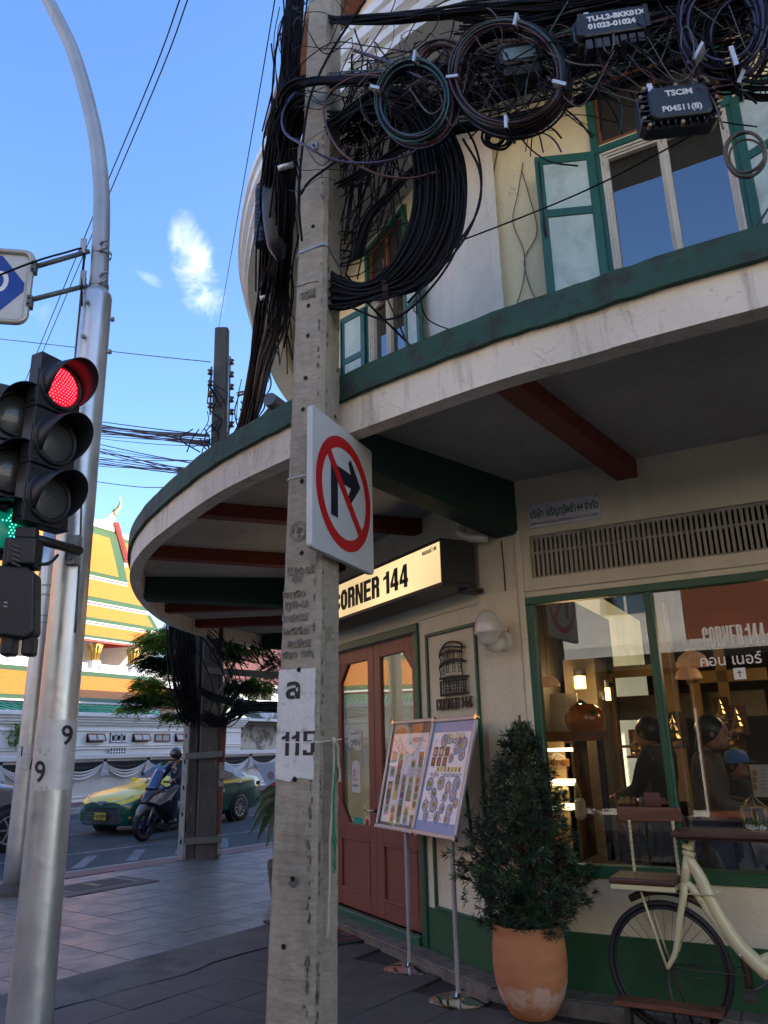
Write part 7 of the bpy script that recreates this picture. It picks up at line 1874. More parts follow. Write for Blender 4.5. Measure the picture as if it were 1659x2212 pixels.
for s in(-1,1):
 o_=FC.n*.050*s;m=MB();m.tube(spline([top+o_*.7,top+o_+np.array([0,0,-.03]),B(1470,1990)+o_,B(1462,2050)+o_,wc_+o_],5),[.021]*6+list(np.linspace(.020,.011,15)),12);obj('fork_blade',m,MT['bikecream'],bk)
m=MB();m.tube([top-FC.n*.045,top+FC.n*.045],.024,12);m.tube([top,hd1],.026,16);m.lathe([(.034,-.012),(.036,0),(.034,.012)],hd1+np.array([0,0,-.0]),18,axis=hd1-top);m.lathe([(.033,-.01),(.033,.01)],hd1+np.array([0,0,.03]),18,axis=hd1-top);obj('head_tube',m,MT['bikecream'],bk)
st_top=B(1497,1806);m=MB();m.tube([hd1,st_top],.017,12);obj('stem',m,MT['bikecream'],bk)
pts=spline([B(1487,1855),B(1512,1895),B(1545,1965),B(1590,2035),B(1640,2085),B(1705,2140)],6);m=MB();m.tube(pts,np.linspace(.030,.045,len(pts)),14);obj('down_tube',m,MT['bikecream'],bk)
pts=spline([B(1480,1905),B(1500,1925),B(1535,1975),B(1585,2040),B(1640,2078)],6);m=MB();m.tube(pts,.024,12);m.tube(spline([B(1640,2078),B(1680,2060),B(1740,2030)],5),.026,12);obj('lower_tube',m,MT['bikecream'],bk)
for x,y in((1518,1945),(1600,2060)):m=MB();m.tube([B(x,y),B(x,y)+FC.n*.05],.007,8);obj('lug',m,MT['bikecream'],bk)
sz0=FC.px(1400,1912,WB+.1)[1]
SU0_,SU1_=FC.px(1318,1905,WB+.13)[0],FC.px(1458,1920,WB+.13)[0]
m=MB();m.box(FC,SU0_,SU1_,WB-.14,WB+.13,sz0-.028,sz0);obj('seat_tray',m,MT['bikecream'],bk,bevel=.004)
m=MB();m.box(FC,SU0_-.008,SU1_+.004,WB-.15,WB+.138,sz0+.001,sz0+.034);obj('seat',m,MT['darkwood'],bk,bevel=.010,seg=2)
m=MB();m.box(FC,SU0_+.17,hu+.32,WB-.035,WB-.025,sz0-.045,sz0-.030);m.box(FC,SU0_+.17,hu+.32,WB-.03,WB+.045,sz0-.0445,sz0-.040);obj('carrier',m,MT['bikecream'],bk,bevel=.003)
for s in(-1,1):m=MB();m.tube([wc_+FC.n*.055*s,FC(hu-.10,WB+.06*s,sz0-.03)],.007,8);obj('carrier_stay',m,MT['bikecream'],bk)
bz0=FC.px(1400,1776,WB-.12)[1];bu0,bu1=FC.px(1333,1760,WB-.12)[0],FC.px(1472,1760,WB-.12)[0]
m=MB();m.box(FC,bu0,bu1,WB-.135,WB-.115,bz0,bz0+.085);obj('backrest',m,MT['midwood'],bk,bevel=.012,seg=2)
for x in(.19,.86):
 u=bu0+(bu1-bu0)*x;m=MB();n_=40;z_=np.linspace(sz0+.03,bz0+.01,n_)
 for ph in(0,math.pi):m.tube([FC(u+.0045*math.cos(i*.9+ph),WB-.108+.0045*math.sin(i*.9+ph),z_[i]) for i in range(n_)],.0062,5)
 obj('backrest_rod',m,MT['bikecream'],bk)
tz=st_top[2]+.004;tu0=FC.px(1452,1832,WB+.12)[0]
m=MB();m.box(FC,tu0,tu0+1.2,WB-.16,WB+.13,tz,tz+.028);m.box(FC,tu0+.02,tu0+1.1,WB-.02,WB+.10,tz-.016,tz-.001);obj('table_top',m,MT['darkwood'],bk,bevel=.006,seg=2)
ter=thing('glass_terrarium','house shaped glass terrarium with gilt edges and white pebbles on the table top','terrarium',FC(tu0+.62,WB-.05,tz+.029))
cu_,cw_=FC.px(1636,1800,WB-.04)[0],WB-.04;z0_=tz+.030;m=MB();rr_=.072
for k in range(6):
 a,b=R(60*k+15),R(60*k+75);pa=lambda t,r,z:FC(cu_+r*math.cos(t),cw_+r*math.sin(t),z)
 m.tube([pa(a,rr_,z0_),pa(b,rr_,z0_)],.0025,5);m.tube([pa(a,rr_,z0_),pa(a,rr_,z0_+.125)],.0025,5);m.tube([pa(a,rr_,z0_+.125),pa(b,rr_,z0_+.125)],.0025,5);m.tube([pa(a,rr_,z0_+.125),FC(cu_,cw_,z0_+.185)],.0025,5)
obj('gilt_edges',m,pmat('gilt',(.42,.28,.12),.35,metal=.9),ter)
for k in range(6):
 a,b=R(60*k+15),R(60*k+75);m=MB();m.quad(pa(a,rr_,z0_),pa(b,rr_,z0_),pa(b,rr_,z0_+.125),pa(a,rr_,z0_+.125));obj('pane',m,MT['shopglass'],ter)
m=MB()
for k in range(90):a,r_=random.uniform(0,6.28),.058*math.sqrt(random.random());m.ell(FC(cu_+r_*math.cos(a),cw_+r_*math.sin(a),z0_+random.uniform(.004,.03)),.006,.006,.005,n=6,m=4)
obj('pebbles',m,MT['white'],ter,kind='stuff')
m=MB()
for k in range(5):leafcluster(m,FC(cu_+random.uniform(-.03,.03),cw_+random.uniform(-.03,.03),z0_+.04),(0,0,1),12,.05,.005)
obj('succulent',m,pmat('succulent_green',(.10,.20,.06),.5),ter)
m=MB();fw_=WB+.10
fu0,fz0=FC.px(1325,2168,fw_+.06);fu1,_=FC.px(1470,2190,fw_+.06)
m.box(FC,fu0,fu0+.56,fw_-.06,fw_+.06,max(.06,fz0-.01),max(.06,fz0-.01)+.028);fb_=thing('foot_plank','low worn wooden foot plank on iron legs beside the bicycle wheel','foot rest',FC(fu0+.2,fw_,0));obj('plank',m,MT['midwood'],fb_,bevel=.006)
for x in(.05,.45):m=MB();m.box(FC,fu0+x,fu0+x+.03,fw_-.04,fw_+.04,0,max(.06,fz0-.01));obj('leg',m,MT['bronze'],fb_)
m=MB();m.tube([wc_+FC.n*.05,FC(hu+.01,WB+.06,.02)],.008,8);m.tube([wc_-FC.n*.05,FC(hu+.09,WB-.06,.02)],.008,8);obj('prop_rod',m,MT['bronze'],bk)
m=MB();pu,pz=FC.px(1622,2150,WB+.16);m.box(FC,pu-.03,pu+.03,WB+.12,WB+.21,pz-.02,pz+.02);m.tube([FC(pu,WB+.12,pz),FC(pu+.06,WB+.07,pz+.03),FC(pu+.14,WB+.06,pz+.10)],.010,8);obj('pedal',m,MT['bronze'],bk,bevel=.004)
# ============================ the shop interior
inn=thing('shop_interior','dim cafe interior with panelled back wall behind the shop window','room',FC(1.5,-2,.1))
C_=FC
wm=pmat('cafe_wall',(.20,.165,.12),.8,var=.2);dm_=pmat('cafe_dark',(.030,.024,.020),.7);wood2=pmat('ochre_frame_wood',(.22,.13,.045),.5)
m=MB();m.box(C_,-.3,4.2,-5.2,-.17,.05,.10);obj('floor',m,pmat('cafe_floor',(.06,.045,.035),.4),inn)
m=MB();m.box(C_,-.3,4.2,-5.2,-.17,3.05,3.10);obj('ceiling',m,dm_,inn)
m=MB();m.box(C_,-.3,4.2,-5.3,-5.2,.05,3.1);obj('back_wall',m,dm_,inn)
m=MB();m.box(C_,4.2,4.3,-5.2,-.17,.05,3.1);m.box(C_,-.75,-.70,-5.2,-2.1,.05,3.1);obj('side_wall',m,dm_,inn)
def cbox(name,x0,x1,y0,y1,w,d,mat,parent=None,bev=0,label=None,cat=None):
 u0,z1=C_.px(x0,y0,w);u1,z0=C_.px(x1,y1,w);m=MB();m.box(C_,min(u0,u1),max(u0,u1),w-d,w,min(z0,z1),max(z0,z1));o=obj(name,m,mat,parent,bevel=bev)
 if label:tag(o,label,cat)
 return o
cbox('chimney_breast',1215,1330,1425,1900,-2.6,.5,wm,inn)
cbox('column',1288,1322,1600,1860,-1.2,.12,pmat('navy_column',(.008,.014,.045),.5),inn)
for(x0,x1,y0,y1) in((1322,1480,1440,1455),(1322,1332,1455,1780),(1440,1448,1300,1780),(1500,1510,1400,1640),(1562,1574,1400,1640),(1480,1659,1452,1468),(1332,1440,1610,1614)):cbox('screen_rail',x0,x1,y0,y1,-3.2,.06,wood2,inn)
cbox('transom_panel',1332,1659,1505,1545,-3.6,.02,pmat('pale_panel',(.20,.17,.12),.8),inn)
cbox('white_board',1175,1255,1500,1605,-2.3,.03,pmat('pale_board',(.30,.27,.23),.7),inn)
for x,y,lb in((1253,1472,'glowing cylinder wall lamp above the orange balloon'),(1313,1497,'narrow glowing wall lamp beside the inner column')):
 t=thing('wall_lamp',lb,'lamp',C_(C_.px(x,y,-2.45)[0],-2.45,C_.px(x,y,-2.45)[1]));u,z=C_.px(x,y,-2.42);r_=.055 if x<1300 else.025
 m=MB();m.cyl(C_(u,-2.42,z-.07),C_(u,-2.42,z+.05),r_,r_,18);obj('shade',m,emat('lamp_glow',(1.0,.60,.20),1.3),t);m=MB();m.cyl(C_(u,-2.42,z+.05),C_(u,-2.42,z+.12),r_,r_,18);m.box(C_,u-.02,u+.02,-2.6,-2.42,z+.07,z+.1);obj('cap',m,MT['black'],t)
 pl_=bpy.data.lights.new('lamp_light','POINT');pl_.energy=3 if x<1300 else 1.5;pl_.color=(1,.66,.32);pl_.shadow_soft_size=.05;lo_=bpy.data.objects.new('lamp_light',pl_);COL.objects.link(lo_);lo_.parent=t;lo_.location=C_.n*.14+np.array([0,0,-.02])
t=thing('wall_lamp','slim glowing tube lamp at the left edge of the shop window','lamp',C_(C_.px(1157,1370,-2.4)[0],-2.4,2.2));u,z=C_.px(1157,1372,-1.8);m=MB();m.cyl(C_(u,-1.8,z-.07),C_(u,-1.8,z+.07),.018,.018,12);obj('tube',m,emat('tube_glow',(1.0,.66,.26),1.0),t)
for x,y,w,r_,lb in((1185,1483,-1.5,.10,'left cream dome pendant by the window edge'),(1497,1440,-1.3,.125,'larger cream dome pendant behind the Thai lettering'),(1488,1466,-1.9,.11,'lower cream dome pendant further back')):
 u,z=C_.px(x,y,w);t=thing('pendant_lamp',lb,'lamp',C_(u,w,z));m=MB();m.lathe([(r_,0),(r_*.97,r_*.25),(r_*.8,r_*.62),(r_*.45,r_*.90),(0,r_)],C_(u,w,z),28);obj('shade',m,pmat('peach_shade',(.42,.25,.14),.5,emit=(.9,.42,.2),estr=.04),t)
 m=MB();m.tube([C_(u,w,z+r_),C_(u,w,3.05)],.003,4);obj('cord',m,MT['black'],t)
pl_=bpy.data.lights.new('cafe_fill_light','POINT');pl_.energy=5;pl_.color=(1,.72,.42);pl_.shadow_soft_size=.2;lo_=bpy.data.objects.new('cafe_fill_light',pl_);COL.objects.link(lo_);lo_.location=C_(1.6,-2.0,2.3)  # added bare fill light, no lamp hangs at this spot
bo=thing('orange_balloon','glossy round orange balloon jar standing on the cafe shelf','ornament',C_(C_.px(1262,1600,-1.5)[0],-1.5,1.5));u,z=C_.px(1262,1556,-1.5);m=MB();m.lathe([(.09,-.14),(.10,-.13),(.165,-.05),(.18,.02),(.15,.09),(.09,.13),(.04,.14),(0,.14)],C_(u,-1.5,z),28);obj('body',m,pmat('orange_glaze',(.42,.12,.012),.15,coat=.6),bo);m=MB();m.tube([C_(u-.04,-1.45,z+.13),C_(u,-1.42,z+.16),C_(u+.05,-1.46,z+.12)],.014,8);m.tube([C_(u+.09,-1.38,z+.07),C_(u+.13,-1.36,z+.06)],.02,8);obj('trim',m,pmat('green_trim',(.03,.10,.03),.4),bo)
ck=thing('cake_display','wooden cake cabinet with three glowing shelves and glass domes','cabinet',C_(.2,-1.2,.1))
cbox('side_panel',1236,1262,1600,1860,-1.0,.4,pmat('cabinet_wood',(.16,.085,.035),.5),ck);cbox('top',1150,1285,1582,1600,-1.0,.45,MT['midwood'],ck)
for y0,y1 in((1617,1623),(1687,1697),(1742,1750)):cbox('lit_shelf',1176,1236,y0,y1,-1.02,.35,emat('shelf_glow',(1.0,.80,.42),1.2),ck)
cbox('back',1170,1240,1600,1860,-1.4,.03,pmat('cabinet_back',(.30,.20,.10),.6),ck)
for y,lab in((1650,'cake_slab'),(1722,'crumble_cake')):
 cbox(lab,1188,1222,y-(10 if y<1700 else 18),y+6,-1.08,.12,pmat(lab,(.40,.17,.05) if y<1700 else(.42,.28,.10),.8,bump=1),ck,.004)
for y,r_ in((1655,.085),(1722,.10)):
 u,z=C_.px(1205,y+8,-1.14);m=MB();m.lathe([(r_,0),(r_,.06),(r_*.8,.10),(r_*.3,.125),(.012,.13),(.016,.15),(0,.16)],C_(u,-1.14,z),24);obj('glass_dome',m,MT['shopglass'],ck)
o=cbox('plastic_bag',1238,1262,1725,1772,-.95,.10,pmat('bag_plastic',(.46,.42,.36),.35),None,.02,'white plastic carrier bag hanging from the cabinet side','bag')
m=MB();a=C_.px(1244,1690,-.98);b=C_.px(1242,1728,-.98);c=C_.px(1256,1728,-.98);m.tube(spline([C_(b[0],-.98,b[1]),C_(a[0],-.98,a[1]),C_(c[0],-.98,c[1])],6),.006,5);obj('handle',m,pmat('bag_handle',(.46,.42,.36),.4),o)
ct_=thing('cafe_counter','dark cafe counter with jars behind the bicycle backrest','counter',C_(.8,-1.3,.1));cbox('top',1325,1440,1752,1760,-.95,.5,MT['darkwood'],ct_,.004);cbox('front',1330,1438,1760,1865,-1.0,.4,dm_,ct_)
for k,(x,y,c) in enumerate(((1345,1735,(.35,.30,.15)),(1358,1735,(.45,.35,.12)),(1372,1738,(.30,.10,.08)),(1390,1733,(.25,.22,.18)))):
 u,z=C_.px(x,1752,-1.0);m=MB();m.lathe([(0,0),(.032,0),(.034,.06),(.02,.085),(.018,.10),(0,.10)],C_(u,-1.0,z),14);tag(obj('jar',m,pmat('jar%d'%k if False else 'jar_glass',c,.25)),['yellowish jar at the left end of the cafe counter','golden jar second on the cafe counter','reddish jar in the middle of the cafe counter','pale brown jar at the right of the cafe counter'][k],'jar')
for k,x in enumerate((1393,1412)):
 u,z=C_.px(x,1855,-.45);m=MB();m.lathe([(0,0),(.034,0),(.034,.16),(.014,.21),(.014,.25),(0,.25)],C_(u,-.45,z),14);bo_=obj('bottle',m,glassmat('pale_blue_bottle',(.55,.72,.70),1.4));tag(bo_,['left clear bottle with white cap behind the window','right clear bottle with white cap behind the window'][k],'bottle');m=MB();m.cyl(C_(u,-.45,z+.25),C_(u,-.45,z+.275),.016,.016,12);obj('cap',m,MT['white'],bo_)
ch_=thing('cafe_chair','bentwood chair with curved brown back behind the glass','chair',C_(.35,-.7,.1));m=MB();q=lambda x,y,w:C_(*(lambda a:(a[0],w,a[1]))(C_.px(x,y,w)))
m.tube(spline([q(1322,1720,-.6),q(1335,1750,-.6),q(1352,1800,-.6),q(1372,1860,-.62)],5),.014,8);m.tube(spline([q(1350,1740,-.9),q(1372,1765,-.85),q(1388,1860,-.8)],5),.012,8);m.box(C_,C_.px(1330,1750,-.7)[0],C_.px(1375,1750,-.7)[0],-.72,-.70,C_.px(1340,1800,-.7)[1],C_.px(1340,1735,-.7)[1]);obj('backrest',m,pmat('bentwood',(.13,.04,.015),.3,coat=.4),ch_);m=MB();u=C_.px(1350,1860,-.7)[0];m.box(C_,u-.15,u+.2,-1.0,-.6,.52,.55);obj('seat',m,pmat('bentwood_seat',(.13,.04,.015),.35),ch_)
for a,b in((-.12,-.63),(.17,-.63),(-.12,-.97),(.17,-.97)):m=MB();m.box(C_,u+a,u+a+.03,b-.03,b,.10,.52);obj('leg',m,pmat('chair_leg',(.10,.03,.015),.4),ch_)
gm=pmat('reflected_gilt_figure',(.62,.46,.20),.28,metal=1.0)  # reflections of the shop opposite, modelled as figures inside the room
for k,(x,y,s,lb) in enumerate(((1345+33,1610,1.0,'left gilt shrine figure, a street reflection modelled inside beside the staff member'),(1460,1590,1.3,'tall silvery gilt figure group, a modelled reflection just right of the green mullion'),(1596,1560,1.0,'gilt seated figure, a modelled reflection high up at the right'),(1560,1530,.8,'small gilt shrine case, a modelled reflection above the woman'),(1590,1600,1.0,'gilt figure, a modelled reflection behind the blue cap'))):
 u,z=C_.px(x,y+22,-1.9);t=thing('reflected_gilt_figure',lb,'reflected figurine',C_(u,-1.9,z));m=MB();m.lathe([(.05*s,0),(.05*s,.02*s),(.035*s,.03*s),(.045*s,.05*s),(.03*s,.08*s),(.035*s,.10*s),(.018*s,.13*s),(.02*s,.15*s),(.006*s,.18*s),(0,.21*s)],C_(u,-1.9,z),10,smooth=False)
 for q_i in range(5):m.ell(C_(u+random.uniform(-.04,.04)*s,-1.88,z+random.uniform(.03,.13)*s),.012*s,.012*s,.02*s,n=6,m=4)
 obj('figure',m,gm,t);m=MB();m.box(C_,u-.075*s,u+.075*s,-1.98,-1.97,z,z+.22*s);m.box(C_,u-.08*s,u+.08*s,-1.99,-1.82,z-.02,z);obj('case_back',m,MT['midwood'],t)
tb=thing('pink_price_stand','small pink folding price stand on the counter','price stand',C_(C_.px(1405,1740,-.8)[0],-.8,1.1));cbox('panel',1390,1428,1712,1742,-.85,.01,pmat('pink_card',(.35,.14,.22),.6),tb)
o=cbox('menu_sheet',1618,1700,1652,1722,-.50,.004,pmat('menu_card',(.40,.36,.30),.6),None,0,'printed menu board with three dish photos held behind the right pane','menu')
for k in range(3):cbox('dish_photo',1624,1636,1664+k*15,1676+k*15,-.494,.004,MT['f_food'],o)
for k in range(7):cbox('text_line',1640,1656,1662+k*8,1664+k*8,-.494,.003,MT['f_txt'],o)
brown=pmat('brown_striped_shirt',(.085,.062,.045),.85,var=.3,scale=3,stretch=(40,40,2));navy=pmat('dark_clothes',(.012,.014,.022),.8);jeans=pmat('blue_jeans',(.03,.045,.085),.8);light_j=pmat('pale_jeans',(.22,.26,.34),.8)
face_r=math.atan2(C_.u[1],C_.u[0])-math.pi/2
u=C_.px(1535,1700,-.75)[0]
w1,G1_,*_=person('woman with long black hair in a loose brown striped shirt, seen behind the right pane',C_(u,-.75,.10),face_r,1.62,dict(wr=(.10,.20,.60),er=(.13,.06,.62),wl=(-.06,.20,.60),headoff=(0,.03,.062)),(brown,jeans),'long')
u=C_.px(1585,1660,-1.35)[0]
k1,G2_,J2,hp2,Rh2,a2=person('child in a blue cap and dark top standing behind the long haired woman',C_(u,-1.35,.10),face_r-.4,1.36,dict(wr=(.10,.16,.62),er=(.13,.04,.66)),(navy,light_j),'short')
m=MB();m.lathe([(a2*1.02,-.01),(a2*1.0,a2*.35),(a2*.75,a2*.85),(0,a2*1.08)],hp2+np.array([0,0,a2*.28]),20);m.add([hp2+Rh2@np.array([x*a2,y*a2,a2*.28]) for x,y in((-.8,.5),(-.6,1.5),(0,1.8),(.6,1.5),(.8,.5),(0,.4))],[(0,1,2,3,4,5)]);obj('cap',m,pmat('blue_cap',(.04,.16,.50),.6),k1)
u=C_.px(1412,1650,-1.55)[0]
person('staff member with tied black hair in dark clothes looking down behind the left pane',C_(u,-1.75,.10),face_r+math.pi-.3,1.66,dict(wr=(.09,.20,.60),er=(.13,.06,.63),wl=(-.09,.20,.60),el=(-.13,.06,.63),headoff=(0,.035,.055)),(navy,navy),'bun')
# ============================ the temple across the road
T=lambda x,y,w:FT.px(x,y,w)
SQ=pmat
def roof_tiles(name,col,sc=3.2,bump=.6,alongu=True,var=.10):
 m=bpy.data.materials.new(name);m.use_nodes=True;t=m.node_tree;b=t.nodes['Principled BSDF'];L=t.links.new;b.inputs['Roughness'].default_value=.45
 tcn=N(t,'ShaderNodeTexCoord');mp=N(t,'ShaderNodeMapping');mp.inputs['Rotation'].default_value=(0,0,-(math.pi/2-R(28)));L(tcn.outputs['Object'],mp.inputs[0])
 wv=N(t,'ShaderNodeTexWave',wave_type='BANDS',bands_direction='X');wv.inputs['Scale'].default_value=sc;wv.inputs['Distortion'].default_value=.25;L(mp.outputs[0],wv.inputs['Vector'])
 w2=N(t,'ShaderNodeTexWave',wave_type='BANDS',bands_direction='Z');w2.inputs['Scale'].default_value=sc*.9;w2.inputs['Distortion'].default_value=.4;L(mp.outputs[0],w2.inputs['Vector'])
 no=N(t,'ShaderNodeTexNoise');no.inputs['Scale'].default_value=5;no.inputs['Detail'].default_value=6;L(tcn.outputs['Object'],no.inputs['Vector'])
 r=N(t,'ShaderNodeMapRange');L(no.outputs['Fac'],r.inputs[0]);r.inputs[1].default_value=.3;r.inputs[2].default_value=.7;r.inputs[3].default_value=1-var;r.inputs[4].default_value=1+var
 s=N(t,'ShaderNodeVectorMath',operation='SCALE');s.inputs[0].default_value=col;L(r.outputs[0],s.inputs['Scale']);L(s.outputs[0],b.inputs['Base Color'])
 ad=N(t,'ShaderNodeMath',operation='ADD');L(wv.outputs['Fac'],ad.inputs[0]);L(w2.outputs['Fac'],ad.inputs[1])
 bp=N(t,'ShaderNodeBump');bp.inputs['Strength'].default_value=bump;bp.inputs['Distance'].default_value=.05;L(ad.outputs[0],bp.inputs['Height']);L(bp.outputs[0],b.inputs['Normal'])
 return m
OR=roof_tiles('orange_glazed_tiles',(.80,.235,.010));GR=roof_tiles('green_glazed_tiles',(.06,.13,.035));TEAL=roof_tiles('teal_corrugated_roof',(.015,.26,.17),2.2,1.2);WH=pmat('temple_white',(.80,.78,.74),.7,var=.04);RED=pmat('temple_red',(.42,.05,.03),.6,var=.06)
MAUVE=pmat('temple_inner_wall',(.50,.42,.36),.8);GOLD=pmat('temple_gold',(.75,.48,.12),.3,metal=.8)
ocr=pmat('terracotta_tiles',(.35,.10,.05),.7)
tmp=thing('temple_hall','tall temple hall with tiered orange roofs edged in green, white and red','temple',FT(-12,-22,0))
UL=-60.0
def band(name,parent,p_top,w_top,p_bot,w_bot,mat,ul=UL,uR=None):
 """a roof strip: its upper and lower edges pass through two picture points at given depths"""
 u1,z1=T(*p_top,w_top);u0,z0=T(*p_bot,w_bot)
 if uR:u1,u0=uR
 m=MB();m.quad(FT(ul,w_bot,z0),FT(u0,w_bot,z0),FT(u1,w_top,z1),FT(ul,w_top,z1));return obj(name,m,mat,parent)
W_=-27.0
def zline(y,w,x=205):return T(x,y,w)[1]
tiers=[(1135,1244,-33,-28.2),(1252,1300,-27.6,-25.6),(1308,1343,-25.0,-23.6),(1350,1379,-23.0,-21.8)]
tmat={}
for k,(ya,yb,wa,wb_) in enumerate(tiers):
 za,zb=zline(ya,wa),zline(yb,wb_)
 ua=[T(250,1140,wa)[0],T(279,1262,wa)[0],T(325,1330,wa)[0],T(345,1366,wa)[0]][k]
 ub=[T(277,1252,wb_)[0],T(320,1330,wb_)[0],T(345,1366,wb_)[0],T(352,1392,wb_)[0]][k]
 g=.13 if k else.12
 def pt(f,e):w=wa+(wb_-wa)*f;z=za+(zb-za)*(f**(.82 if k==0 else 1));u=ua+(ub-ua)*(f**1.25);return np.array([u-e,w,z])
 N_=10;fs=np.linspace(0,1,N_+1)
 ge=(.11 if k==0 else 0.0);gb=[.90,.78,.76,.80][k];wid=[.95,0,.5,0][k]
 def sheet(name,f0,f1,e_r,e_l,mat,lift=0.0):
  m=MB()
  F_=np.linspace(f0,f1,9)
  for i in range(8):
   a=pt(F_[i],e_r);b=pt(F_[i+1],e_r)
   c0=UL if e_l is None else pt(F_[i],e_l)[0];c1=UL if e_l is None else pt(F_[i+1],e_l)[0]
   m.quad(FT(c1,b[1]+lift,b[2]+lift),FT(b[0],b[1]+lift,b[2]+lift),FT(a[0],a[1]+lift,a[2]+lift),FT(c0,a[1]+lift,a[2]+lift))
  return obj(name,m,mat,tmp)
 sheet('roof_tiles',ge,gb,wid,None,OR)
 if k==0:sheet('green_ridge_border',0,ge,0,None,GR)
 sheet('green_eave_border',gb,1,0,None,GR)
 if wid:sheet('green_gable_border',ge,gb,0,wid,GR)
 zf=zb;m=MB();h_=(zline([1244,1300,1343,1379][k],wb_)-zline([1252,1308,1350,1389][k],wb_))
 m=MB();m.box(FT,UL,ub,wb_-.2,wb_+.02,zf-h_*.30,zf);obj('white_eave',m,WH,tmp)
 m=MB();m.box(FT,UL,ub,wb_-.3,wb_-.05,zf-h_*.68,zf-h_*.30);obj('red_eave',m,RED,tmp)
 if k<3:m=MB();m.box(FT,UL,ub,wb_-.4,wb_-.0,zf-h_*1.0,zf-h_*.68);obj('white_eave',m,WH,tmp)
za=zline(1135,-33);ur=T(250,1140,-33)[0]
m=MB();zt1=zline(1122,-33);m.box(FT,UL,ur-.2,-33.3,-32.9,za-.1,zt1)
P=[T(x,y,-33) for x,y in((205,1123),(222,1122),(233,1116),(243,1106),(249,1104),(248,1120),(247,1140),(239,1140))];m.prism(FT,P,-33.25,-32.95);obj('white_ridge',m,WH,tmp)
m=MB();P=spline([FT(T(x,y,-33)[0],-33.1,T(x,y,-33)[1]) for x,y in((247,1112),(250,1105),(256,1100),(260,1092),(262,1082),(259,1071))],5);m.tube(P,np.linspace(.32,.03,len(P)),8);obj('ridge_finial',m,GOLD,tmp)
m=MB();P0=[T(x,y,-33) for x,y in((243,1128),(250,1128),(262,1165),(272,1210),(276,1225),(270,1225),(256,1180))];m.prism(FT,P0,-33.2,-33.0);obj('gable_board',m,WH,tmp)
m=MB()
for k in range(16):
 f=k/15;x=249+22*f;y=1134+76*f;u,z=T(x,y,-33);m.obox(FT(u,-32.9,z),.22,.22,.2,np.array([[.8,-.6,0],[.6,.8,0],[0,0,1]]))
obj('red_serrations',m,RED,tmp,kind='stuff')
m=MB();u,z=T(256,1150,-36);z1=T(256,1160,-36)[1];z2=T(256,1172,-36)[1];z3=T(256,1300,-33)[1]
m.box(FT,u-2,u+30,-36.3,-36,z1,z);obj('rear_ridge',m,WH,tmp)
m=MB();m.quad(FT(u-2,-35.6,z2),FT(u+30,-35.6,z2),FT(u+30,-36,z1),FT(u-2,-36,z1));obj('rear_border',m,GR,tmp);m=MB();m.quad(FT(u-2,-33.5,z3),FT(u+30,-33.5,z3),FT(u+30,-35.6,z2),FT(u-2,-35.6,z2));obj('rear_roof',m,OR,tmp)
zt=zline(1388,-22.2);zb=zline(1452,-23)
m=MB();m.box(FT,UL,T(345,1400,-24)[0],-24.6,-24.4,zline(1460,-24.4)-3,zline(1375,-24.4));obj('inner_wall',m,MAUVE,tmp)
for x in(222,318):
 u,z=T(x,1395,-23.6);m=MB();m.beam(FT(u,-24.3,z-.0),FT(u+1.8,-22.4,z+.15),.25,.3);obj('roof_beam',m,RED,tmp)
zc1,zc0=zline(1390,-22.4),zline(1455,-22.4)
dx=T(290,1400,-22.4)[0]-T(206,1400,-22.4)[0]
for k in range(-4,2):
 u=T(206,1400,-22.4)[0]+k*dx
 m=MB();m.box(FT,u-.38,u+.38,-22.8,-22.1,zc0,zc1-1.2);cl_=obj('column',m,WH,tmp,bevel=.05)
 m=MB();hc=zc1-zline(1425,-22.4)
 m.lathe([(.26,0),(.32,hc*.18),(.28,hc*.25),(.38,hc*.45),(.34,hc*.5),(.50,hc*.85),(.46,hc)],FT(u,-22.45,zc1-hc),12,smooth=False)
 for q in range(12):a=q*.5236;m.tube([FT(u+.30*math.cos(a),-22.45+.30*math.sin(a),zc1-hc*1.2),FT(u+.36*math.cos(a),-22.45+.36*math.sin(a),zc1-hc*.55),FT(u+.58*math.cos(a),-22.45+.58*math.sin(a),zc1-hc*.02)],[.07,.05,.015],4)
 obj('gilded_capital',m,GOLD,cl_)
m=MB()
for k in range(-5,3):u=T(245,1445,-22)[0]+k*dx;m.box(FT,u-dx*.33,u+dx*.33,-22.3,-21.9,zline(1449,-22),zline(1434,-22))
m.box(FT,UL,T(400,1450,-22)[0],-22.6,-21.6,zline(1451,-22)-2.5,zline(1447,-22));obj('balustrade',m,WH,tmp)
gal=thing('temple_gallery','long low gallery with an orange roof bordered green in front of the temple hall','temple gallery',FT(-10,-12,0))
gu=T(392,1500,-12)[0]
def gband(y0,w0,y1,w1,mat,nm,x=205):
 za,zb=zline(y0,w0,x),zline(y1,w1,x);m=MB();m.quad(FT(UL,w1,zb),FT(gu,w1,zb),FT(gu,w0,za),FT(UL,w0,za));return obj(nm,m,mat,gal)
gband(1452,-14.5,1462,-13.9,GR,'green_ridge_border');gband(1462,-13.9,1508,-11.4,OR,'roof_tiles');gband(1508,-11.4,1517,-11.0,GR,'green_eave_border')
m=MB();m.box(FT,UL,gu,-11.2,-10.95,zline(1520.5,-11),zline(1517,-11));obj('white_eave',m,WH,gal);m=MB();m.box(FT,UL,gu,-11.4,-11.1,zline(1524,-11),zline(1520.5,-11));obj('red_eave',m,RED,gal)
m=MB();m.box(FT,UL,gu,-13,-12,0,zline(1524,-12));obj('wall',m,WH,gal)
shd=thing('teal_roof_shed','long shed with a bright teal corrugated roof behind the white building','shed',FT(-10,-5,0))
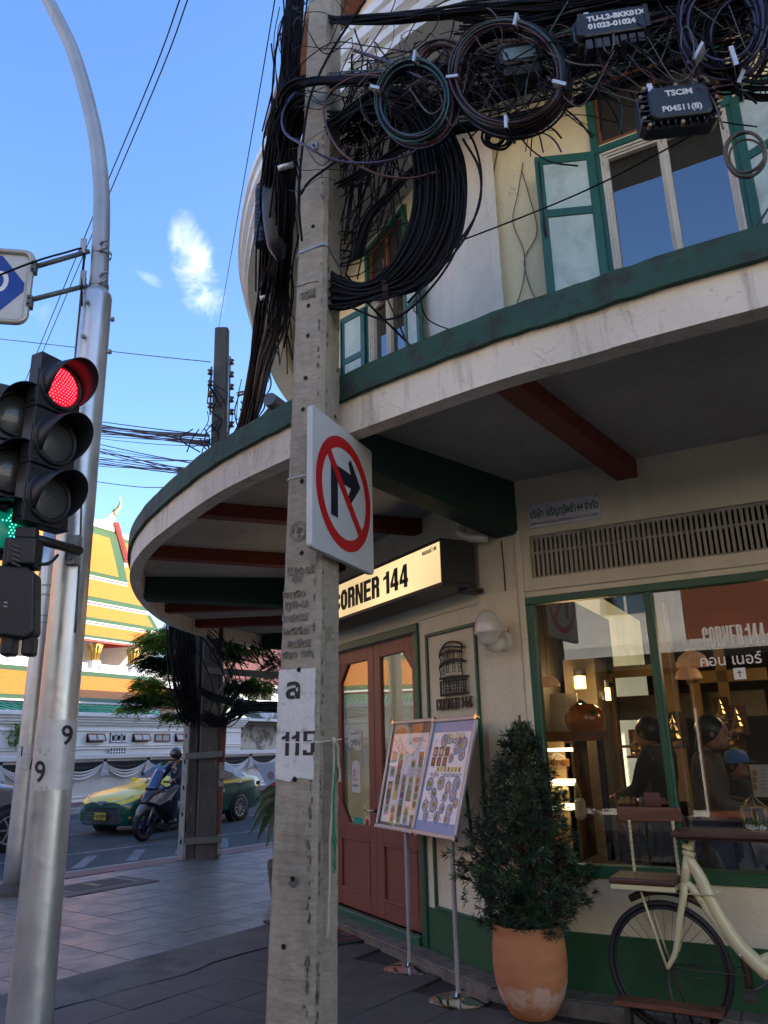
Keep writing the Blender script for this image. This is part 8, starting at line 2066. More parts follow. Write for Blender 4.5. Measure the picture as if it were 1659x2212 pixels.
m=MB();ut=T(385,1535,-6)[0];zta,ztb=zline(1524,-7.5),zline(1547,-4.5);m.quad(FT(UL,-4.5,ztb),FT(T(355,1545,-4.5)[0],-4.5,ztb),FT(ut,-7.5,zta),FT(UL,-7.5,zta));obj('roof',m,TEAL,shd)
me0=None
for k in range(60):
 u=ut-2.2-k*.42
 if T(150,1530,-6)[0]-6>u:break
 m=MB();m.beam(FT(u,-4.5,ztb+.03),FT(u,-7.5,zta+.03),.05,.06);obj('roof_rib',m,TEAL,shd)
m=MB();m.box(FT,UL,ut-2,-7.4,-5,0,ztb-.05);obj('wall',m,MT['whitewall'],shd)
WBD=-1.6
wbd=thing('white_building','low white building with small red framed top-hung windows and stepped cornice','building',FT(-8,WBD,0))
bu1_=T(520,1600,WBD)[0]
m=MB();ztop=T(168,1540,WBD)[1]
def zb_(y,x=200,w=WBD):return T(x,y,w)[1]
zw1,zw0=zb_(1585,200),zb_(1604,200)
m.box(FT,UL,bu1_,WBD-4,WBD,0,ztop-.02);obj('wall',m,WH,wbd)
m=MB()
for a,b,o_ in((1540,1549,.30),(1549,1555,.22),(1555,1561,.16),(1561,1566,.10),(1577,1580,.05),(1611,1613,.05),(1617,1619,.05)):m.box(FT,UL,bu1_+o_,WBD-4,WBD+o_,zb_(b),zb_(a))
obj('cornice',m,WH,wbd,bevel=.015)
REDW=pmat('red_window_frame',(.19,.045,.03),.5);GLW=pmat('pale_window_glass',(.42,.44,.40),.4)
def sq(x):return T(x,1595,WBD+.02)[0]
for(xa,xb,opn) in((168,203,.16),(261,297,.16),(331,358,0),(372,402,.14)):
 u0,u1=T(xa+(250/1.8228-137.15),1595,WBD+.02)[0] if False else sq(xa+0),sq(xb)
for(xa,xb,opn) in((228-0,290-0,1),):pass
wins=[(275,480,1),(820,1015,1),(1085,1262,0),(1325,1500,1)]
for(X0,X1,op) in wins:
 x0=(250+X0*.3315)/1.8228;x1=(250+X1*.3315)/1.8228
 u0,u1=sq(x0),sq(x1);wn=MB();wn.box(FT,u0,u1,WBD,WBD+.012,zw0,zw1);wo_=obj('window',wn,pmat('dark_opening',(.03,.025,.02),.8) if 'dop' not in MT else MT['dop'],wbd);MT['dop']=wo_.data.materials[0]
 f2=Frame(FT.o[:2],R(28));top_=FT(u0,WBD+.02,zw1);tl_=R(28 if op else 0);f2.o=top_;f2.z=np.array([0,0,1.0])*math.cos(tl_)-FT.n*math.sin(tl_);f2.n=FT.n*math.cos(tl_)+np.array([0,0,1.0])*math.sin(tl_)
 Wd=u1-u0;Hd=(zw1-zw0)*.98;s=MB();t_s=Hd*.16
 for a,b,c,d in((0,Wd,-t_s,0),(0,Wd,-Hd,-Hd+t_s),(0,t_s*.8,-Hd+t_s,-t_s),(Wd-t_s*.8,Wd,-Hd+t_s,-t_s),(Wd/2-t_s*.4,Wd/2+t_s*.4,-Hd+t_s,-t_s)):s.box(f2,a,b,0,.03,c,d)
 obj('sash',s,REDW,wo_);s=MB();s.box(f2,t_s*.8,Wd-t_s*.8,.008,.015,-Hd+t_s,-t_s);obj('pane',s,GLW,wo_)
u0,u1=sq((250+553*.3315)/1.8228),sq((250+752*.3315)/1.8228)
g_=MB();g_.box(FT,u0,u1,WBD,WBD+.012,zw0-.02,zw1+.03);gw_=obj('grille_window',g_,MT['dop'],wbd)
g_=MB()
for k in range(3):
 c=u0+(u1-u0)*(k+.5)/3;hw=(u1-u0)/6*.8;zc_m=(zw0+zw1)/2;hh=(zw1-zw0)/2*.8
 for a in range(24):pass
 g_.tube([FT(c+hw*math.cos(q),WBD+.03,zc_m+hh*math.sin(q)) for q in np.linspace(0,6.283,17)],.02,5)
for a,b,c,d in((u0+.03,u1-.03,zw0,zw0+.04),(u0+.03,u1-.03,zw1-.02,zw1+.02),(u0+.03,u0+.07,zw0,zw1),(u1-.07,u1-.03,zw0,zw1)):g_.box(FT,a,b,WBD+.02,WBD+.045,c,d)
obj('white_grille',g_,WH,gw_)
zl0,zl1=zb_(1634),zb_(1615.5)
g_=MB();g_.box(FT,u0,u1-.05,WBD+.05,WBD+.062,zl0,zl1-.02);lw_=obj('lower_window',g_,MT['dop'],wbd)
g_=MB();
for k in range(7):c=u0+(u1-u0-.05)*k/6;g_.box(FT,c-.02,c+.02,WBD+.064,WBD+.08,zl0,zl1-.02)
g_.box(FT,u0,u1-.05,WBD+.081,WBD+.09,(zl0+zl1)/2-.02,(zl0+zl1)/2+.02);obj('bars',g_,WH,lw_)
pwl=thing('temple_street_wall','long whitewashed street wall in front of the white building','wall',FT(-8,0,0))
zwt=zb_(1640,200,0);m=MB();m.box(FT,UL,30,-.35,0,-.15,zwt);obj('wall',m,MT['whitewall'],pwl)
m=MB();m.box(FT,UL,30,-.42,.08,zwt,zwt+.16);m.box(FT,UL,30,-.36,.03,.12,.18);m.box(FT,UL,30,-.36,.05,-.15,.05);obj('coping',m,WH,pwl,bevel=.015)
BLK=pmat('black_drape',(.012,.012,.016),.8);WHD=pmat('white_drape',(.66,.66,.66),.8)
knots=[-1,412.0/1.0]
kx=[(0+620*.6631)/1.8228,(0+875*.6631)/1.8228]
ku=[T(x,1655,.1)[0] for x in kx];du=ku[1]-ku[0]
n0=ku[0]
ORD=['first','second','third','fourth','fifth','sixth','seventh','eighth','ninth','tenth']
for k in range(-3,7):
 ua,ub=n0+du*(k-1),n0+du*k
 zt_=zwt-.04
 for mat,nm,d0,d1,off in((BLK,'black_swag',.0,.42,.06),(WHD,'white_swag',.40,.66,.09)):
  m=MB();NX,NF=18,7;V=[]
  for i in range(NX+1):
   f=i/NX;sag=4*f*(1-f)
   for j in range(NF+1):
    g2=j/NF
    top0=-.02-(.02 if nm=='black_swag' else.30*sag*1.0+.03);dep=(d1-d0)*(.25+.75*sag) if nm=='black_swag' else.25*(.35+.65*sag)
    z=zt_+(top0-g2*dep);V.append(FT(ua+(ub-ua)*f,off+.035*math.sin(g2*15)*sag,z))
  F=[(i*(NF+1)+j,i*(NF+1)+j+1,(i+1)*(NF+1)+j+1,(i+1)*(NF+1)+j) for i in range(NX) for j in range(NF)]
  m.add(V,F,0,True);o=obj(nm,m,mat,None)
  tag(o,('black' if mat is BLK else 'white')+' mourning swag on the temple street wall, %s from the left end'%ORD[k+3],'drape','drapes on the temple street wall')
 m=MB();
 for q in range(7):x=ub+(q-3)*.035;m.tube(spline([FT(ub+(q-3)*.012,.13,zt_-.05),FT(x,.14,zt_-.3),FT(ub+(q-3)*.055,.14,zt_-.56)],3),[.02]*4+[.035]*3,5)
 o=obj('white_tassel',m,WHD,None);tag(o,'gathered white cloth tail under a drape knot, %s from the left end of the wall'%ORD[k+3],'drape','cloth tails on the wall drapes')
 m=MB();m.ell(FT(ub,.13,zt_-.0),.07,.06,.06,n=10,m=6);o=obj('black_rosette',m,BLK,None);tag(o,'black rosette knot holding the wall drapes, %s from the left end'%ORD[k+3],'rosette','rosettes on the wall drapes')
pb=thing('leaning_board','tilted pink and white poster board leaning at the foot of the temple wall','board',at_z(575,1705,-.0));fr3=Frame(at_y(565,1700,30.5)[:2],R(95))
q3=lambda x,y:fr3.px(x,y,0)
m=MB();P=[q3(553,1651),q3(577,1702),q3(640,1702),q3(640,1640)][::-1];m.prism(fr3,P,-.04,0);obj('panel',m,pmat('pale_board_print',(.50,.50,.56),.6),pb)
m=MB();P=[q3(575,1700),q3(640,1700),q3(640,1682),q3(590,1690)];m.prism(fr3,P,.001,.004);obj('red_stripe',m,pmat('red_board_print',(.45,.05,.06),.6),pb)
m=MB();c=q3(585,1675);m.add([fr3(c[0]+.14*math.cos(a),.005,c[1]+.16*math.sin(a)) for a in np.linspace(0,6.283,17)[:-1]],[tuple(range(16))]);obj('round_print',m,pmat('mauve_print',(.35,.20,.22),.6),pb)
m=MB();m.box(FT,UL,60,0,2.3,-.15,.0);obj('far_pavement',m,MT['redkerb'],kind='structure')
for k in range(60):
 u=-40+k*1.0
 m=MB();m.box(FT,u,u+.97,2.3,2.45,-.15,.01)
 if k==0:kw=pmat('white_kerb_paint',(.45,.45,.44),.7);kr=pmat('dark_kerb',(.12,.08,.075),.8);kk=thing('striped_kerb','kerb painted in alternating white and dark blocks along the temple wall','kerb',FT(-8,2.4,-.15))
 obj('kerb_block',m,kw if k%2 else kr,kk)
# ---- the second, brown tiled temple pavilion at the right, behind the poles
pv=thing('tiled_pavilion','old pavilion with green and terracotta tiled roof and white gable trim behind the tree','building',FT(6,-3,0))
def on(x,y,w):return T(x,y,w)
WP=-2.5;ua,ub=on(520,1600,WP)[0],on(640,1600,WP)[0];z_e=on(560,1568,WP)[1];z_m=on(560,1512,WP)[1]
m=MB();m.box(FT,ua,ub+8,WP-5,WP,0,z_e);obj('wall',m,pmat('flaking_white_wall',(.55,.53,.48),.85,col2=(.22,.19,.16),c2lo=.5,c2hi=.56,c2scale=1.6),pv)
m=MB();m.box(FT,ua-.4,ub+8,WP-5,WP+.7,z_e,z_e+.18);obj('eave_board',m,pmat('dark_eave',(.06,.03,.025),.7),pv)
m=MB();m.box(FT,ua-.5,ub+8,WP-5,WP+.85,z_e+.18,z_e+.30);obj('white_gutter',m,WH,pv)
GR2=roof_tiles('dark_green_tiles',(.02,.055,.03),5,.8);TR2=roof_tiles('red_tiles',(.28,.09,.05),5,.8)
z_t1=on(560,1515,WP-2)[1];m=MB();m.quad(FT(ua-.5,WP+.85,z_e+.30),FT(ub+8,WP+.85,z_e+.30),FT(ub+8,WP-2,z_t1),FT(ua+.2,WP-2,z_t1));obj('lower_roof',m,GR2,pv)
z_u=on(560,1480,WP-2.2)[1];m=MB();m.box(FT,ua+.3,ub+8,WP-4.6,WP-2.2,z_t1-.2,z_u);obj('clerestory',m,WH,pv)
for x in(540,566):u=on(x,1500,WP-2.18)[0];m=MB();m.box(FT,u-.1,u+.9,WP-2.2,WP-2.18,z_t1+.1,z_u-.12);obj('clerestory_window',m,MT['dop'],pv)
z_r=on(570,1385,WP-4.6)[1];m=MB();m.quad(FT(ua+.1,WP-1.9,z_u),FT(ub+8,WP-1.9,z_u),FT(ub+8,WP-4.6,z_r),FT(ua+2.3,WP-4.6,z_r));obj('upper_roof',m,TR2,pv)
m=MB();m.beam(FT(ua+.1,WP-1.85,z_u+.05),FT(ua+2.3,WP-4.55,z_r+.05),.35,.15);m.box(FT,ua-.1,ub+8,WP-2.0,WP-1.8,z_u-.14,z_u);obj('white_verge',m,WH,pv)
m=MB();u=on(583,1560,WP+.9)[0];m.lathe([(.10,0),(.16,.1),(.2,.3),(.12,.5),(.15,.6),(.05,.75),(0,.9)],FT(u,WP+.9,z_e+.3),12);m.beam(FT(u-.1,WP+.9,z_e+.3),FT(u-.35,WP-1.6,z_t1+.5),.22,.22);obj('finial',m,WH,pv)
# ---- foliage
def tree(name,label,crown,trunk,n,ln,wd,mats,seedv,cat='tree',frond=True,blobs=None):
 t=thing(name,label,cat,(trunk[0],trunk[1],0));r_=np.random.default_rng(seedv);m=MB();br_=MB()
 V=[];F=[];MI=[];nv=0
 for b,(c,rx,ry,rz,k) in enumerate(blobs):
  c=np.array(c)
  for i in range(int(k*2.6) if frond else k):
   d=r_.normal(size=3);d/=np.linalg.norm(d);q=r_.uniform(.35,1.08);p=c+d*np.array([rx,ry,rz])*q
   hd=np.array([d[0],d[1],0])+r_.normal(0,.5,3)*np.array([1,1,.3]);hd[2]-=.25;hd/=np.linalg.norm(hd);L_=ln*r_.uniform(.6,1.2);sd_=np.cross(hd,[0,0,1]);sd_/=np.linalg.norm(sd_)
   if frond:
    for j in range(6):
     f=j/6;base=p+hd*L_*f+np.array([0,0,-.22*L_*f*f])
     for s in(-1,1):
      tip=base+(sd_*s*.8+hd*.55)*wd*3.2*(1-.45*f)+np.array([0,0,r_.uniform(-.3,.1)*wd*2]);q0=np.cross(tip-base,[0,0,1]);q0=q0/(np.linalg.norm(q0)+1e-9)*wd*.75
      mid=(base+tip)/2;V+=[base,mid+q0,tip,mid-q0];F.append((nv,nv+1,nv+2,nv+3));MI.append(b%len(mats));nv+=4
   else:
    q0=r_.normal(size=3)*wd;q1=r_.normal(size=3)*wd;V+=[p,p+q0,p+q0+q1,p+q1];F.append((nv,nv+1,nv+2,nv+3));MI.append(b%len(mats));nv+=4
  br_.tube(spline([np.array(trunk)+np.array([0,0,trunk[3] if len(trunk)>3 else 2.0])*0+np.array([0,0,.0]),(np.array(trunk[:3])+c)/2+np.array([0,0,.4]),c],4),np.linspace(.10,.03,9),6)
 m.v=[np.array(V)];m.f=F;m.m=MI;m.sm=[False]*len(F);m.nv=nv
 obj('crown',m,mats,t,kind='stuff');br_.tube([(trunk[0],trunk[1],-.1),(trunk[0]+.05,trunk[1],trunk[2])],[.20,.14],10);obj('trunk',br_,pmat('bark',(.07,.055,.04),.95,bump=1) if 'bark' not in MT else MT['bark'],t)
 return t
def leafmat(n,c,tr):
 m=pmat(n,c,.5,var=.35,scale=2);t=m.node_tree;b=t.nodes['Principled BSDF'];o=[x for x in t.nodes if x.type=='OUTPUT_MATERIAL'][0]
 tl=N(t,'ShaderNodeBsdfTranslucent');tl.inputs[0].default_value=(*tr,1);mx=N(t,'ShaderNodeMixShader');mx.inputs[0].default_value=.35;t.links.new(b.outputs[0],mx.inputs[1]);t.links.new(tl.outputs[0],mx.inputs[2]);t.links.new(mx.outputs[0],o.inputs[0]);return m
LG1=leafmat('sunlit_tone_leaf',(.17,.28,.045),(.40,.62,.08));LG2=leafmat('deep_leaf',(.10,.18,.03),(.22,.38,.05));LG3=leafmat('dark_leaf',(.018,.038,.012),(.03,.06,.01))  # lighter leaf colours put sunlit foliage into the tone
YT=25.5
A_=lambda x,y,Yw=YT:at_y(x,y,Yw)
blobs=[]
for(x,y,rx,rz,k,dY) in((345,1385,.75,.42,210,0),(400,1370,.8,.5,240,.4),(340,1430,.65,.35,160,-.2),(400,1440,.8,.55,260,.3),(320,1480,.45,.28,110,-.4),(360,1505,.6,.30,150,-.2),(300,1508,.42,.14,60,-.3),(440,1490,.8,.5,210,.4),(470,1400,.8,.6,200,.8),(530,1395,.8,.4,160,.6),(510,1480,.6,.22,110,0),(560,1480,.5,.3,90,.3),(530,1520,.4,.2,60,.2),(440,1350,.9,.4,160,.5),(600,1440,.5,.6,80,.8),(380,1545,.5,.12,50,0),(285,1528,.4,.07,34,-.3)):
 blobs.append((A_(x,y,YT+dY),rx,rx*.8,rz,k))
tree('street_tree','feathery green tree reaching over the temple wall behind the far poles',None,(*A_(455,1600,YT)[:2],2.2),0,.42,.045,[LG1,LG2,LG3,LG2],4,blobs=blobs)
b2=[(A_(30,1590,27),1.0,.8,.45,1500),(A_(-20,1585,27),1.0,.8,.5,1200),(A_(70,1600,27.5),.6,.6,.4,700)]
tree('clipped_bush','rounded dark green bush beside the white building at the left edge',None,(*A_(30,1640,27)[:2],1.2),0,.1,.07,[LG2,LG3],9,cat='bush',frond=False,blobs=b2)
# ============================ the shophouses across the near street (seen in the glass)
OPP=Frame(FC(0,14.5,0)[:2],AZ_C+math.pi)
otl=pmat('orange_tile_facade',(.24,.075,.035),.5,var=.15,scale=2);ow=pmat('opposite_white',(.80,.77,.70),.8)
for k,(a,b,h,mt,lb) in enumerate(((-34,-22,11,ow,'plain white shophouse across the street, farthest along'),(-22,-14,9.5,MT['cream'],'cream shophouse across the street with shuttered windows'),(-14,-6,10.5,ow,'white shophouse across the street with a balcony'),(-6,1,8.5,otl,'orange tiled shophouse across the street with gold Chinese lettering'),(1,9,10,ow,'white shophouse behind the camera with square windows'),(9,18,9,MT['cream'],'cream corner shophouse behind the camera'))):
 t=thing('opposite_shophouse',lb,'building',OPP((a+b)/2,-4,0));m=MB();m.box(OPP,a+.01,b-.01,-8,0,-.15,h);obj('wall',m,mt,t)
 m=MB();m.box(OPP,a,b,-.0,1.6,3.4,3.65);obj('canopy',m,ow,t);m=MB();m.box(OPP,a+.06,b-.06,.001,.02,0,3.2);obj('shopfront',m,MT['hole'],t)
 if mt is not otl:
  for j in range(2):
   for i in range(3):u=a+(b-a)*(i+.5)/3;m=MB();m.box(OPP,u-.6,u+.6,.0,.04,4.6+j*2.8,6.0+j*2.8);w_=obj('window',m,MT['winglass'],t);m=MB();m.box(OPP,u-.03,u+.03,.041,.07,4.6+j*2.8,6.0+j*2.8);m.box(OPP,u-.6,u+.6,.071,.08,5.25+j*2.8,5.3+j*2.8);obj('glazing_bar',m,WH,w_)
 else:
  obj('lettering',text_mb('金 金 (กรุงเทพ)',OPP,a+.3,.03,3.9,.75,.05,bold=.012),GOLD,t)
# ============================ vehicles
def carbody(stations,mat_low,mat_top,parent,beltidx,fr,name='body',yellow_fn=None):
 """stations: list of (x along, [(half width, z), ...]) from sill to roof centre; lofted and mirrored"""
 V=[];ns=len(stations);k=len(stations[0][1])
 for x,prof in stations:
  for(y,z) in prof:V.append(fr(x,y,z))
  for(y,z) in prof[::-1]:V.append(fr(x,-y,z))
 K2=2*k;m=MB();F=[];MI=[]
 for i in range(ns-1):
  for j in range(K2-1):
   F.append((i*K2+j,i*K2+j+1,(i+1)*K2+j+1,(i+1)*K2+j));jj=j if j<k else K2-2-j
   MI.append(1 if yellow_fn(i,jj) else 0)
  F.append((i*K2+K2-1,i*K2,(i+1)*K2,(i+1)*K2+K2-1));MI.append(0)
 F.append(tuple(range(K2)));MI.append(0);F.append(tuple(range((ns-1)*K2,ns*K2))[::-1]);MI.append(0)
 m.v=[np.array(V)];m.f=F;m.m=MI;m.sm=[True]*len(F);m.nv=len(V)
 o=obj(name,m,[mat_low,mat_top],parent);e=o.modifiers.new('edge','EDGE_SPLIT');e.split_angle=R(38);return o
tx_g=pmat('taxi_green',(.006,.085,.045),.22,coat=.9,var=.04);tx_y=pmat('taxi_yellow',(.82,.60,.012),.28,coat=.45,var=.04);cg=glassmat('car_glass',(.10,.12,.13),1.9,minr=.12);dk=MT['black'];lampg=pmat('headlamp',(.55,.58,.60),.1,metal=.6);alloy=pmat('alloy_wheel',(.42,.42,.42),.3,metal=.85);tail=pmat('tail_lamp',(.28,.006,.012),.15,coat=.8)
def carwheel(parent,c,r,fr,side,ns=10):
 t=MB();ax=fr.n*side;t.lathe([(r*.62,-.20),(r*.90,-.21),(r,-.18),(r,-.03),(r*.93,.0),(r*.70,.012),(r*.64,.0),(r*.62,-.05)],c,36,axis=ax);w=obj('wheel',t,MT['rubber'],parent)
 m=MB();m.lathe([(r*.64,-.02),(r*.66,.006),(r*.60,.004),(r*.56,-.05)],c,36,axis=ax);m.cyl(c-ax*.03,c+ax*.004,r*.14,r*.12,14)
 for k in range(ns):
  a=6.283*k/ns;d=fr.u*math.cos(a)+np.array([0,0,1.0])*math.sin(a);m.beam(c+d*r*.1-ax*.012,c+d*r*.60-ax*.006,.030,.016,upv=ax)
 obj('rim',m,alloy,w);m=MB();m.cyl(c-ax*.09,c-ax*.075,r*.58,r*.58,24);obj('brake_disc',m,dk,w)
def taxi():
 pr=at_y(515,1771,20.5);d=np.array([.46,.888]);pf=np.array([pr[0]-2.7*d[0],20.5-2.7*d[1],-.15])
 fr=Frame(pf[:2],math.atan2(d[0],d[1]));fr.o=np.array([pf[0],pf[1],-.15])
 side_=fr.n;WH_=.86
 fr.o=fr.o-fr.n*WH_
 t=thing('taxi','green and yellow taxi saloon driving left past the temple wall','car',fr(1.35,0,0))
 def S(x,hw,zs,zb,zh,ztop=None,hr=None):
  if ztop is None:return(x,[(hw*.86,zs),(hw*.97,zs+.10),(hw,zb-.22),(hw*.985,zb-.06),(hw*.95,zb),(hw*.88,zh-.02),(hw*.60,zh+.01),(0.001,zh+.03)])
  return(x,[(hw*.86,zs),(hw*.97,zs+.10),(hw,zb-.22),(hw*.985,zb-.06),(hw*.95,zb),(hr+(hw*.93-hr)*.12,ztop-.06),(hr*.85,ztop-.005),(0.001,ztop+.012)])
 st=[S(-.90,.55,.26,.62,.66),S(-.84,.74,.20,.66,.72),S(-.70,.82,.19,.72,.78),S(-.45,.87,.19,.80,.86),S(.0,.89,.20,.86,.92),S(.45,.89,.19,.92,.985),S(.62,.89,.19,.94,1.01),
 S(.78,.89,.19,.95,1.06,1.08,.80),S(1.15,.89,.19,.955,0,1.30,.66),S(1.45,.89,.19,.96,0,1.43,.62),S(1.75,.89,.19,.965,0,1.455,.61),S(2.2,.89,.19,.97,0,1.45,.61),S(2.6,.89,.20,.98,0,1.38,.62),S(2.95,.885,.22,.99,0,1.22,.66),S(3.2,.87,.24,1.0,1.07,1.10,.76),
 S(3.3,.86,.25,1.0,1.06),S(3.55,.83,.28,.98,1.03),S(3.68,.76,.32,.92,.98),S(3.73,.62,.36,.80,.84)]
 carbody(st,tx_g,tx_y,t,4,fr,yellow_fn=lambda i,j:j>=4 or(j==3 and 5<=i<=15))
 def pane(name,pts,off=.006):
  m=MB();m.add([fr(*p) for p in pts],[tuple(range(len(pts)))]);return obj(name,m,cg,t)
 wsp=[(.84,.70,1.075),(.84,-.70,1.075),(1.13,-.60,1.283),(1.43,-.555,1.412),(1.43,.555,1.412),(1.13,.60,1.283)]
 m=MB();rows=[(.80,.735,1.082),(.98,.665,1.205),(1.16,.615,1.318),(1.40,.575,1.425)]
 for a,b in zip(rows[:-1],rows[1:]):m.quad(fr(a[0],a[1],a[2]+.012),fr(a[0],-a[1],a[2]+.012),fr(b[0],-b[1],b[2]+.012),fr(b[0],b[1],b[2]+.012))
 obj('windscreen',m,cg,t)
 for s in(1,-1):
  for nm,P in(('side_window',[(1.02,.868,1.0),(1.82,.868,1.005),(1.86,.662,1.40),(1.50,.668,1.385),(1.25,.74,1.26)]),('side_window',[(1.90,.868,1.008),(2.55,.868,1.02),(2.66,.70,1.32),(2.30,.665,1.39),(1.92,.662,1.40)]),('quarter_window',[(2.60,.866,1.022),(2.92,.86,1.045),(2.80,.76,1.20),(2.70,.70,1.31)])):
   m=MB();m.add([fr(x,s*(y+.012),z) for x,y,z in P],[tuple(range(len(P)))]);obj(nm,m,cg,t)
  m=MB();m.obox(fr(1.0,s*.98,1.04),.07,.09,.06,np.stack([fr.u,fr.n,[0,0,1]],1));obj('mirror',m,tx_y,t,bevel=.02)
  for x in(1.72,2.52):m=MB();m.tube([fr(x,s*.893,.90),fr(x+.1,s*.915,.905),fr(x+.2,s*.893,.91)],.014,6);obj('door_handle',m,alloy,t)
  for x in(1.0,1.87,2.66):m=MB();m.tube([fr(x,s*.888,.30),fr(x,s*.896,.72),fr(x,s*.872,.96)],.004,4);obj('door_gap',m,dk,t)
  m=MB();P=[(-.80,.64,.66),(-.84,.45,.64),(-.70,.60,.74),(-.42,.855,.82),(-.36,.875,.79),(-.55,.855,.72)]
  m.add([fr(x-.035,s*(y+.02),z+.012) for x,y,z in P],[tuple(range(len(P)))]);obj('headlight',m,lampg,t)
  m=MB();P=[(3.55,.845,.93),(3.70,.74,.90),(3.735,.50,.88),(3.735,.50,.77),(3.70,.74,.76),(3.50,.86,.82)];m.add([fr(x+.02,s*(y+.012),z) for x,y,z in P],[tuple(range(len(P)))]);obj('tail_light',m,tail,t)
  for x in(0,2.70):
   m=MB();m.cyl(fr(x,s*.70,.32),fr(x,s*.893,.32),.372,.372,36);obj('wheel_arch',m,dk,t);carwheel(t,fr(x,s*.912,.32),.318,fr,s)
  m=MB();m.add([fr(-.855,s*(.62),.30),fr(-.80,s*.78,.30),fr(-.74,s*.82,.42),fr(-.84,s*.66,.46)],[(0,1,2,3)]);obj('fog_lamp_recess',m,dk,t);m=MB();m.ell(fr(-.83,s*.74,.36),.03,.03,.03,n=10,m=6);obj('fog_lamp',m,pmat('amber_lamp',(.6,.3,.03),.3),t)
 m=MB();P=[(-.905,-.52,.24),(-.905,.52,.24),(-.865,.60,.30),(-.885,.45,.56),(-.885,-.45,.56),(-.865,-.60,.30)];m.add([fr(x-.02,y,z) for x,y,z in P],[tuple(range(6))]);gr2=obj('grille',m,dk,t)
 for k in range(7):z=.27+k*.042;m=MB();hw_=.56-k*.015;m.tube([fr(-.90,-hw_,z),fr(-.935,0,z),fr(-.90,hw_,z)],.006,4);obj('grille_bar',m,MT['darkpipe'],gr2)
 m=MB();m.tube(spline([fr(-.70,.70,.80),fr(-.86,.45,.70),fr(-.915,.12,.655),fr(-.925,0,.65),fr(-.915,-.12,.655),fr(-.86,-.45,.70),fr(-.70,-.70,.80)],4),.010,5);obj('chrome_strip',m,alloy,t)
 nf=Frame((0,0),0);nf.o=fr(-.945,0,.66);nf.u=-fr.n*1.0;nf.n=-fr.u;
 nf.u=np.cross([0,0,1.0],nf.n);
 m=MB()
 for(rx,rz) in((.065,.045),(.028,.043),(.050,.018)):m.tube([nf(rx*math.cos(a),.012,rz*math.sin(a)+(.012 if rz<.02 else 0)) for a in np.linspace(0,6.283,25)],.0055,5)
 obj('emblem',m,alloy,t)
 m=MB();m.box(nf,-.17,.17,.005,.015,-.345,-.195);pl__=obj('number_plate',m,pmat('yellow_plate',(.55,.38,.03),.5),t);obj('plate_lettering',text_mb('1มฬ 6293',nf,-.15,.017,-.30,.095,.001,bold=.004,xs=.78),MT['pdark'],pl__);obj('plate_lettering',text_mb('กรุงเทพมหานคร',nf,-.10,.017,-.335,.03,.001),MT['pdark'],pl__)
 m=MB();m.box(fr,1.66,1.80,-.22,.22,1.475,1.575);ts=obj('roof_sign',m,pmat('taxi_sign_white',(.6,.6,.58),.4),t,bevel=.02)
 ns_=Frame((0,0),0);ns_.o=fr(1.655,0,1.5);ns_.n=-fr.u;ns_.u=np.cross([0,0,1.0],ns_.n);obj('lettering',text_mb('TAXI',ns_,-.09,.004,-.0,.075,.001,bold=.005),MT['pdark'],ts)
 m=MB();m.add([ns_(-.15+.03*math.cos(a),.003,.025+.03*math.sin(a)) for a in np.linspace(0,6.283,13)[:-1]],[tuple(range(12))]);obj('red_dot',m,MT['pred'],ts)
 sf=Frame((0,0),0);sf.o=fr(2.1,.897,.80);sf.u=fr.u;sf.n=fr.n;obj('door_lettering',text_mb('แท็กซี่',sf,-.3,.003,.02,.07,.001),MT['white'],t);obj('door_lettering',text_mb('1มฬ 6293',sf,-.35,.003,-.08,.085,.001,bold=.003),MT['white'],t)
 return t
taxi()
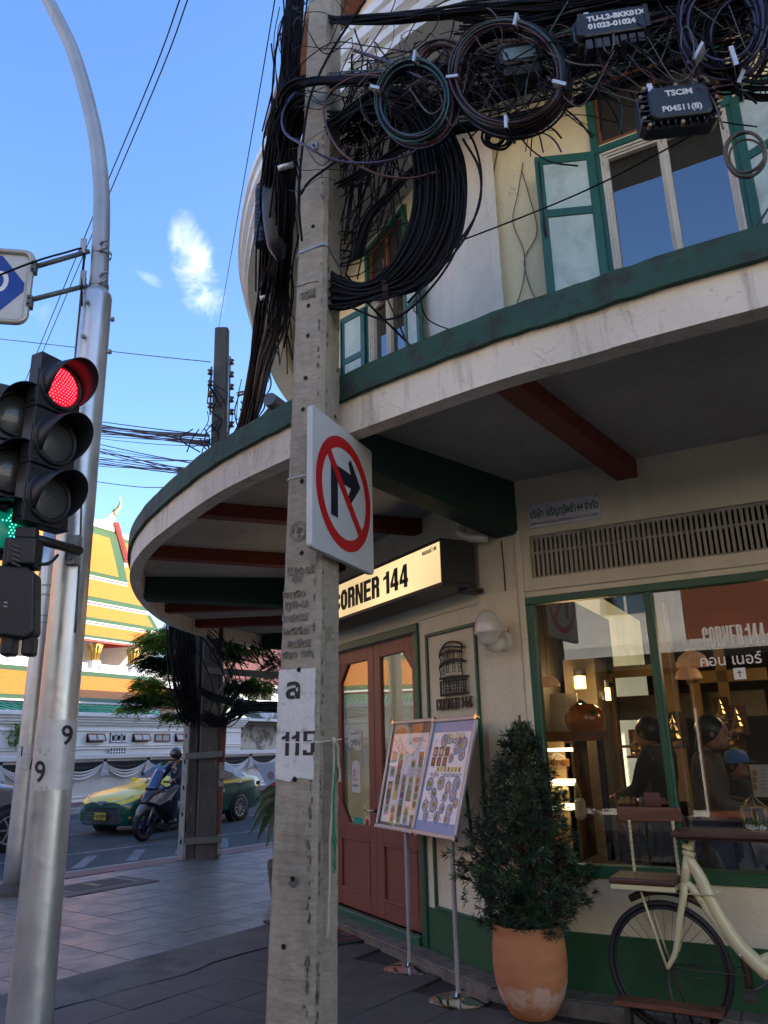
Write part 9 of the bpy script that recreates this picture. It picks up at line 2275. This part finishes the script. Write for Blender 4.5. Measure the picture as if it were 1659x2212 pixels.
def scooter():
 pf=at_y(309,1811,16.4);yaw_d=np.array([.42,.91]);yaw_d/=np.linalg.norm(yaw_d)
 fr=Frame(pf[:2],math.atan2(yaw_d[0],yaw_d[1]));fr.o=np.array([pf[0],pf[1],-.15])
 t=thing('motor_scooter','large grey maxi scooter with dark blue windscreen riding beside the taxi','motorcycle',fr(.7,0,0))
 grey=pmat('scooter_grey',(.16,.165,.17),.3,coat=.6);rimv=pmat('violet_rim',(.03,.02,.10),.3,metal=.6)
 for x,r_ in((0.0,.30),(1.45,.29)):
  c=fr(x,0,r_);m=MB();m.tube([c+fr.u*(r_-.06)*math.cos(a)+np.array([0,0,1.0])*(r_-.06)*math.sin(a) for a in np.linspace(0,6.283,41)],.062,10,cap=False);w=obj('wheel',m,MT['rubber'],t)
  m=MB();m.cyl(c-fr.n*.03,c+fr.n*.03,.05,.05,14);m.tube([c+fr.u*.19*math.cos(a)+np.array([0,0,1.0])*.19*math.sin(a) for a in np.linspace(0,6.283,41)],.018,6,cap=False)
  for k in range(5):a=k*1.2566;m.tube([c,c+fr.u*.19*math.cos(a)+np.array([0,0,1.0])*.19*math.sin(a)],.012,5)
  obj('rim',m,rimv,w)
 m=MB();m.tube(spline([fr(-.20,0,.46),fr(-.08,0,.62),fr(.12,0,.62),fr(.30,0,.48)],5),[.05,.06,.07,.075,.08,.08,.08,.08,.08,.08,.08,.075,.07,.06,.05,.04],10);obj('front_mudguard',m,grey,t)
 for s in(-1,1):m=MB();m.tube([fr(0,s*.08,.30),fr(.22,s*.08,.78)],.025,8);obj('fork_leg',m,alloy,t)
 st=[(-.10,.03,.70,.76),(.0,.13,.62,.90),(.12,.20,.60,1.02),(.30,.25,.55,1.10),(.50,.25,.42,1.02),(.70,.18,.25,.80),(1.0,.20,.22,.78),(1.3,.21,.40,.84),(1.7,.17,.62,.92),(2.0,.08,.78,.92)]
 V=[];
 for x,hw,z0,z1 in st:
  for q in range(10):a=6.283*q/10+.314;V.append(fr(x,hw*math.cos(a),(z0+z1)/2+(z1-z0)/2*math.sin(a)))
 F=[(i*10+j,i*10+(j+1)%10,(i+1)*10+(j+1)%10,(i+1)*10+j) for i in range(len(st)-1) for j in range(10)]+[tuple(range(10))[::-1],tuple(range(90,100))]
 m=MB();m.add(V,F,0,True);o=obj('fairing',m,pmat('scooter_black',(.02,.021,.024),.3,coat=.5),t)
 for s in(-1,1):
  m=MB();P=[(.02,.15,.72),(.16,.215,.66),(.45,.27,.78),(.72,.24,1.0),(.62,.22,1.03),(.36,.24,.94),(.10,.18,.84)];m.add([fr(x,s*(y+.02),z) for x,y,z in P],[tuple(range(7))]);obj('side_panel',m,grey,t,solid=.015)
  m=MB();P=[(-.03,.09,.74),(.06,.17,.72),(.24,.225,.86),(.20,.215,.90),(.04,.13,.84)];m.add([fr(x,s*(y+.035),z) for x,y,z in P],[tuple(range(5))]);obj('headlight',m,lampg,t)
  m=MB();m.tube([fr(.40,s*.10,1.10),fr(.45,s*.36,1.08)],.018,8);obj('handlebar',m,dk,t);m=MB();m.tube([fr(.38,s*.25,1.1),fr(.32,s*.38,1.25)],.008,6);m.ell(fr(.32,s*.40,1.27),.03,.07,.045,n=10,m=6);obj('mirror',m,dk,t)
 m=MB();V=[];NX,NZ=8,6
 for i in range(NZ+1):
  f=i/NZ
  for j in range(NX+1):g2=(j/NX-.5)*2;hw=.17*(1-.35*f*f);V.append(fr(.05+.26*f+.10*g2*g2,hw*g2,.98+.38*f-.03*g2*g2))
 m.add(V,[(i*(NX+1)+j,i*(NX+1)+j+1,(i+1)*(NX+1)+j+1,(i+1)*(NX+1)+j) for i in range(NZ) for j in range(NX)],0,True);obj('windscreen',m,pmat('blue_smoked_screen',(.02,.05,.16),.08,coat=1),t,solid=.006)
 m=MB();m.tube(spline([fr(.75,0,.80),fr(1.1,0,.82),fr(1.5,0,.90),(fr(1.85,0,.93))],4),[.12]*13,10);obj('saddle',m,dk,t)
 m=MB();m.beam(fr(.55,0,.24),fr(.95,0,.24),.40,.08);obj('footboard',m,dk,t)
 yaw=math.atan2(-fr.u[1],-fr.u[0])-math.pi/2
 seat=fr(1.05,0,.0)
 h=1.72;pz=(.93+.0)/h
 pose=dict(pel=(0,0,pz),waist=(0,.03,pz+.08),chest=(0,.06,pz+.20),neck=(0,.08,pz+.305),nb=(0,.10,pz+.335),sl=(-.105,.07,pz+.28),sr=(.105,.07,pz+.28),el=(-.15,.18,pz+.14),er=(.15,.18,pz+.14),wl=(-.17,.33,pz+.115),wr=(.17,.33,pz+.115),
 hl=(-.06,.02,pz-.01),hr=(.06,.02,pz-.01),kl=(-.12,.24,pz-.03),kr=(.12,.24,pz-.03),al=(-.12,.22,.20),ar=(.12,.22,.20),tl=(-.12,.31,.175),tr=(.12,.31,.175))
 p_,Gp,Jp,hp,Rh,a=person('scooter rider in dark jacket, blue jeans and striped helmet, half hidden by the poles',seat,yaw,h,pose,(navy,pmat('rider_jeans',(.02,.035,.08),.8)),None,shirt='jacket')
 m=MB();m.ell(hp+np.array([0,0,a*.25]),a*1.15,a*1.3,a*1.15,Rh,20,14);ho=obj('helmet',m,pmat('dark_helmet',(.03,.03,.035),.25,coat=.7),p_)
 m=MB();m.ell(hp+np.array([0,0,a*.32]),a*1.17,a*.5,a*1.17,Rh,20,14);obj('helmet_stripe',m,pmat('red_white_stripe',(.30,.06,.07),.3,col2=(.5,.5,.5),c2lo=.45,c2hi=.5,c2scale=9),ho)
 m=MB();m.ell(hp+Rh@np.array([0,a*.75,a*.1]),a*.85,a*.6,a*.45,Rh,16,10);obj('visor',m,pmat('smoked_visor',(.02,.02,.02),.08,coat=1),ho)
scooter()
# ---- the grey SUV cut by the left edge
def suv():
 pr=at_z(14,1842,-.15);d=np.array([.60,.80])
 fr=Frame(pr[:2],math.atan2(d[0],d[1]));fr.o=np.array([pr[0],pr[1],-.15])-fr.n*.90
 fr.u=np.array([-.66,-.75,0]);fr.u/=np.linalg.norm(fr.u);fr.n=np.array([-fr.u[1],fr.u[0],0]);fr.n=-fr.n if fr.n@np.array([0,-1,0])<0 else fr.n;fr.o=np.array([pr[0],pr[1],-.15])-fr.n*.92-fr.u*.0
 t=thing('parked_suv','grey SUV with roof rails, cut off by the left edge of the picture','car',fr(1.3,0,0));g_=pmat('suv_grey',(.20,.205,.21),.28,metal=.5,coat=.7)
 S=lambda x,hw,zs,zb,zt,hr:(x,[(hw*.9,zs),(hw*.985,zs+.12),(hw,zb-.25),(hw*.985,zb-.05),(hw*.955,zb),(hr+.10,zt-.12),(hr,zt-.03),(0.001,zt+.01)])
 st=[S(-1.02,.70,.40,.95,1.02,.55),S(-.95,.88,.36,1.10,1.30,.66),S(-.85,.92,.34,1.18,1.62,.70),S(-.6,.93,.32,1.20,1.74,.71),S(.2,.93,.30,1.20,1.80,.72),S(1.4,.93,.30,1.19,1.80,.72),S(1.9,.93,.30,1.17,1.70,.72),S(2.3,.93,.30,1.15,1.38,.76),S(2.6,.92,.30,1.12,1.18,.74),S(3.3,.90,.32,1.02,1.08,.72),S(3.6,.80,.36,.90,.96,.65)]
 st=[(2.7-x,p) for x,p in st][::-1]
 carbody(st,g_,g_,t,4,fr,yellow_fn=lambda i,j:False)
 for s in(1,-1):
  for P in([(-.55,1.26),(.15,1.26),(.15,1.66),(-.45,1.64)],[(.22,1.26),(1.1,1.25),(1.1,1.67),(.22,1.67)],[(1.18,1.25),(2.15,1.22),(1.75,1.62),(1.18,1.67)]):
   m=MB();m.add([fr(2.7-x,s*(.945-(z-1.2)*.28),z) for x,z in P],[(0,1,2,3)]);obj('side_window',m,cg,t)
  m=MB();m.tube(spline([fr(3.2,s*.66,1.80),fr(3.0,s*.66,1.86),fr(1.4,s*.66,1.88),fr(1.15,s*.66,1.81)],4),.018,6);obj('roof_rail',m,alloy,t);m=MB();m.tube([fr(3.4,s*.96,1.20),fr(.4,s*.96,1.17)],.012,5);obj('chrome_strip',m,alloy,t)
  m=MB();m.add([fr(3.69,s*.86,1.0),fr(3.50,s*.94,1.0),fr(3.44,s*.93,1.25),fr(3.63,s*.84,1.25)],[(0,1,2,3)]);obj('tail_light',m,tail,t)
  for x in(0,2.7):m=MB();m.cyl(fr(x,s*.74,.38),fr(x,s*.936,.38),.45,.45,36);obj('wheel_arch',m,dk,t);carwheel(t,fr(x,s*.955,.38),.38,fr,s,6)
suv()
ROW=Frame((11.6,29.7),math.atan2(-.6,-.8))  # unseen row, added and made tall to shade the temple wall
for k,(a,b,h,mt,lb) in enumerate(((-9,0,17,MT['cream'],'tall unseen cream shophouse added for shade, next to the corner building along the far street'),(-18,-9,17.5,ow,'unseen white shophouse added for shade, second along the far street from the corner building'),(-28,-18,17,MT['cream'],'unseen cream shophouse added for shade, third along the far street from the corner building'),(-40,-28,17,ow,'last unseen white shophouse of the row added for shade along the far street'))):
 t=thing('shade_row_shophouse',lb,'building',ROW((a+b)/2,-4,0));m=MB();m.box(ROW,a+.01,b-.01,-8,0,-.15,h);obj('wall',m,mt,t)
 for j in range(3):
  for i in range(3):u=a+(b-a)*(i+.5)/3;m=MB();m.box(ROW,u-.6,u+.6,.0,.04,4.6+j*3,6.1+j*3);obj('window',m,MT['winglass'],t)
